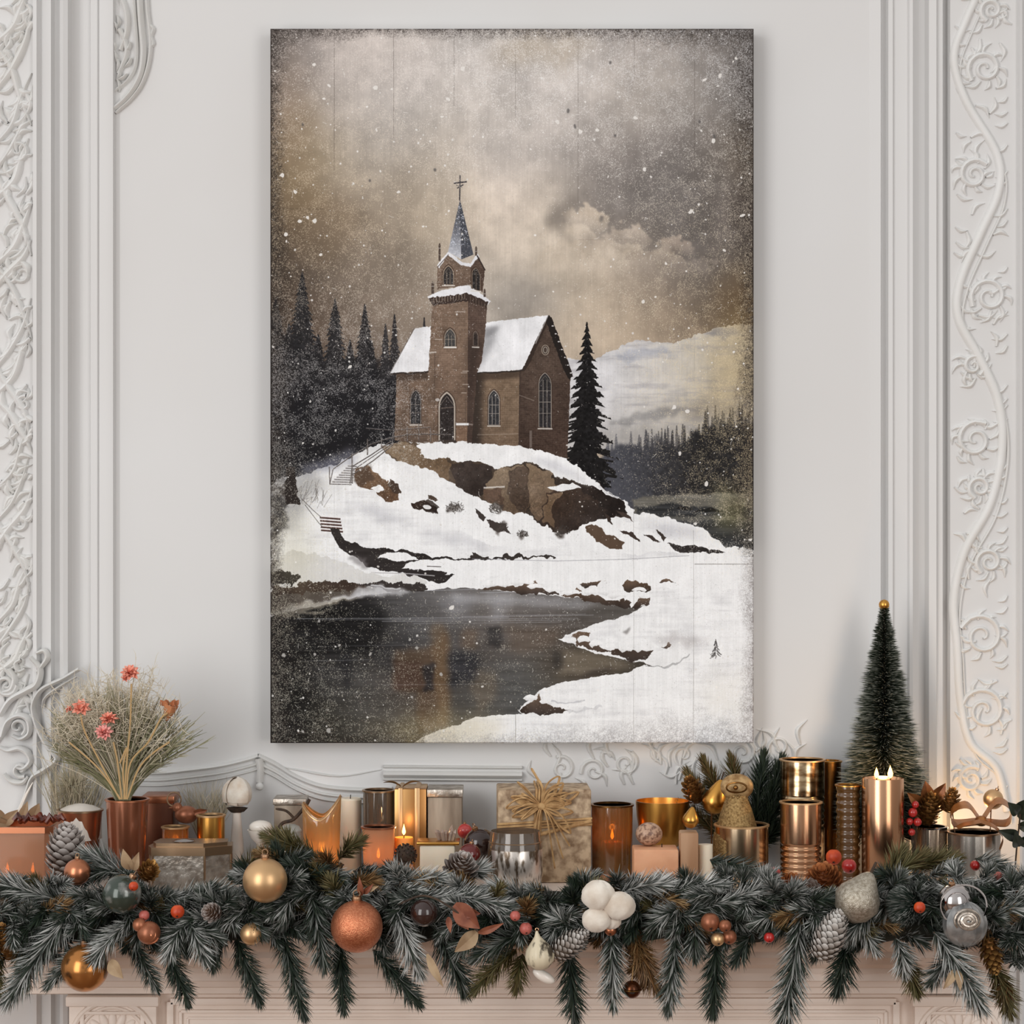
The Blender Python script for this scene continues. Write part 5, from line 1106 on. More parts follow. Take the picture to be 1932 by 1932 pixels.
m = M(); m.lathe([(0, 0), (.012, 0), (.012, .003), (.005, .008), (.0045, hp-.018), (.012, hp-.010), (.0165, hp), (.015, hp), (.010, hp-.009), (0, hp-.012)], 28); m.build('bowl', WHITEP, pl)
m = M(); m.ball(.0128, (0, 0, 0), 1.1, .9, .62, 28, 16); m.build('egg', WHITEP, loc=on(492, -.10)+Vector((0, 0, hp+.0035)), label='smooth white egg lying in the white pedestal bowl', cat='egg')
GST = mat('grey_stone', (158,154,146), .45, col2=(132,129,122), nscale=60); cj = thing('ceramic_jar', 'little grey ceramic jar with a domed lid in front of the dark twig', 'jar', on(549, -.165)); hj = hgt(1570, -.165)
m = M(); m.lathe([(0, 0), (.010, 0), (.0125, .006), (.0130, hj*.6), (.0115, hj), (0, hj)], 28); m.build('body', GST, cj); m = M(); m.lathe([(.0122, hj+.0002), (.0126, hj+.002), (.0100, hj+.0065), (.005, hj+.0088), (0, hj+.0094)], 28); m.build('lid', GST, cj)
# gold crackle votive with scooped rim
cy_ = -.115; cr = wd(74, cy_)/2; chh = hgt(1515, cy_)
cv2 = thing('votive_shell', 'gold crackled votive with a deep scooped rim and a warm glow inside', 'candle holder', on(607, cy_)); m = M(); vs, fs = [], []; nn = 48
def scoop(t): return chh*(.80+.23*abs(math.cos(t))**1.6+.05*math.cos(t))
for lay, off in ((0, 0), (1, -.0012)):
    for i in range(9):
        for j in range(nn):
            t = 2*PI*j/nn; z = (.0 if lay == 0 else .003)+scoop(t)*i/8.; q = (cr*(.86+.14*i/8.)+off); vs.append((q*math.cos(t), q*math.sin(t), z))
B = 9*nn
for i in range(8):
    for j in range(nn):
        j2 = (j+1) % nn; fs.append((i*nn+j, i*nn+j2, (i+1)*nn+j2, (i+1)*nn+j)); fs.append((B+i*nn+j2, B+i*nn+j, B+(i+1)*nn+j, B+(i+1)*nn+j2))
for j in range(nn): j2 = (j+1) % nn; fs.append((8*nn+j, 8*nn+j2, B+8*nn+j2, B+8*nn+j))
fs.append(tuple(range(nn-1, -1, -1))); fs.append(tuple(B+j for j in range(nn))); m.add(vs, fs)
GCR = glass('gold_crackle', (230,196,144), .1, .26, .5, (224,186,130)); m.build('body', GCR, cv2)
m = M(); m.tube([((cr-.0006)*math.cos(t), (cr-.0006)*math.sin(t), scoop(t)) for t in [2*PI*j/nn for j in range(nn+1)]], .0012, 6, cap=False); m.build('rim', CHAMP, cv2)
candle(607, cy_, 40, .024, 'lit amber candle inside the gold scooped votive', WAXO, z=SH+.0044, glow=.035)
# white pillar, smoky tumbler, peach votive
m = M(); 
wp = thing('candle', 'plain white unlit pillar candle between the gold scooped votive and the smoky tumbler', 'candle', on(661, -.04)); rp = wd(42, -.04)/2; hp = hgt(1506, -.04)
m.lathe([(0, 0), (rp, 0), (rp, hp-.002), (rp-.002, hp), (0, hp-.001)], 32); m.build('wax', WAXC, wp); m = M(); m.tube([(0, 0, hp-.002), (.0004, 0, hp+.004)], .0006, 5); m.build('wick', WICK, wp)
cup('tumbler', 715, -.062, 60, 1491, G_SMOKE, 'tall smoky glass tumbler behind the peach votive', 'glass', rim=PEWRIM, taper=.94)
_, r2, h2 = cup('votive_cup', 714, -.165, 62, 1560, glass('peach_frost', (232,196,160), .15, .14, .6, (226,186,150)), 'frosted peach votive with a brown rim in front of the smoky tumbler', 'candle holder', rim=COPPERS, taper=.86)
candle(714, -.165, 36, .012, 'small lit candle inside the frosted peach votive', WAXO, z=SH+h2*.25+.003, glow=.014)
# gold wrapped parcel and birch parcel
gy2 = -.055; gw = wd(60, gy2); gh = hgt(1484, gy2)
gp = thing('gift_box', 'upright gold wrapped parcel with vertical ribbons, left of the birch parcel', 'gift', on(776, gy2)); m = M(); m.box(gw, .058, gh, (0, 0, gh/2), .0015); m.build('box', GOLDW, gp)
for xo, wr in ((-.012, .005), (.0085, .006)):
    m = M(); m.box(wr, .0612, gh+.0016, (xo, 0, gh/2+.0004), .0005); m.build('ribbon', CHAMP, gp)
m = M(); flat_leaf(m, (-.012, -.01, gh+.001), (-.034, -.012, gh+.006), .008, .12, (0, 0, 1)); flat_leaf(m, (-.010, -.012, gh+.001), (.012, -.016, gh+.007), .008, .12, (0, 0, 1)); m.build('bow', CHAMP, gp)
gw = wd(64, gy2); gh = hgt(1485, gy2); b2 = thing('gift_box', 'silver birch-bark parcel right of the gold wrapped parcel', 'gift', on(840.5, gy2)); m = M(); m.box(gw, .054, gh-.010, (0, 0, (gh-.010)/2), .0015); m.build('box', BIRCH, b2); m = M(); m.box(gw+.002, .056, .0095, (0, 0, gh-.005), .001); m.build('lid', PEWTER, b2)
# amber candle, clove ball, cream block with crystals, berries and dark baubles
candle(762, -.15, 36, hgt(1580, -.15), 'short lit amber pillar in front of the gold wrapped parcel', WAXO, glow=.03)
cb = thing('clove_ball', 'dark brown clove-studded ball below the amber pillar', 'ornament', at(765, 1613, -.232)); m = M(); m.ball(.0115, n=20, m=12); m.build('ball', BARK, cb); m = M()
for i in range(70):
    u = math.acos(1-2*(i+.5)/70); t = i*2.39996; d = Vector((math.sin(u)*math.cos(t), math.sin(u)*math.sin(t), math.cos(u))); m.tube([d*.011, d*.0137], [.0008, .0014], 5)
m.build('cloves', mat('clove', (56,34,24), .6), cb)
m = M(); bw, bh = wd(66, -.165), hgt(1592, -.165); m.box(bw, .036, bh, (0, 0, bh/2), .002); blk = thing('candle', 'square cream block candle under a thin gold tray', 'candle', on(826, -.165)); m.build('wax', WAXC, blk)
m = M(); m.box(wd(80, -.165), .04, .0035, (0, 0, 0), .0008); m.build('tray', GOLD, loc=on(827, -.165)+Vector((0, 0, bh+.0022)), label='thin gold tray lying on the square cream block candle', cat='tray')
m = M(); r_ = random.Random(8); zb_ = SH+bh+.0044
for i in range(15):
    a = r_.random()*6.28; q = .010*math.sqrt(r_.random()); h_ = .005+.016*(1-q/.013)*r_.random()+.004; d = Vector((math.cos(a)*.45*q/.01, math.sin(a)*.4*q/.01, 1)).normalized()
    m.lathe([(0, 0), (.0022, .0), (.0024, h_*.7), (.0, h_)], 6, at=(math.cos(a)*q, math.sin(a)*q*.8, 0), mat=rot_to(d))
m.build('crystal_cluster', CRYST, loc=(xx(842, -.165), -.165, zb_), label='pale pink crystal cluster on the thin gold tray', cat='crystal', smooth=False)
RB_ = bauble(877, 1568, 14, -.13, mat('red_bauble', (168,40,40), .3, coat=.5, col2=(190,70,66), nscale=120), 'small bright red bauble on a wire pick left of the twine-tied gift', name='bauble')
m = M(); m.tube([(0, 0, SH-RB_.location.z+.0004), (0, 0, -.007)], .0007, 5); m.build('wire_pick', CAPM, RB_)
bauble(905, 1592, 30, -.158, DARKB, 'large dark brown glass bauble left of the mercury jar', tilt=(-.3, -.2, 1))
bauble(886, 1612, 21, -.215, mat('wine_bauble', (96,24,22), .18, coat=.5), 'wine red bauble in front of the large dark brown bauble', tilt=(.2, 0, 1))
# twine-tied gift
gy3 = -.088; gw = wd(174, gy3); gh = hgt(1484, gy3); gd = .074
gf = thing('gift_box', 'large mottled kraft paper gift tied with a raffia bow', 'gift', on(1025, gy3), rz=.03)
m = M(); m.box(gw, gd, gh, (0, 0, gh/2), .002); m.build('box', KRAFT, gf)
m = M(); yf_ = -gd/2-.0016
for dz in (-.0035, .0, .0035):
    m.tube([(-gw/2-.001, yf_, gh*.60+dz), (gw/2+.001, yf_, gh*.66+dz)], .0015, 6); m.tube([(-.012+dz, yf_, .002), (-.006+dz, yf_, gh+.001), (-.006+dz, gd/2, gh+.0016)], .0015, 6)
m.tube([(-.008, yf_-.002, gh*.52), (gw/2, yf_-.001, gh*.665)], .0024, 7); m.build('twine', RAFFIA, gf)
m = M(); kx, kz_ = -.004, gh*.83
r_ = random.Random(31)
for i in range(26):
    a = r_.choice([.25, .5, 2.5, 2.85, -.1, 3.3, .8, -.5, -2.7])+r_.gauss(0, .16); L = .022+.020*r_.random(); hh = r_.gauss(0, .004)
    p = [Vector((kx, yf_-.002, kz_)), Vector((kx+L*.6*math.cos(a)-.006*math.sin(a), yf_-.006-.004*r_.random(), kz_+L*.6*math.sin(a)+.006)), Vector((kx+L*1.1*math.cos(a), yf_-.005, kz_+L*1.0*math.sin(a)+hh)), Vector((kx+L*.6*math.cos(a)+.004*math.sin(a), yf_-.004, kz_+L*.6*math.sin(a)-.004)), Vector((kx, yf_-.004, kz_))]
    m.tube(spline(p, 6), .0011, 5, flat=1.6)
for (ex, ez) in ((-.018, .02), (.012, .018), (.030, .045), (-.010, .036), (.022, .03)):
    m.tube(spline([Vector((kx, yf_-.003, kz_)), Vector((kx+(ex-kx)*.4, yf_-.007, kz_-.014)), Vector((ex, yf_-.003, ez))], 6), .0011, 5, flat=1.5)
m.tube(spline([Vector((kx, yf_-.003, kz_)), Vector((kx+.002, yf_-.004, kz_+.02)), Vector((kx-.006, yf_, gh+.016)), Vector((kx-.012, yf_+.004, gh+.026))], 6), [.0016]*18+[.0008], 5)
m.ball(.0042, (kx, yf_-.005, kz_), 1.2, .8, 1.1, 14, 9); m.build('bow', RAFFIA, gf)
# mercury glass jar
jy = -.205; jr = wd(104, jy)/2; jh = hgt(1568, jy)
jar = thing('jar', 'round-shouldered mercury glass jar in front of the kraft gift', 'jar', on(972, jy))
prf = [(0, 0), (jr*.70, 0), (jr*.82, .004), (jr*.93, jh*.16), (jr, jh*.36), (jr*.99, jh*.72)]
m = M(); m.lathe(prf+[(jr*.975, jh*.735), (jr*.98, jh*.36), (jr*.91, jh*.16), (jr*.78, .006), (0, .004)], 48); m.build('silvered_body', MERC, jar)
m = M(); m.lathe([(jr*.99, jh*.722), (jr*.965, jh*.80), (jr*.92, jh*.90), (jr*.91, jh), (jr*.885, jh), (jr*.895, jh*.90), (jr*.94, jh*.80), (jr*.965, jh*.735)], 48); m.build('clear_neck', G_SMOKE, jar)
m = M(); m.tube([(jr*.955*math.cos(t), jr*.955*math.sin(t), jh*.83) for t in [i*PI/24 for i in range(49)]], .0007, 6, cap=False); m.build('neck_wire', PEWRIM, jar)
# amber tumbler, gold bowl, peach block, blocks, pears
_, r3, h3 = cup('tumbler', 1155, -.088, 78, 1518, G_AMBER, 'large amber glass tumbler right of the kraft gift', 'glass', rim=GOLDD, taper=.96)
candle(1155, -.088, 44, .020, 'lit candle low inside the large amber tumbler', WAXO, z=SH+h3*.25+.003, glow=.02)
bo = thing('gold_bowl', 'deep gold bowl on a foot, glowing inside, above the peach block candle', 'bowl', on(1250, -.082)); rbw = wd(102, -.082)/2; hb = hgt(1511, -.082)
prf = [(0, 0), (rbw*.55, 0), (rbw*.55, .004), (rbw*.3, .012), (rbw*.28, hb*.34), (rbw*.62, hb*.42), (rbw*.86, hb*.58), (rbw*.96, hb*.80), (rbw, hb), (rbw*.965, hb), (rbw*.92, hb*.8), (rbw*.82, hb*.61), (rbw*.58, hb*.46), (0, hb*.42)]
m = M(); m.lathe(prf, 48); m.build('bowl', GOLD, bo)
candle(1250, -.082, 34, .012, 'tealight burning inside the deep gold bowl', WAXC, z=SH+hb*.475+.001, glow=.09)
pbw, pbh = wd(84, -.19), hgt(1599, -.19)
pk = thing('candle', 'rectangular peach block candle below the gold bowl', 'candle', on(1236, -.19)); m = M(); m.box(pbw, .044, pbh, (0, 0, pbh/2), .002); m.build('wax', WAXP, pk); m = M(); m.tube([(.008, 0, pbh-.002), (.008, 0, pbh+.004)], .0006, 5); m.build('wick', WICK, pk)
cr_ = thing('pebble', 'speckled pinkish stone ball resting on the peach block candle', 'pebble', Vector((xx(1224, -.178), -.178, SH+pbh+.0142))); m = M(); m.ball(.0145, n=28, m=16, sx=1.1, sz=.95, fn=lambda a, u: .03*math.sin(3*a+1)*math.sin(u)); m.build('stone', mat('speckled_stone', (186,152,128), .4, col2=(120,88,72), nscale=240, nlow=.45, nhigh=.6), cr_)
m = M(); wbk, hbk = wd(34, -.195), hgt(1569, -.195); m.box(wbk, .03, hbk, (0, 0, hbk/2), .002); m.build('wooden_block', WOODL, loc=on(1299, -.195), label='upright pale wooden block right of the peach block candle', cat='block')
m = M(); m.lathe([(0, 0), (.0085, 0), (.0085, hgt(1592, -.19)-.001), (0, hgt(1592, -.19))], 24); m.build('candle_stub', WAXC, loc=on(1331, -.19), label='little cream candle stub between the wooden block and the champagne tin', cat='candle')
pear(1303, 1547, 16, -.195, GOLD, 'small gold pear ornament balanced on the pale wooden block', (.15, 0, 1))
PR_ = pear(1349, 1512, 25, -.10, GOLD, 'large shiny gold pear ornament on a pick among the upright pine sprigs', (.28, -.1, 1), long=1.5)
m = M(); m.tube([(-.004, .002, SH-PR_.location.z+.0004), (-.004, .002, -.012)], .0009, 5); m.build('wire_pick', CAPM, PR_)
pinecone(1308, 1492, 44, 62, -.085, GCONE, 'gold-tipped brown cone left of the large gold pear', (-.35, -.5, .8), frost=.55, n=60)
# champagne votive with glitter cone
ad, rA, hA = cup('votive_tin', 1399, -.15, 101, 1556, CHAMPM, 'broad champagne metal votive tin topped by a gold glitter cone', 'candle holder', rim=CHAMP)
gc = thing('glitter_cone', 'gold glitter cone with a round disc top standing in the champagne votive tin', 'ornament', Vector((xx(1390, -.15), -.15, SH+hA*.26)))
m = M(); hc = zz(1500, -.15)-gc.location.z; rcn = rA*.90; m.lathe([(0, 0), (rcn, 0), (rcn, hc*.42), (rcn*.62, hc*.82), (rcn*.4, hc), (0, hc)], 32)
r_ = random.Random(12)
for i in range(420):
    u = r_.random(); z = hc*(.42+.58*u); q = rcn*(1-.62*u**.9); t = r_.random()*2*PI; m.ball(.0011+.0009*r_.random(), (q*math.cos(t), q*math.sin(t), z), n=6, m=4)
m.build('beaded_cone', GOLDG, gc)
m = M(); m.ball(rA*.62, (0, -.002, hc+.010), 1, .5, .8, 32, 18); m.build('disc', mat('gold_fleck', (190,158,112), .5, metal=.5, col2=(140,106,66), nscale=160), gc)
m = M(); m.tube([(.012*math.cos(t)-.002, -.0175-.002*abs(math.cos(t)), hc+.011+.006*math.sin(t)) for t in [i*PI/12 for i in range(25)]], .0011, 6, cap=False); m.ball(.003, (-.003, -.0185, hc+.011), n=12, m=8); m.build('swirl', GOLDD, gc)
# mercury glasses
rib = lambda a, z: .022*math.cos(z*2*PI/.0058)
def ribbed(name, px, y, w_px, top, ribtop, material, label, rimm, ntop=1., amp=.03, pitch=.0056, cat='candle holder', ribbot=0.):
    loc = on(px, y); r = wd(w_px, y)/2; h = hgt(top, y); zr = hgt(ribtop, y); zb = hgt(ribbot, y) if ribbot else 0
    t = thing(name, label, cat, loc); prof = [(0, 0), (r*.93, 0)]
    k = int(h/.0008)
    for i in range(k+1):
        z = h*i/k; q = r*(1+(amp*math.cos(z*2*PI/pitch)-amp) if zb < z < zr else 1.) if True else r; prof.append((q, z))
    prof += [(r-.0016, h), (r-.002, h*.5), (0, h*.3)]
    m = M(); m.lathe(prof, 48); m.build('body', material, t, sharp=60)
    m = M(); m.lathe([(r+.0002, h-.001), (r+.0012, h-.0008), (r+.0012, h+.0008), (r-.002, h+.0009), (r-.002, h-.001)], 48); m.build('rim', rimm, t); return t, r, h
ribbed('hurricane_vase', 1514, -.082, 84, 1434, 1500, MERCG, 'tall ribbed gold mercury glass vase behind the rose gold ribbed glass', CHAMP, amp=.025, pitch=.0075, cat='vase', ribbot=1560)
ribbed('ribbed_glass', 1511, -.164, 78, 1514, 1590, ROSEM, 'rose gold ribbed glass in front of the tall mercury vase', CHAMP, amp=.035, pitch=.0068)
cup('gold_cylinder', 1566, -.034, 42, 1436, GOLDD, 'dark gold cylinder vase behind the tall mercury vase', 'vase', rim=GOLD)
bt_, rbt, hbt = ribbed('beaded_tumbler', 1600, -.150, 46, 1482, 1486, glass('bubbled_amber', (190,146,92), .08, .3, .55, (150,106,58)), 'slim beaded amber tumbler left of the tall copper pillar', GOLD, amp=.05, pitch=.009, cat='glass')
# copper pillar with two flames
cpy = -.165; rc_ = wd(79, cpy)/2; hc_ = hgt(1468, cpy)
cp = thing('candle', 'tall copper pillar candle with two small flames in front of the bottle-brush tree', 'candle', on(1665.5, cpy))
m = M(); m.lathe([(0, 0), (rc_*.98, 0), (rc_, .001), (rc_, hc_-.001), (rc_*.985, hc_), (rc_*.93, hc_-.0004), (rc_*.88, hc_-.004), (0, hc_-.005)], 56); m.build('sleeve', ROSEM, cp)
for dx, s in ((-.0075, 1.), (.009, 1.2)):
    m = M(); m.tube([(dx, 0, hc_-.005), (dx+.0005, 0, hc_)], .0007, 5); wk = m.build('wick', WICK, cp)
    m = M(); m.lathe([(0, hc_-.001), (.0022*s, hc_+.0015), (.0028*s, hc_+.004*s), (.0018*s, hc_+.0075*s), (.0005, hc_+.011*s), (0, hc_+.0125*s)], 14, at=(dx, 0, 0)); m.build('flame', FLAME, cp)
GLOWS.append(((cp.location.x, cpy, SH+hc_+.018), .22, .006))
GLOWS.append(((xx(1800, -.06), -.075, SH+.05), .22, .012))  # added warm light, low behind the pewter votive, for the glow on the wall
# bottle-brush tree
ty_ = -.072; tr = thing('bottle_brush_tree', 'dark green flocked bottle-brush tree with a tiny gold ball on top', 'tree ornament', on(1668, ty_)); ht = hgt(1150, ty_)
m = M(); m.lathe([(0, 0), (.020, 0), (.020, .010), (.017, .013), (0, .013)], 28); m.build('base', WOODL, tr)
m = M(); m.tube([(0, 0, .012), (0, 0, ht)], [.0022, .0012], 8); m.build('trunk', BARK, tr)
m = M(); r_ = random.Random(77); vs, fs, aa = [], [], []; zlo = .045
N_ = 17500
for i in range(N_):
    u = 1-math.sqrt(r_.random())*.995 if r_.random() < .8 else r_.random(); z = zlo+(ht-zlo)*u; a = r_.random()*2*PI
    Rr = .0045+.064*(1-u)**.96*(1+.06*math.sin(u*60)); Rr = min(Rr, .060)
    L = Rr*(.72+.36*r_.random()); d = Vector((math.cos(a), math.sin(a), .12-.42*(1-u)*r_.random()+.12*u)).normalized(); L = L/max(.85, math.sqrt(d.x**2+d.y**2))
    b = Vector((0, 0, z+.010))+d*L*.15; e = Vector((0, 0, z+.010))+d*L; s = Vector((-math.sin(a), math.cos(a), 0))*.0006; up = Vector((0, 0, .0006)); o = len(vs)
    f = r_.random(); fr = 0 if f < .42 else (.6+.4*r_.random() if r_.random() < .62 else .25); mid = b.lerp(e, .72)
    vs += [b-s, b+s, b+up, mid-s*.9, mid+s*.9, mid+up*.9, e]; aa += [(0, .3*f, 0)]*3+[(fr*.3, .3*f, 0)]*3+[(fr, .3*f, 0)]
    fs += [(o, o+1, o+4, o+3), (o+1, o+2, o+5, o+4), (o+2, o, o+3, o+5), (o+3, o+4, o+6), (o+4, o+5, o+6), (o+5, o+3, o+6)]
m.add(vs, fs, aa); m.build('bristles', mat('bottle_brush', (24,34,24), .6, tone=((214,214,200), (58,70,34)), spec=.3), tr, smooth=False)
m = M(); m.ball(.0065, (0, 0, ht+.0055), n=24, m=14); m.build('topper', GOLD, tr)
# right end group
ribm = mat('silver_ribbed', (206,196,182), .2, metal=.95, col2=(170,150,130), nscale=30, stretch=(1, 1, .1))
vfl = lambda a, z: .028*math.cos(26*a)
cup('votive_cup', 1755, -.135, 62, 1560, ribm, 'small ribbed silver votive right of the copper pillar', 'candle holder', rim=SILV, flute=vfl)
cup('votive_cup', 1838, -.145, 98, 1570, mat('pewter_ribbed', (186,180,172), .26, metal=.9, col2=(140,130,120), nscale=36, stretch=(1, 1, .1)), 'wide ribbed pewter votive at the right end of the shelf', 'candle holder', rim=PEWRIM, flute=lambda a, z: .02*math.cos(34*a))
pinecone(1752, 1530, 52, 64, -.132, GCONE, 'copper-gold cone sitting in the small ribbed silver votive', (.2, -.3, 1), frost=.6, n=70)
BZR = mat('bronze_ribbon', (150,96,50), .35, metal=.6, col2=(186,124,70), nscale=40)
def ribbon_loop(m, pts, w, n=(0, -1, .3)):
    P_ = spline([Vector(p) for p in pts], 7); k = len(P_); vs, fs = [], []
    for i, p in enumerate(P_):
        t = (P_[min(i+1, k-1)]-P_[max(i-1, 0)]).normalized(); s = Vector((.15, 1, .25)); s = (s-t*s.dot(t)).normalized()*w/2; vs += [p-s, p+s]
    fs = [(2*i, 2*i+1, 2*i+3, 2*i+2) for i in range(k-1)]; o = len(vs); vs += [v+Vector((0, 0, .0005)) for v in vs]; fs += [tuple(x+o for x in reversed(f)) for f in fs]; m.add(vs, fs)
bw_ = thing('ribbon_bow', 'bronze satin ribbon bow lying over the wide pewter votive', 'bow', Vector((xx(1852, -.15), -.15, zz(1555, -.15))))
def bwp(px, py, dy=0.): return at(px, py, -.15+dy)-bw_.location
for k2, pts in enumerate(([(1850,1548),(1826,1520),(1798,1528),(1800,1552),(1850,1550)], [(1852,1548),(1880,1512),(1906,1524),(1900,1552),(1852,1550)])):
    m = M(); ribbon_loop(m, [bwp(x, y, -.012*math.sin(i)) for i, (x, y) in enumerate(pts)], .022); m.build('loop', BZR, bw_)
for k2, pts in enumerate(([(1850,1550),(1876,1560),(1892,1580),(1886,1604)], [(1850,1550),(1820,1556),(1806,1562)])):
    m = M(); ribbon_loop(m, [bwp(x, y, -.034) for i, (x, y) in enumerate(pts)], .013); m.build('tail', BZR, bw_)
m = M(); m.ball(.008, bwp(1851, 1549, -.006), 1, 1.2, .8, 16, 10); m.build('knot', BZR, bw_)
CB_ = bauble(1874, 1508, 19, -.128, CHAMP, 'champagne bauble on a pick behind the bronze ribbon bow', tilt=(.4, 0, 1))
m = M(); m.tube([(-.006, -.004, SH-CB_.location.z+.02), (-.003, -.002, -.010)], .0008, 5); m.build('wire_pick', CAPM, CB_)
candle(1800, -.075, 26, .020, 'tealight added behind the wide ribbed pewter votive to warm the wall', WAXC, glow=0.)
GC_ = pinecone(1794, 1512, 38, 52, -.135, GCONE, 'small gilded cone on a wire above the left loop of the bronze bow', (.1, -.4, 1), frost=.8, n=56)
m = M(); m.tube([(.008, -.003, SH+.02-GC_.location.z), (.002, 0, -.012)], .0008, 5); m.build('wire_pick', CAPM, GC_)
ml = thing('leaf_sprig', 'dark green leaf sprig at the right end of the shelf', 'leaves', on(1912, -.16))
m = M(); m.tube([(0, 0, 0), (.002, -.01, .05), (.004, -.02, .09)], .001, 5); m.build('stem', BARK, ml)
for a, z, l in ((-.5, .09, .032), (.6, .085, .034), (-.9, .062, .034), (1.0, .055, .034), (-.2, .05, .036), (.35, .095, .03), (1.3, .075, .03)):
    m = M(); b = Vector((.003, -.012, z)); flat_leaf(m, b, b+Vector((math.sin(a)*l, -.016, math.cos(a)*l*.7-.005)), .015, .12); m.build('leaf', LEAFD, ml)
lf = thing('bronze_foliage', 'bronze dried leaves standing in the small ribbed silver votive', 'leaves', Vector((xx(1752, -.128), -.128, SH+.02)))
m = M(); m.tube([(0, 0, 0), (.001, .002, .04), (.003, .004, .085)], .0012, 5); m.build('stem', BARK, lf)
for px_, py_, tx, ty2, w_ in [(1740,1520,1712,1496,.015),(1750,1512,1746,1474,.017),(1758,1512,1784,1478,.016),(1745,1530,1718,1534,.013),(1768,1520,1806,1512,.014)]:
    m = M(); flat_leaf(m, at(px_, py_, -.124)-lf.location, at(tx, ty2, -.132)-lf.location, w_, .15); m.build('leaf', mat('bronze_leaf', (156,100,54), .4, metal=.4, col2=(104,62,34), nscale=60) if not bpy.data.materials.get('bronze_leaf') else bpy.data.materials['bronze_leaf'], lf)

lf['kind'] = 'thing'; ml['kind'] = 'thing'
bs = thing('berry_spray', 'sprig of dark red berries standing just right of the copper pillar', 'berries', on(1724, -.155)); m = M()
BS = [(1722,1533,9),(1731,1551,8),(1716,1550,7),(1727,1518,7),(1720,1570,7)]
for px_, py_, r2_ in BS: e = at(px_, py_, -.162)-bs.location; m.tube(spline([Vector((0, 0, 0)), Vector((e.x*.4, e.y*.5, e.z*.6)), e], 4), .0006, 5)
m.build('stem', BARK, bs)
for px_, py_, r2_ in BS: m = M(); m.ball(wd(r2_, -.165), at(px_, py_, -.165)-bs.location, n=18, m=12); m.build('berry', BERRY, bs)
# ------------------------------------------------------------------ the pine garland and what is tucked into it
gr = random.Random(101)
def needles(m, path, nl, dens, frost, r=gr, ang=.72, thick=.00074, tipfrac=.35, droop=0., stem=.0011, hue=.3, flat=.6, ni=0):
    """one sprig: stem and needles; tone red = flocking, tone green = second hue"""
    P_ = path; k = len(P_); L = sum((P_[i+1]-P_[i]).length for i in range(k-1)); n = int(dens*L*1000)
    m.cur = 1; m.a = (0, 0, 0); m.tube(P_, [stem*(1-.7*i/(k-1)) for i in range(k)], 5); m.cur = ni
    vs, fs, aa = [], [], []
    for i in range(n+14):
        u = (i+r.random())/n if i < n else .97+.03*r.random(); u = min(u, .999); q = u*(k-1); j = min(int(q), k-2); c = P_[j].lerp(P_[j+1], q-j); t = (P_[j+1]-P_[j]).normalized()
        x = t.cross(Vector((0, 1, 0)));  x = (x if x.length > .15 else t.cross(Vector((1, 0, 0)))).normalized(); y = t.cross(x)
        a = r.random()*2*PI; rad = x*math.cos(a)+y*math.sin(a)*flat
        th = ang*(.7+.6*r.random())*(1-.55*max(0, u-.8)/.2) if i < n else .45*r.random(); d = (t*math.cos(th)+rad*math.sin(th)).normalized(); d.z -= droop*r.random(); d.normalize()
        l = nl*(.75+.4*r.random())*(1-.35*max(0, u-.75)/.25)*(.6+.4*min(1, u*5)); s = d.cross(t)
        s = (s if s.length > .05 else x).normalized()*thick; v = d.cross(s).normalized()*thick; b = c; o = len(vs); md = b+d*l*.55+t*l*.03; e = b+d*l+t*l*.06
        f = min(1., max(0., frost*(.35+1.3*r.random()))); f = f if r.random() < .18+.52*frost else f*.08; h = hue*2*r.random(); up = .45*max(0, d.z+.1)*r.random()
        vs += [b-s, b+s, b+v, md-s, md+s, md+v, e]; aa += [(f*.35, h, 0)]*3+[(min(1, f*.7+up*frost), h, 0)]*3+[(min(1, f+up*frost), h, 0)]
        fs += [(o, o+1, o+4, o+3), (o+1, o+2, o+5, o+4), (o+2, o, o+3, o+5), (o+3, o+4, o+6), (o+4, o+5, o+6), (o+5, o+3, o+6)]
    m.add(vs, fs, aa)
def sprig_path(a, b, ya, yb, sag=.0, n=5):
    A, B = at(a[0], a[1], ya), at(b[0], b[1], yb); mid = A.lerp(B, .5)+Vector((0, -.008, sag)); return spline([A, mid, B], n)
ga = thing('pine_garland', 'long frosted pine garland draped along the front of the mantel shelf', 'garland', (0, 0, 0))
GY = -.335
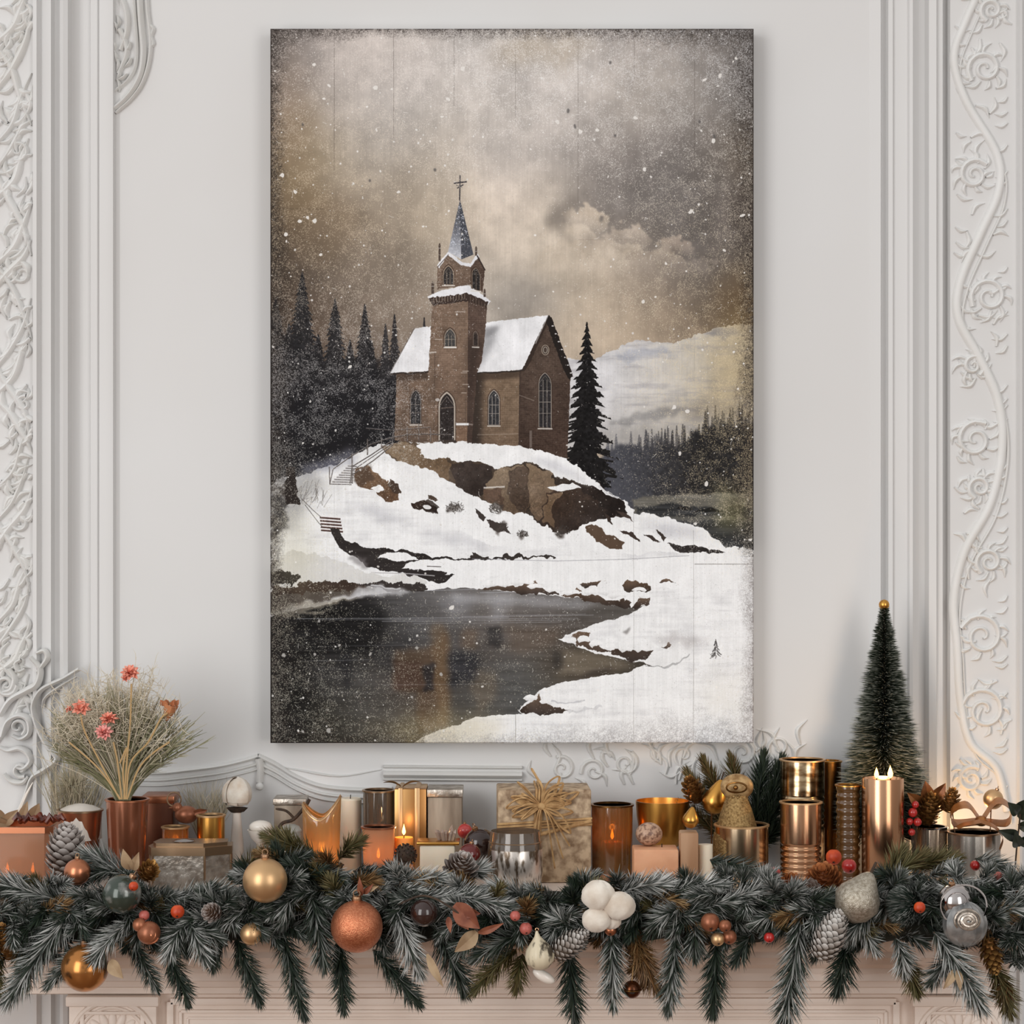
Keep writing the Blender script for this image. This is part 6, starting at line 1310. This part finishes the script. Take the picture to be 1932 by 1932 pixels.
# main sprigs: root, tip, needle length (px), frost, material, depths
SP = [((160,1690),(18,1884),44,.75,0,-.36,-.385),((130,1706),(-16,1668),40,.6,0,-.345,-.36),((246,1738),(176,1812),34,.95,0,-.385,-.405),((208,1752),(92,1856),30,.5,0,-.37,-.38),((248,1770),(292,1860),30,.35,0,-.36,-.36),((314,1784),(352,1886),32,.15,0,-.345,-.345),
  ((350,1740),(318,1800),34,.7,0,-.385,-.40),((356,1736),(384,1806),34,.7,0,-.385,-.395),((340,1742),(410,1770),30,.5,0,-.375,-.38),((272,1672),(168,1614),38,.55,0,-.30,-.315),((310,1704),(436,1682),34,.6,0,-.345,-.355),((446,1770),(487,1884),34,.18,0,-.345,-.345),
  ((524,1726),(572,1910),36,.22,0,-.345,-.350),((588,1688),(612,1816),40,.35,0,-.365,-.38),((640,1770),(648,1900),32,.12,0,-.345,-.345),((704,1792),(786,1890),34,.2,0,-.35,-.35),((742,1706),(788,1832),38,1.0,0,-.375,-.385),((822,1746),(874,1864),42,.3,0,-.355,-.36),
  ((604,1622),(508,1580),32,.25,1,-.285,-.29),((640,1622),(676,1588),30,.2,1,-.285,-.29),((560,1630),(540,1580),30,.3,1,-.285,-.29),((704,1676),(834,1656),32,.9,0,-.345,-.36),((840,1690),(972,1716),34,.9,0,-.37,-.38),((990,1760),(900,1806),36,.3,0,-.37,-.38),
  ((975,1790),(898,1866),32,.2,1,-.36,-.365),((986,1800),(974,1862),30,.25,1,-.36,-.365),((1072,1790),(1084,1918),38,.12,0,-.35,-.35),((1153,1752),(1156,1892),36,.6,0,-.365,-.37),((1184,1756),(1240,1866),36,.25,2,-.35,-.352),((1200,1750),(1212,1850),34,.3,2,-.35,-.352),
  ((1276,1760),(1262,1900),36,.5,0,-.36,-.365),((1170,1684),(1262,1668),34,.95,0,-.365,-.375),((1352,1772),(1345,1906),38,.15,0,-.35,-.35),((1514,1720),(1480,1930),46,.55,0,-.365,-.375),((1598,1776),(1582,1864),42,.12,0,-.35,-.35),((1340,1622),(1460,1664),32,.25,0,-.295,-.30),
  ((1240,1694),(1360,1668),36,.95,0,-.36,-.37),((1360,1706),(1450,1676),34,.9,0,-.36,-.37),((1762,1758),(1848,1894),46,.9,0,-.385,-.395),((1866,1810),(1906,1908),36,.3,1,-.35,-.352),((1690,1770),(1706,1830),34,.9,0,-.375,-.38),((1700,1800),(1728,1868),34,.35,1,-.35,-.352),
  ((1812,1662),(1932,1720),36,.85,0,-.345,-.36),((1630,1688),(1740,1616),34,.25,1,-.30,-.31),((1660,1680),(1700,1610),34,.3,1,-.295,-.30),((1650,1720),(1600,1764),34,.7,0,-.38,-.395),((1290,1712),(1236,1742),34,.6,0,-.375,-.385),((1310,1740),(1310,1800),34,.4,0,-.365,-.37),
  ((1420,1760),(1390,1810),32,.2,0,-.36,-.36),((1060,1700),(1120,1656),30,.5,0,-.30,-.305),((920,1740),(868,1792),34,.4,0,-.37,-.38),((480,1716),(420,1740),32,.7,0,-.365,-.375),((60,1660),(-12,1700),36,.55,0,-.33,-.34),((96,1742),(30,1790),34,.5,0,-.36,-.365),
  ((1006,1700),(930,1676),34,.85,0,-.35,-.36),((1080,1752),(1040,1730),30,.6,0,-.38,-.385),((1460,1690),(1560,1706),34,.8,0,-.355,-.365),((1740,1700),(1640,1730),34,.4,0,-.36,-.37),((1870,1740),(1930,1790),36,.4,0,-.35,-.36),((780,1690),(880,1712),34,.9,0,-.365,-.375),
  ((560,1690),(480,1726),34,.4,0,-.355,-.365),((700,1730),(636,1700),32,.5,0,-.345,-.36),((1110,1780),(1060,1760),30,.5,0,-.365,-.37),((1720,1640),(1800,1620),32,.3,1,-.295,-.30),((1840,1620),(1900,1650),34,.5,0,-.29,-.30),((446,1664),(500,1616),34,.3,1,-.285,-.29),
  ((0,1800),(-10,1880),34,.3,1,-.355,-.355),((40,1780),(50,1850),30,.3,1,-.355,-.355),((410,1780),(402,1822),30,.3,0,-.35,-.35),((1560,1740),(1540,1800),34,.3,0,-.36,-.36),((1796,1800),(1760,1850),34,.6,0,-.365,-.37),((1900,1850),(1890,1880),30,.2,2,-.35,-.35),
  ((1610,1740),(1650,1790),30,.7,0,-.37,-.38),((1850,1700),(1790,1680),32,.7,0,-.36,-.37),((1230,1800),(1196,1826),28,.3,2,-.352,-.352),((220,1640),(150,1664),34,.5,0,-.32,-.33),((520,1650),(600,1660),34,.35,0,-.33,-.345),((860,1660),(910,1640),32,.8,0,-.30,-.31)]
MATS = [NEEDLE, OLIVE, BRONZEN]
for a, b, nl, fr, mi, ya, yb in SP:
    m = M(); d = D0+ya; L = (at(*b, yb)-at(*a, ya)).length; needles(m, sprig_path(a, b, ya, yb, .004), nl*1.16*d/FPX, 4.4, fr*1.08, hue=.28, ang=.8)
    m.build('sprig', [MATS[mi], BARK], ga, smooth=False)
# the many short sprigs between them: one mass
m = M()
def low(px): return np.interp(px, [-40, 60, 150, 300, 400, 520, 640, 760, 900, 1000, 1120, 1300, 1420, 1500, 1640, 1760, 1960], [1800, 1810, 1770, 1785, 1790, 1770, 1765, 1790, 1770, 1800, 1780, 1790, 1770, 1760, 1780, 1800, 1830])
def top_(px): return np.interp(px, [-40, 60, 150, 260, 300, 440, 540, 660, 720, 780, 900, 1020, 1120, 1190, 1290, 1350, 1440, 1480, 1600, 1640, 1730, 1800, 1960], [1655, 1664, 1655, 1645, 1690, 1676, 1602, 1614, 1632, 1640, 1664, 1680, 1656, 1656, 1652, 1636, 1652, 1672, 1684, 1660, 1628, 1636, 1640])
for i in range(520):
    px = -50+2035*(i+gr.random())/520; u = gr.random(); t0, t1 = top_(px), low(px); py = t0+18+(t1-t0-36)*u; y0 = -.292-.07*math.sin(PI*min(1, u*.9+.1))+.012*gr.random(); y0 = min(y0, -.325) if py > 1688 else y0
    a = gr.random()*2*PI; L = 46+34*gr.random(); ex, ey = px+math.cos(a)*L, py+math.sin(a)*L*.6+8*(u-.3)
    ey = max(t0+3, min(t1+4, ey)); y1 = y0-.012-.03*gr.random(); fr = gr.random()**.8*(.75 if u > .25 else .9); fr = min(1, fr*1.15) if 700 < px < 1480 or px > 1700 else fr
    needles(m, sprig_path((px, py), (ex, ey), y0, y1, .003, 3), (26+10*gr.random())*(D0+y0)/FPX, 2.9, fr, hue=.3, ni=(0 if gr.random() < .87 else gr.choice((2, 3))))
m.build('needle_mass', [NEEDLE, BARK, OLIVE, BRONZEN], ga, kind='stuff', smooth=False)
m = M(); core = spline([at(px, 1706+6*math.sin(px*.02), -.336+.004*math.sin(px*.031)) for px in range(-70, 2030, 60)], 4)
m.tube(core, [.015+.003*math.sin(i*.7) for i in range(len(core))], 10, flat=.8)
m.tube([p+Vector((0, -.004, -.028)) for p in core], [.012+.003*math.sin(i*.9) for i in range(len(core))], 8, flat=.7)
m.build('core', CORK, ga)
# upright pine sprigs behind the pears
ub = thing('pine_bough', 'dark pine bough standing behind the gold pears and the champagne votive tin', 'bough', on(1400, -.03))
o_ = ub.location
for a, b, nl, fr, mi in [((1400,1600),(1330,1440),36,.15,1),((1405,1600),(1380,1436),36,.15,1),((1415,1600),(1440,1432),40,.05,0),((1420,1600),(1474,1440),40,.05,0),((1420,1600),(1478,1500),38,.05,0),((1395,1600),(1300,1462),34,.3,1),((1390,1600),(1290,1520),30,.3,1),((1425,1600),(1470,1560),34,.05,0)]:
    m = M(); P_ = [p-o_ for p in sprig_path(a, b, -.03, -.055, 0)]; needles(m, P_, nl*2.95/FPX, 4.2, fr, hue=.5); m.build('sprig', [MATS[mi], BARK], ub, smooth=False)
# ---- baubles
BY = -.40
bauble(500, 1661, 42, -.404, CHAMP, 'large smooth champagne gold bauble near the pewter box')
bauble(673, 1748, 49, -.412, COPPER, 'biggest bauble, copper glitter, hanging left of the middle of the garland')
bauble(146, 1645, 25, -.345, COPPERS, 'small satin copper bauble below the frosted white cone')
bauble(230, 1687, 37, -.404, FROSTB, 'dark frosted glass bauble with white crackle, left part of the garland', tilt=(.5, 0, .8))
bauble(160, 1826, 45, -.385, mat('antique_gold_bauble', (178,120,66), .22, metal=.8, col2=(74,50,30), nscale=46, ndet=7, nlow=.52, nhigh=.62), 'antique gold bauble with dark speckles, hanging lowest at the left')
fb = thing('bauble', 'dark green furry bauble between the silver-gold pear and the silver ones', 'bauble', at(1705, 1706, -.396)); q = 31*2.604/FPX
m = M(); m.ball(q*.9, n=28, m=16); m.build('core', NEEDLE, fb); m = M(); vs, fs, aa = [], [], []; r_ = random.Random(4)
for i in range(1500):
    d = Vector((r_.gauss(0, 1), r_.gauss(0, 1), r_.gauss(0, 1))).normalized(); t = (d.cross(Vector((.3, .2, 1))).normalized()*.7+d*.55+Vector((0, 0, -.25))).normalized(); sd = d.cross(t).normalized()*.0006; b = d*q*.88; o = len(vs)
    e = b+t*q*.5; f = r_.random(); vs += [b-sd, b+sd, b+t*q*.28+d*.0008, e]; aa += [(0, f*.4, 0), (0, f*.4, 0), (f*f*.3, f*.4, 0), (f*f*.8, f*.4, 0)]; fs += [(o, o+1, o+2), (o, o+2, o+3), (o+2, o+1, o+3)]
m.add(vs, fs, aa); m.build('fur', NEEDLE, fb, smooth=False)
bauble(1801, 1700, 33, -.39, SILV, 'mirror silver bauble at the upper right of the garland', tilt=(-.2, -.3, 1))
bauble(800, 1722, 26, -.395, DARKB, 'very dark brown bauble sunk in the greenery right of the copper glitter one', cap=False)
bauble(474, 1762, 21, -.388, CHAMP, 'little champagne bauble half hidden under the greenery, lower left', cap=False)
pear(1618, 1698, 44, -.40, SILVG, 'large silver-gold glitter pear ornament below the tall copper pillar', (.42, -.1, .9), long=1.15)
# rosette bauble: glass ball with a coil of leaves
rs = thing('rosette_ornament', 'silver glass rosette ornament with a coiled front, below the mirror silver bauble', 'ornament', at(1820, 1738, -.402)); q = 42*2.6/FPX
m = M(); m.ball(q, (0, 0, -q*.12), 1, .85, 1.0, 36, 22, None, lambda a, u: .035*math.sin(14*a)); m.build('ball', mat('grey_petal_glass', (122,124,124), .3, metal=.6, col2=(176,174,172), nscale=70), rs)
m = M(); pts = []
for i in range(64): t = i*.36; rr_ = q*(.08+.0086*i); pts.append((rr_*math.cos(t), -q*.93+.0085*(rr_/q)**2, q*.18+rr_*math.sin(t)*.85))
m.tube(pts, [.0022]*64, 6, flat=.6); m.build('coil', PEWTER, rs)
m = M(); m.tube([(q*1.04*math.cos(t)-q*.1, -q*.3, q*.75+q*.92*math.sin(t)) for t in [i*PI/18-.6 for i in range(40)]], .0011, 6); m.build('wire_loop', SILV, rs)
# striped onion drop
on_ = thing('glass_drop', 'cream onion-shaped glass drop with dark flecked stripes', 'ornament', at(1018, 1802, -.40)); q = 28*2.6/FPX
m = M(); m.lathe([(0, -q), (q*.5, -q*.9), (q*.92, -q*.45), (q, 0), (q*.85, q*.45), (q*.5, q*.9), (q*.2, q*1.3), (q*.08, q*1.65), (0, q*1.7)], 36, mat=rot_to((-.12, -.1, 1)), flute=lambda a, z: .03*math.sin(12*a)); m.build('body', mat('striped_cream', (206,194,168), .35, col2=(70,62,50), nscale=110, stretch=(1, 1, .35), nlow=.5, nhigh=.62), on_)
m = M(); m.tube([(q*.1*math.cos(t)-q*.18, 0, q*1.72+q*.1*math.sin(t)) for t in [i*PI/8 for i in range(17)]], .0006, 5, cap=False); m.build('ring', CAPM, on_)
m = M(); m.ball(.0085, sx=1.6, sy=.8, sz=.7, n=20, m=12, mat=Matrix.Rotation(.5, 3, 'Y')); m.build('pebble', WHITEP, loc=at(1026, 1842, -.375), label='white oval pebble charm hanging under the striped glass drop', cat='pebble')
# bronze bell
bl = thing('bell', 'round bronze bell hanging lowest under the middle of the garland', 'bell', at(1192, 1867, -.365)); q = 17*2.635/FPX
m = M(); m.ball(q, n=28, m=16); m.build('shell', mat('dark_bronze', (120,66,36), .25, metal=.8, col2=(70,40,24), nscale=50), bl)
m = M(); m.tube([(q*1.02*math.cos(t), q*1.02*math.sin(t), 0) for t in [i*PI/16 for i in range(33)]], .0011, 6, cap=False); m.build('band', GOLDD, bl)
m = M(); m.tube([(0, 0, q*.95), (.001, 0, q*2), (.004, .003, q*4.2)], .0007, 5); m.build('cord', RAFFIA, bl)
m = M(); m.ball(.0022, (0, -q*.98, -.001), 1.4, .4, 1, 12, 8); m.build('opening', WICK, bl)
# cotton boll
ct = thing('cotton_boll', 'white cotton boll with four round lobes right of the mercury jar', 'cotton', at(1142, 1712, -.415)); u1 = 2.585/FPX
for dx, dz, rr_ in ((-14, 24, 30), (26, 4, 28), (-17, -22, 25), (12, -26, 17), (4, 2, 22)):
    m = M(); m.ball(rr_*u1, (dx*u1, -.004 if rr_ > 22 else .003, dz*u1), 1.1, .8, .95, 28, 18, None, lambda a, u: -.10*max(0, math.cos(2.5*a+dx))**6*math.sin(u)+.03*math.sin(7*a+5*u)); m.build('lobe', COTTON, ct)
m = M()
for i in range(5): a = i*1.2566+.3; flat_leaf(m, (0, .004, 0), (50*u1*math.cos(a), .004, 50*u1*math.sin(a)), .012, .1)
m.build('husk', BARK, ct)
# cones in the garland
FC = mat('frosted_cone', (92,76,62), .75, tone=((214,212,208), (120,100,84)))
pinecone(1566, 1766, 78, 108, -.405, FC, 'long frosted cone hanging below the silver-gold pear', (.42, -.15, 1), frost=1.0, n=150, open_=.25)
pinecone(1074, 1782, 62, 84, -.395, FC, 'brownish frosted cone right of the striped glass drop', (.9, -.2, .7), frost=.8, n=120, open_=.35)
pinecone(868, 1644, 70, 74, -.318, CONE, 'wide frosted brown cone left of the mercury jar', (.2, -.6, .8), frost=.9, n=90)
pinecone(1556, 1664, 70, 62, -.318, RCONE, 'open russet cone in front of the rose gold ribbed glass', (-.2, -.6, .8), frost=.6, n=80)
pinecone(1528, 1682, 50, 46, -.352, CONE, 'small dark cone tucked beside the open russet cone', (-.1, -.9, .4), frost=.35, n=60)
pinecone(1490, 1668, 44, 40, -.325, RCONE, 'little russet cone left of the open russet one', (.3, -.7, .6), frost=.8, n=50)
pinecone(1870, 1800, 50, 70, -.375, GCONE, 'gilded brown cone at the lower right end of the garland', (.2, -.3, -1), frost=.5, n=70)
pinecone(14, 1780, 56, 74, -.37, GCONE, 'gilded brown cone at the far left end of the garland', (-.2, -.4, 1), frost=.5, n=70)
pinecone(280, 1645, 44, 40, -.318, GCONE, 'small gilded cone in front of the copper vase', (.4, -.5, .7), frost=.8, n=56)
pinecone(1916, 1706, 44, 56, -.345, RCONE, 'russet cone at the right edge beside the mirror silver bauble', (.2, -.6, -.8), frost=.5, n=60)
pinecone(400, 1722, 40, 40, -.40, CONE, 'small frosted brown cone under the champagne gold bauble', (-.3, -.8, .3), frost=.7, n=50)
# berries, nuts and fruits
for px, py, r_, y, mt_, lb, ct_, nm in [(272,1727,10,-.40,BERRYP,'single rose berry above the copper swirl nut','berry','berry'),(1340,1740,18,-.40,NUT,'largest copper nut of the cluster right of the middle','nut','nut'),(1368,1747,12,-.405,NUT,'small round copper nut right of the largest one','nut','nut'),
    (1354,1772,13,-.40,CHAMP,'pale champagne bead below the copper nuts','bead','bead'),(1376,1768,14,-.395,NUT,'copper nut right of the champagne bead','nut','nut'),(1451,1769,10,-.395,BERRY,'lone bright red berry on the dark sprigs right of the copper nuts','berry','berry'),(1460,1648,13,-.298,BERRY,'bright red berry in front of the rose gold ribbed glass','berry','berry'),
    (1573,1617,15,-.232,ORANGE,'orange physalis fruit at the foot of the beaded tumbler','fruit','physalis'),(1602,1634,14,-.262,BERRY,'red berry between the physalis and the copper pillar','berry','berry'),(1840,1633,10,-.29,BERRY,'crimson berry in front of the wide pewter votive','berry','berry'),(1886,1655,11,-.335,BERRYP,'rose berry at the right end of the garland','berry','berry'),
    (1735,1712,11,-.416,ORANGE,'small orange berry on the furry green bauble','berry','berry'),(1142,1662,13,-.31,NUT,'copper nut above the cotton boll','nut','nut'),(1152,1754,12,-.392,COPPERS,'copper bead below the cotton boll','bead','bead'),(972,1728,10,-.40,BERRYP,'dusky rose berry left of the cotton boll','berry','berry'),(992,1752,12,-.395,BERRYP,'dusky rose berry above the striped glass drop','berry','berry'),
    (335,1720,13,-.40,ORANGE,'orange berry right of the single rose berry','berry','berry'),(12,1734,13,-.355,NUT,'pale copper nut at the left edge of the garland','nut','nut'),(252,1672,9,-.423,ORANGE,'yellow-orange bead on the dark frosted bauble','bead','bead'),(1472,1690,11,-.335,NUT,'brown nut left of the little russet cone','nut','nut')]:
    berry(px, py, r_, y, mt_, lb, ct_, name=nm)
sn = thing('swirl_nut', 'copper swirl nut hanging left of the middle of the left half, below a rose berry', 'nut', at(281, 1760, -.405)); sn['label'] = 'copper swirl-shaped nut just below the single rose berry'; q = 22*2.6/FPX
m = M(); m.ball(q, n=28, m=16); m.ball(q*.6, (-q*.8, -.001, q*.7), n=20, m=12); m.build('body', NUT, sn)
m = M(); pts = [(q*(.15+.018*i)*math.cos(i*.35)+q*.15, -q*.95+.0006*i*.3, -q*.1+q*(.15+.018*i)*math.sin(i*.35)) for i in range(36)]; m.tube(pts, .0011, 5); m.build('swirl', COPPERS, sn)
# dried leaves tucked in
for nm, lb, mt_, ls in [('oak_leaf', 'russet dried oak leaf right of the very dark brown bauble', LEAFR, [((858,1706),(905,1752),40),((866,1716),(906,1724),24),((862,1722),(884,1754),22)]),
    ('dried_leaf', 'folded tan leaf hanging under the russet oak leaf', LEAFT, [((900,1758),(858,1796),30)]), ('dried_leaf', 'narrow rosy leaf pointing right beside the russet oak leaf', LEAFR, [((902,1760),(950,1742),14)]),
    ('dried_leaf', 'upright copper leaf tip above the copper glitter bauble', LEAFR, [((682,1690),(678,1655),12),((686,1686),(704,1668),10)]), ('dried_leaf', 'pale leaf lying above the copper glitter bauble', LEAFT, [((690,1680),(714,1672),10)]),
    ('dried_leaf', 'cream leaf hanging below the antique gold bauble', LEAFT, [((208,1812),(232,1846),26)]), ('dried_leaf', 'small copper leaf under the very dark brown bauble', LEAFR, [((846,1730),(850,1760),12)]),
    ('dried_leaf', 'bleached leaf tip beneath the frosted sprig, right of the copper glitter bauble', LEAFT, [((806,1800),(836,1862),16)]), ('dried_leaf', 'pair of tan leaves below the right silver rosette', LEAFT, [((1800,1830),(1780,1866),16),((1806,1830),(1812,1870),14)]),
    ('dried_leaf', 'grey green leaf beside the small gilded cone at the copper vase', LEAFT, [((246,1640),(232,1602),22),((252,1642),(262,1608),18)])]:
    m = M()
    for a, b, w_ in ls: flat_leaf(m, at(*a, -.405), at(*b, -.415), w_*2.6/FPX, .16)
    m.build(nm, mt_, label=lb, cat='leaf')
m = M(); m.tube(spline([at(752, 1706, -.395), at(800, 1690, -.40), at(850, 1712, -.41), at(902, 1758, -.415)], 8), .0012, 6); m.build('stem', BARK, label='long thin brown stem arching over the very dark brown bauble', cat='stem')
# ------------------------------------------------------------------ light and camera
sc = bpy.context.scene
w = bpy.data.worlds.new('room_light'); sc.world = w; w.use_nodes = True; nt = w.node_tree; N = nt.nodes; L = nt.links
bg = N['Background']; tc = N.new('ShaderNodeTexCoord'); sx = N.new('ShaderNodeSeparateXYZ'); L.new(tc.outputs['Generated'], sx.inputs[0])
def ramp(src, stops):
    r = N.new('ShaderNodeValToRGB'); mp = N.new('ShaderNodeMapRange'); mp.inputs['From Min'].default_value = -1; L.new(src, mp.inputs[0]); L.new(mp.outputs[0], r.inputs[0])
    el = r.color_ramp.elements
    while len(el) < len(stops): el.new(.5)
    for e, (p, c) in zip(el, stops): e.position = p; e.color = c+(1,)
    return r.outputs[0]
rz_ = ramp(sx.outputs['Z'], [(0., (.50, .43, .38)), (.40, (.66, .60, .55)), (.49, (.74, .72, .70)), (.6, (.955, .945, .935)), (1., (1.0, .99, .98))])
rx_ = ramp(sx.outputs['X'], [(0., (1.22, 1.22, 1.23)), (.35, (1.1, 1.1, 1.1)), (.6, (.86, .86, .86)), (1., (.66, .65, .64))])
mx = N.new('ShaderNodeMix'); mx.data_type = 'RGBA'; mx.blend_type = 'MULTIPLY'; mx.inputs[0].default_value = 1; L.new(rz_, mx.inputs[6]); L.new(rx_, mx.inputs[7]); L.new(mx.outputs[2], bg.inputs[0])
bg.inputs[1].default_value = .74
def area(name, loc, target, sx_, sy_, power, col):
    l = bpy.data.lights.new(name, 'AREA'); l.shape = 'RECTANGLE'; l.size = sx_; l.size_y = sy_; l.energy = power; l.color = col
    o = bpy.data.objects.new(name, l); C.objects.link(o); o.location = loc; o.rotation_euler = (Vector(target)-Vector(loc)).to_track_quat('-Z', 'Y').to_euler(); return o
area('window_light', (-1.9, -3.1, 1.9), (0, 0, 1.4), 1.4, 2.6, 51, (1.0, .992, .98))
area('fill_light_right', (1.8, -3.4, 1.9), (.1, 0, 1.4), 1.2, 2.5, 33, (1.0, .985, .965))  # added fill from the right, lifts the shadows; no window stands there
def glow(loc, p, r=.006, col=(1., .62, .30)):
    l = bpy.data.lights.new('candle_light', 'POINT'); l.energy = p; l.color = col; l.shadow_soft_size = r
    o = bpy.data.objects.new('candle_light', l); C.objects.link(o); o.location = loc
for g in GLOWS: glow(*g)
cam = bpy.data.cameras.new('camera'); cam.sensor_width = 36; cam.lens = FPX/1932*36; cam.clip_start = .05
co = bpy.data.objects.new('camera', cam); C.objects.link(co); co.location = (0, -D0, ZC); co.rotation_euler = (PI/2, 0, 0); sc.camera = co
sc.view_settings.view_transform = 'Standard'; sc.view_settings.look = 'None'; sc.view_settings.exposure = 0.0; sc.view_settings.gamma = 1; sc.view_settings.use_curve_mapping = False
sc.cycles.max_bounces = 8; sc.cycles.transparent_max_bounces = 12; sc.cycles.caustics_reflective = False; sc.cycles.caustics_refractive = False; sc.cycles.sample_clamp_indirect = 4
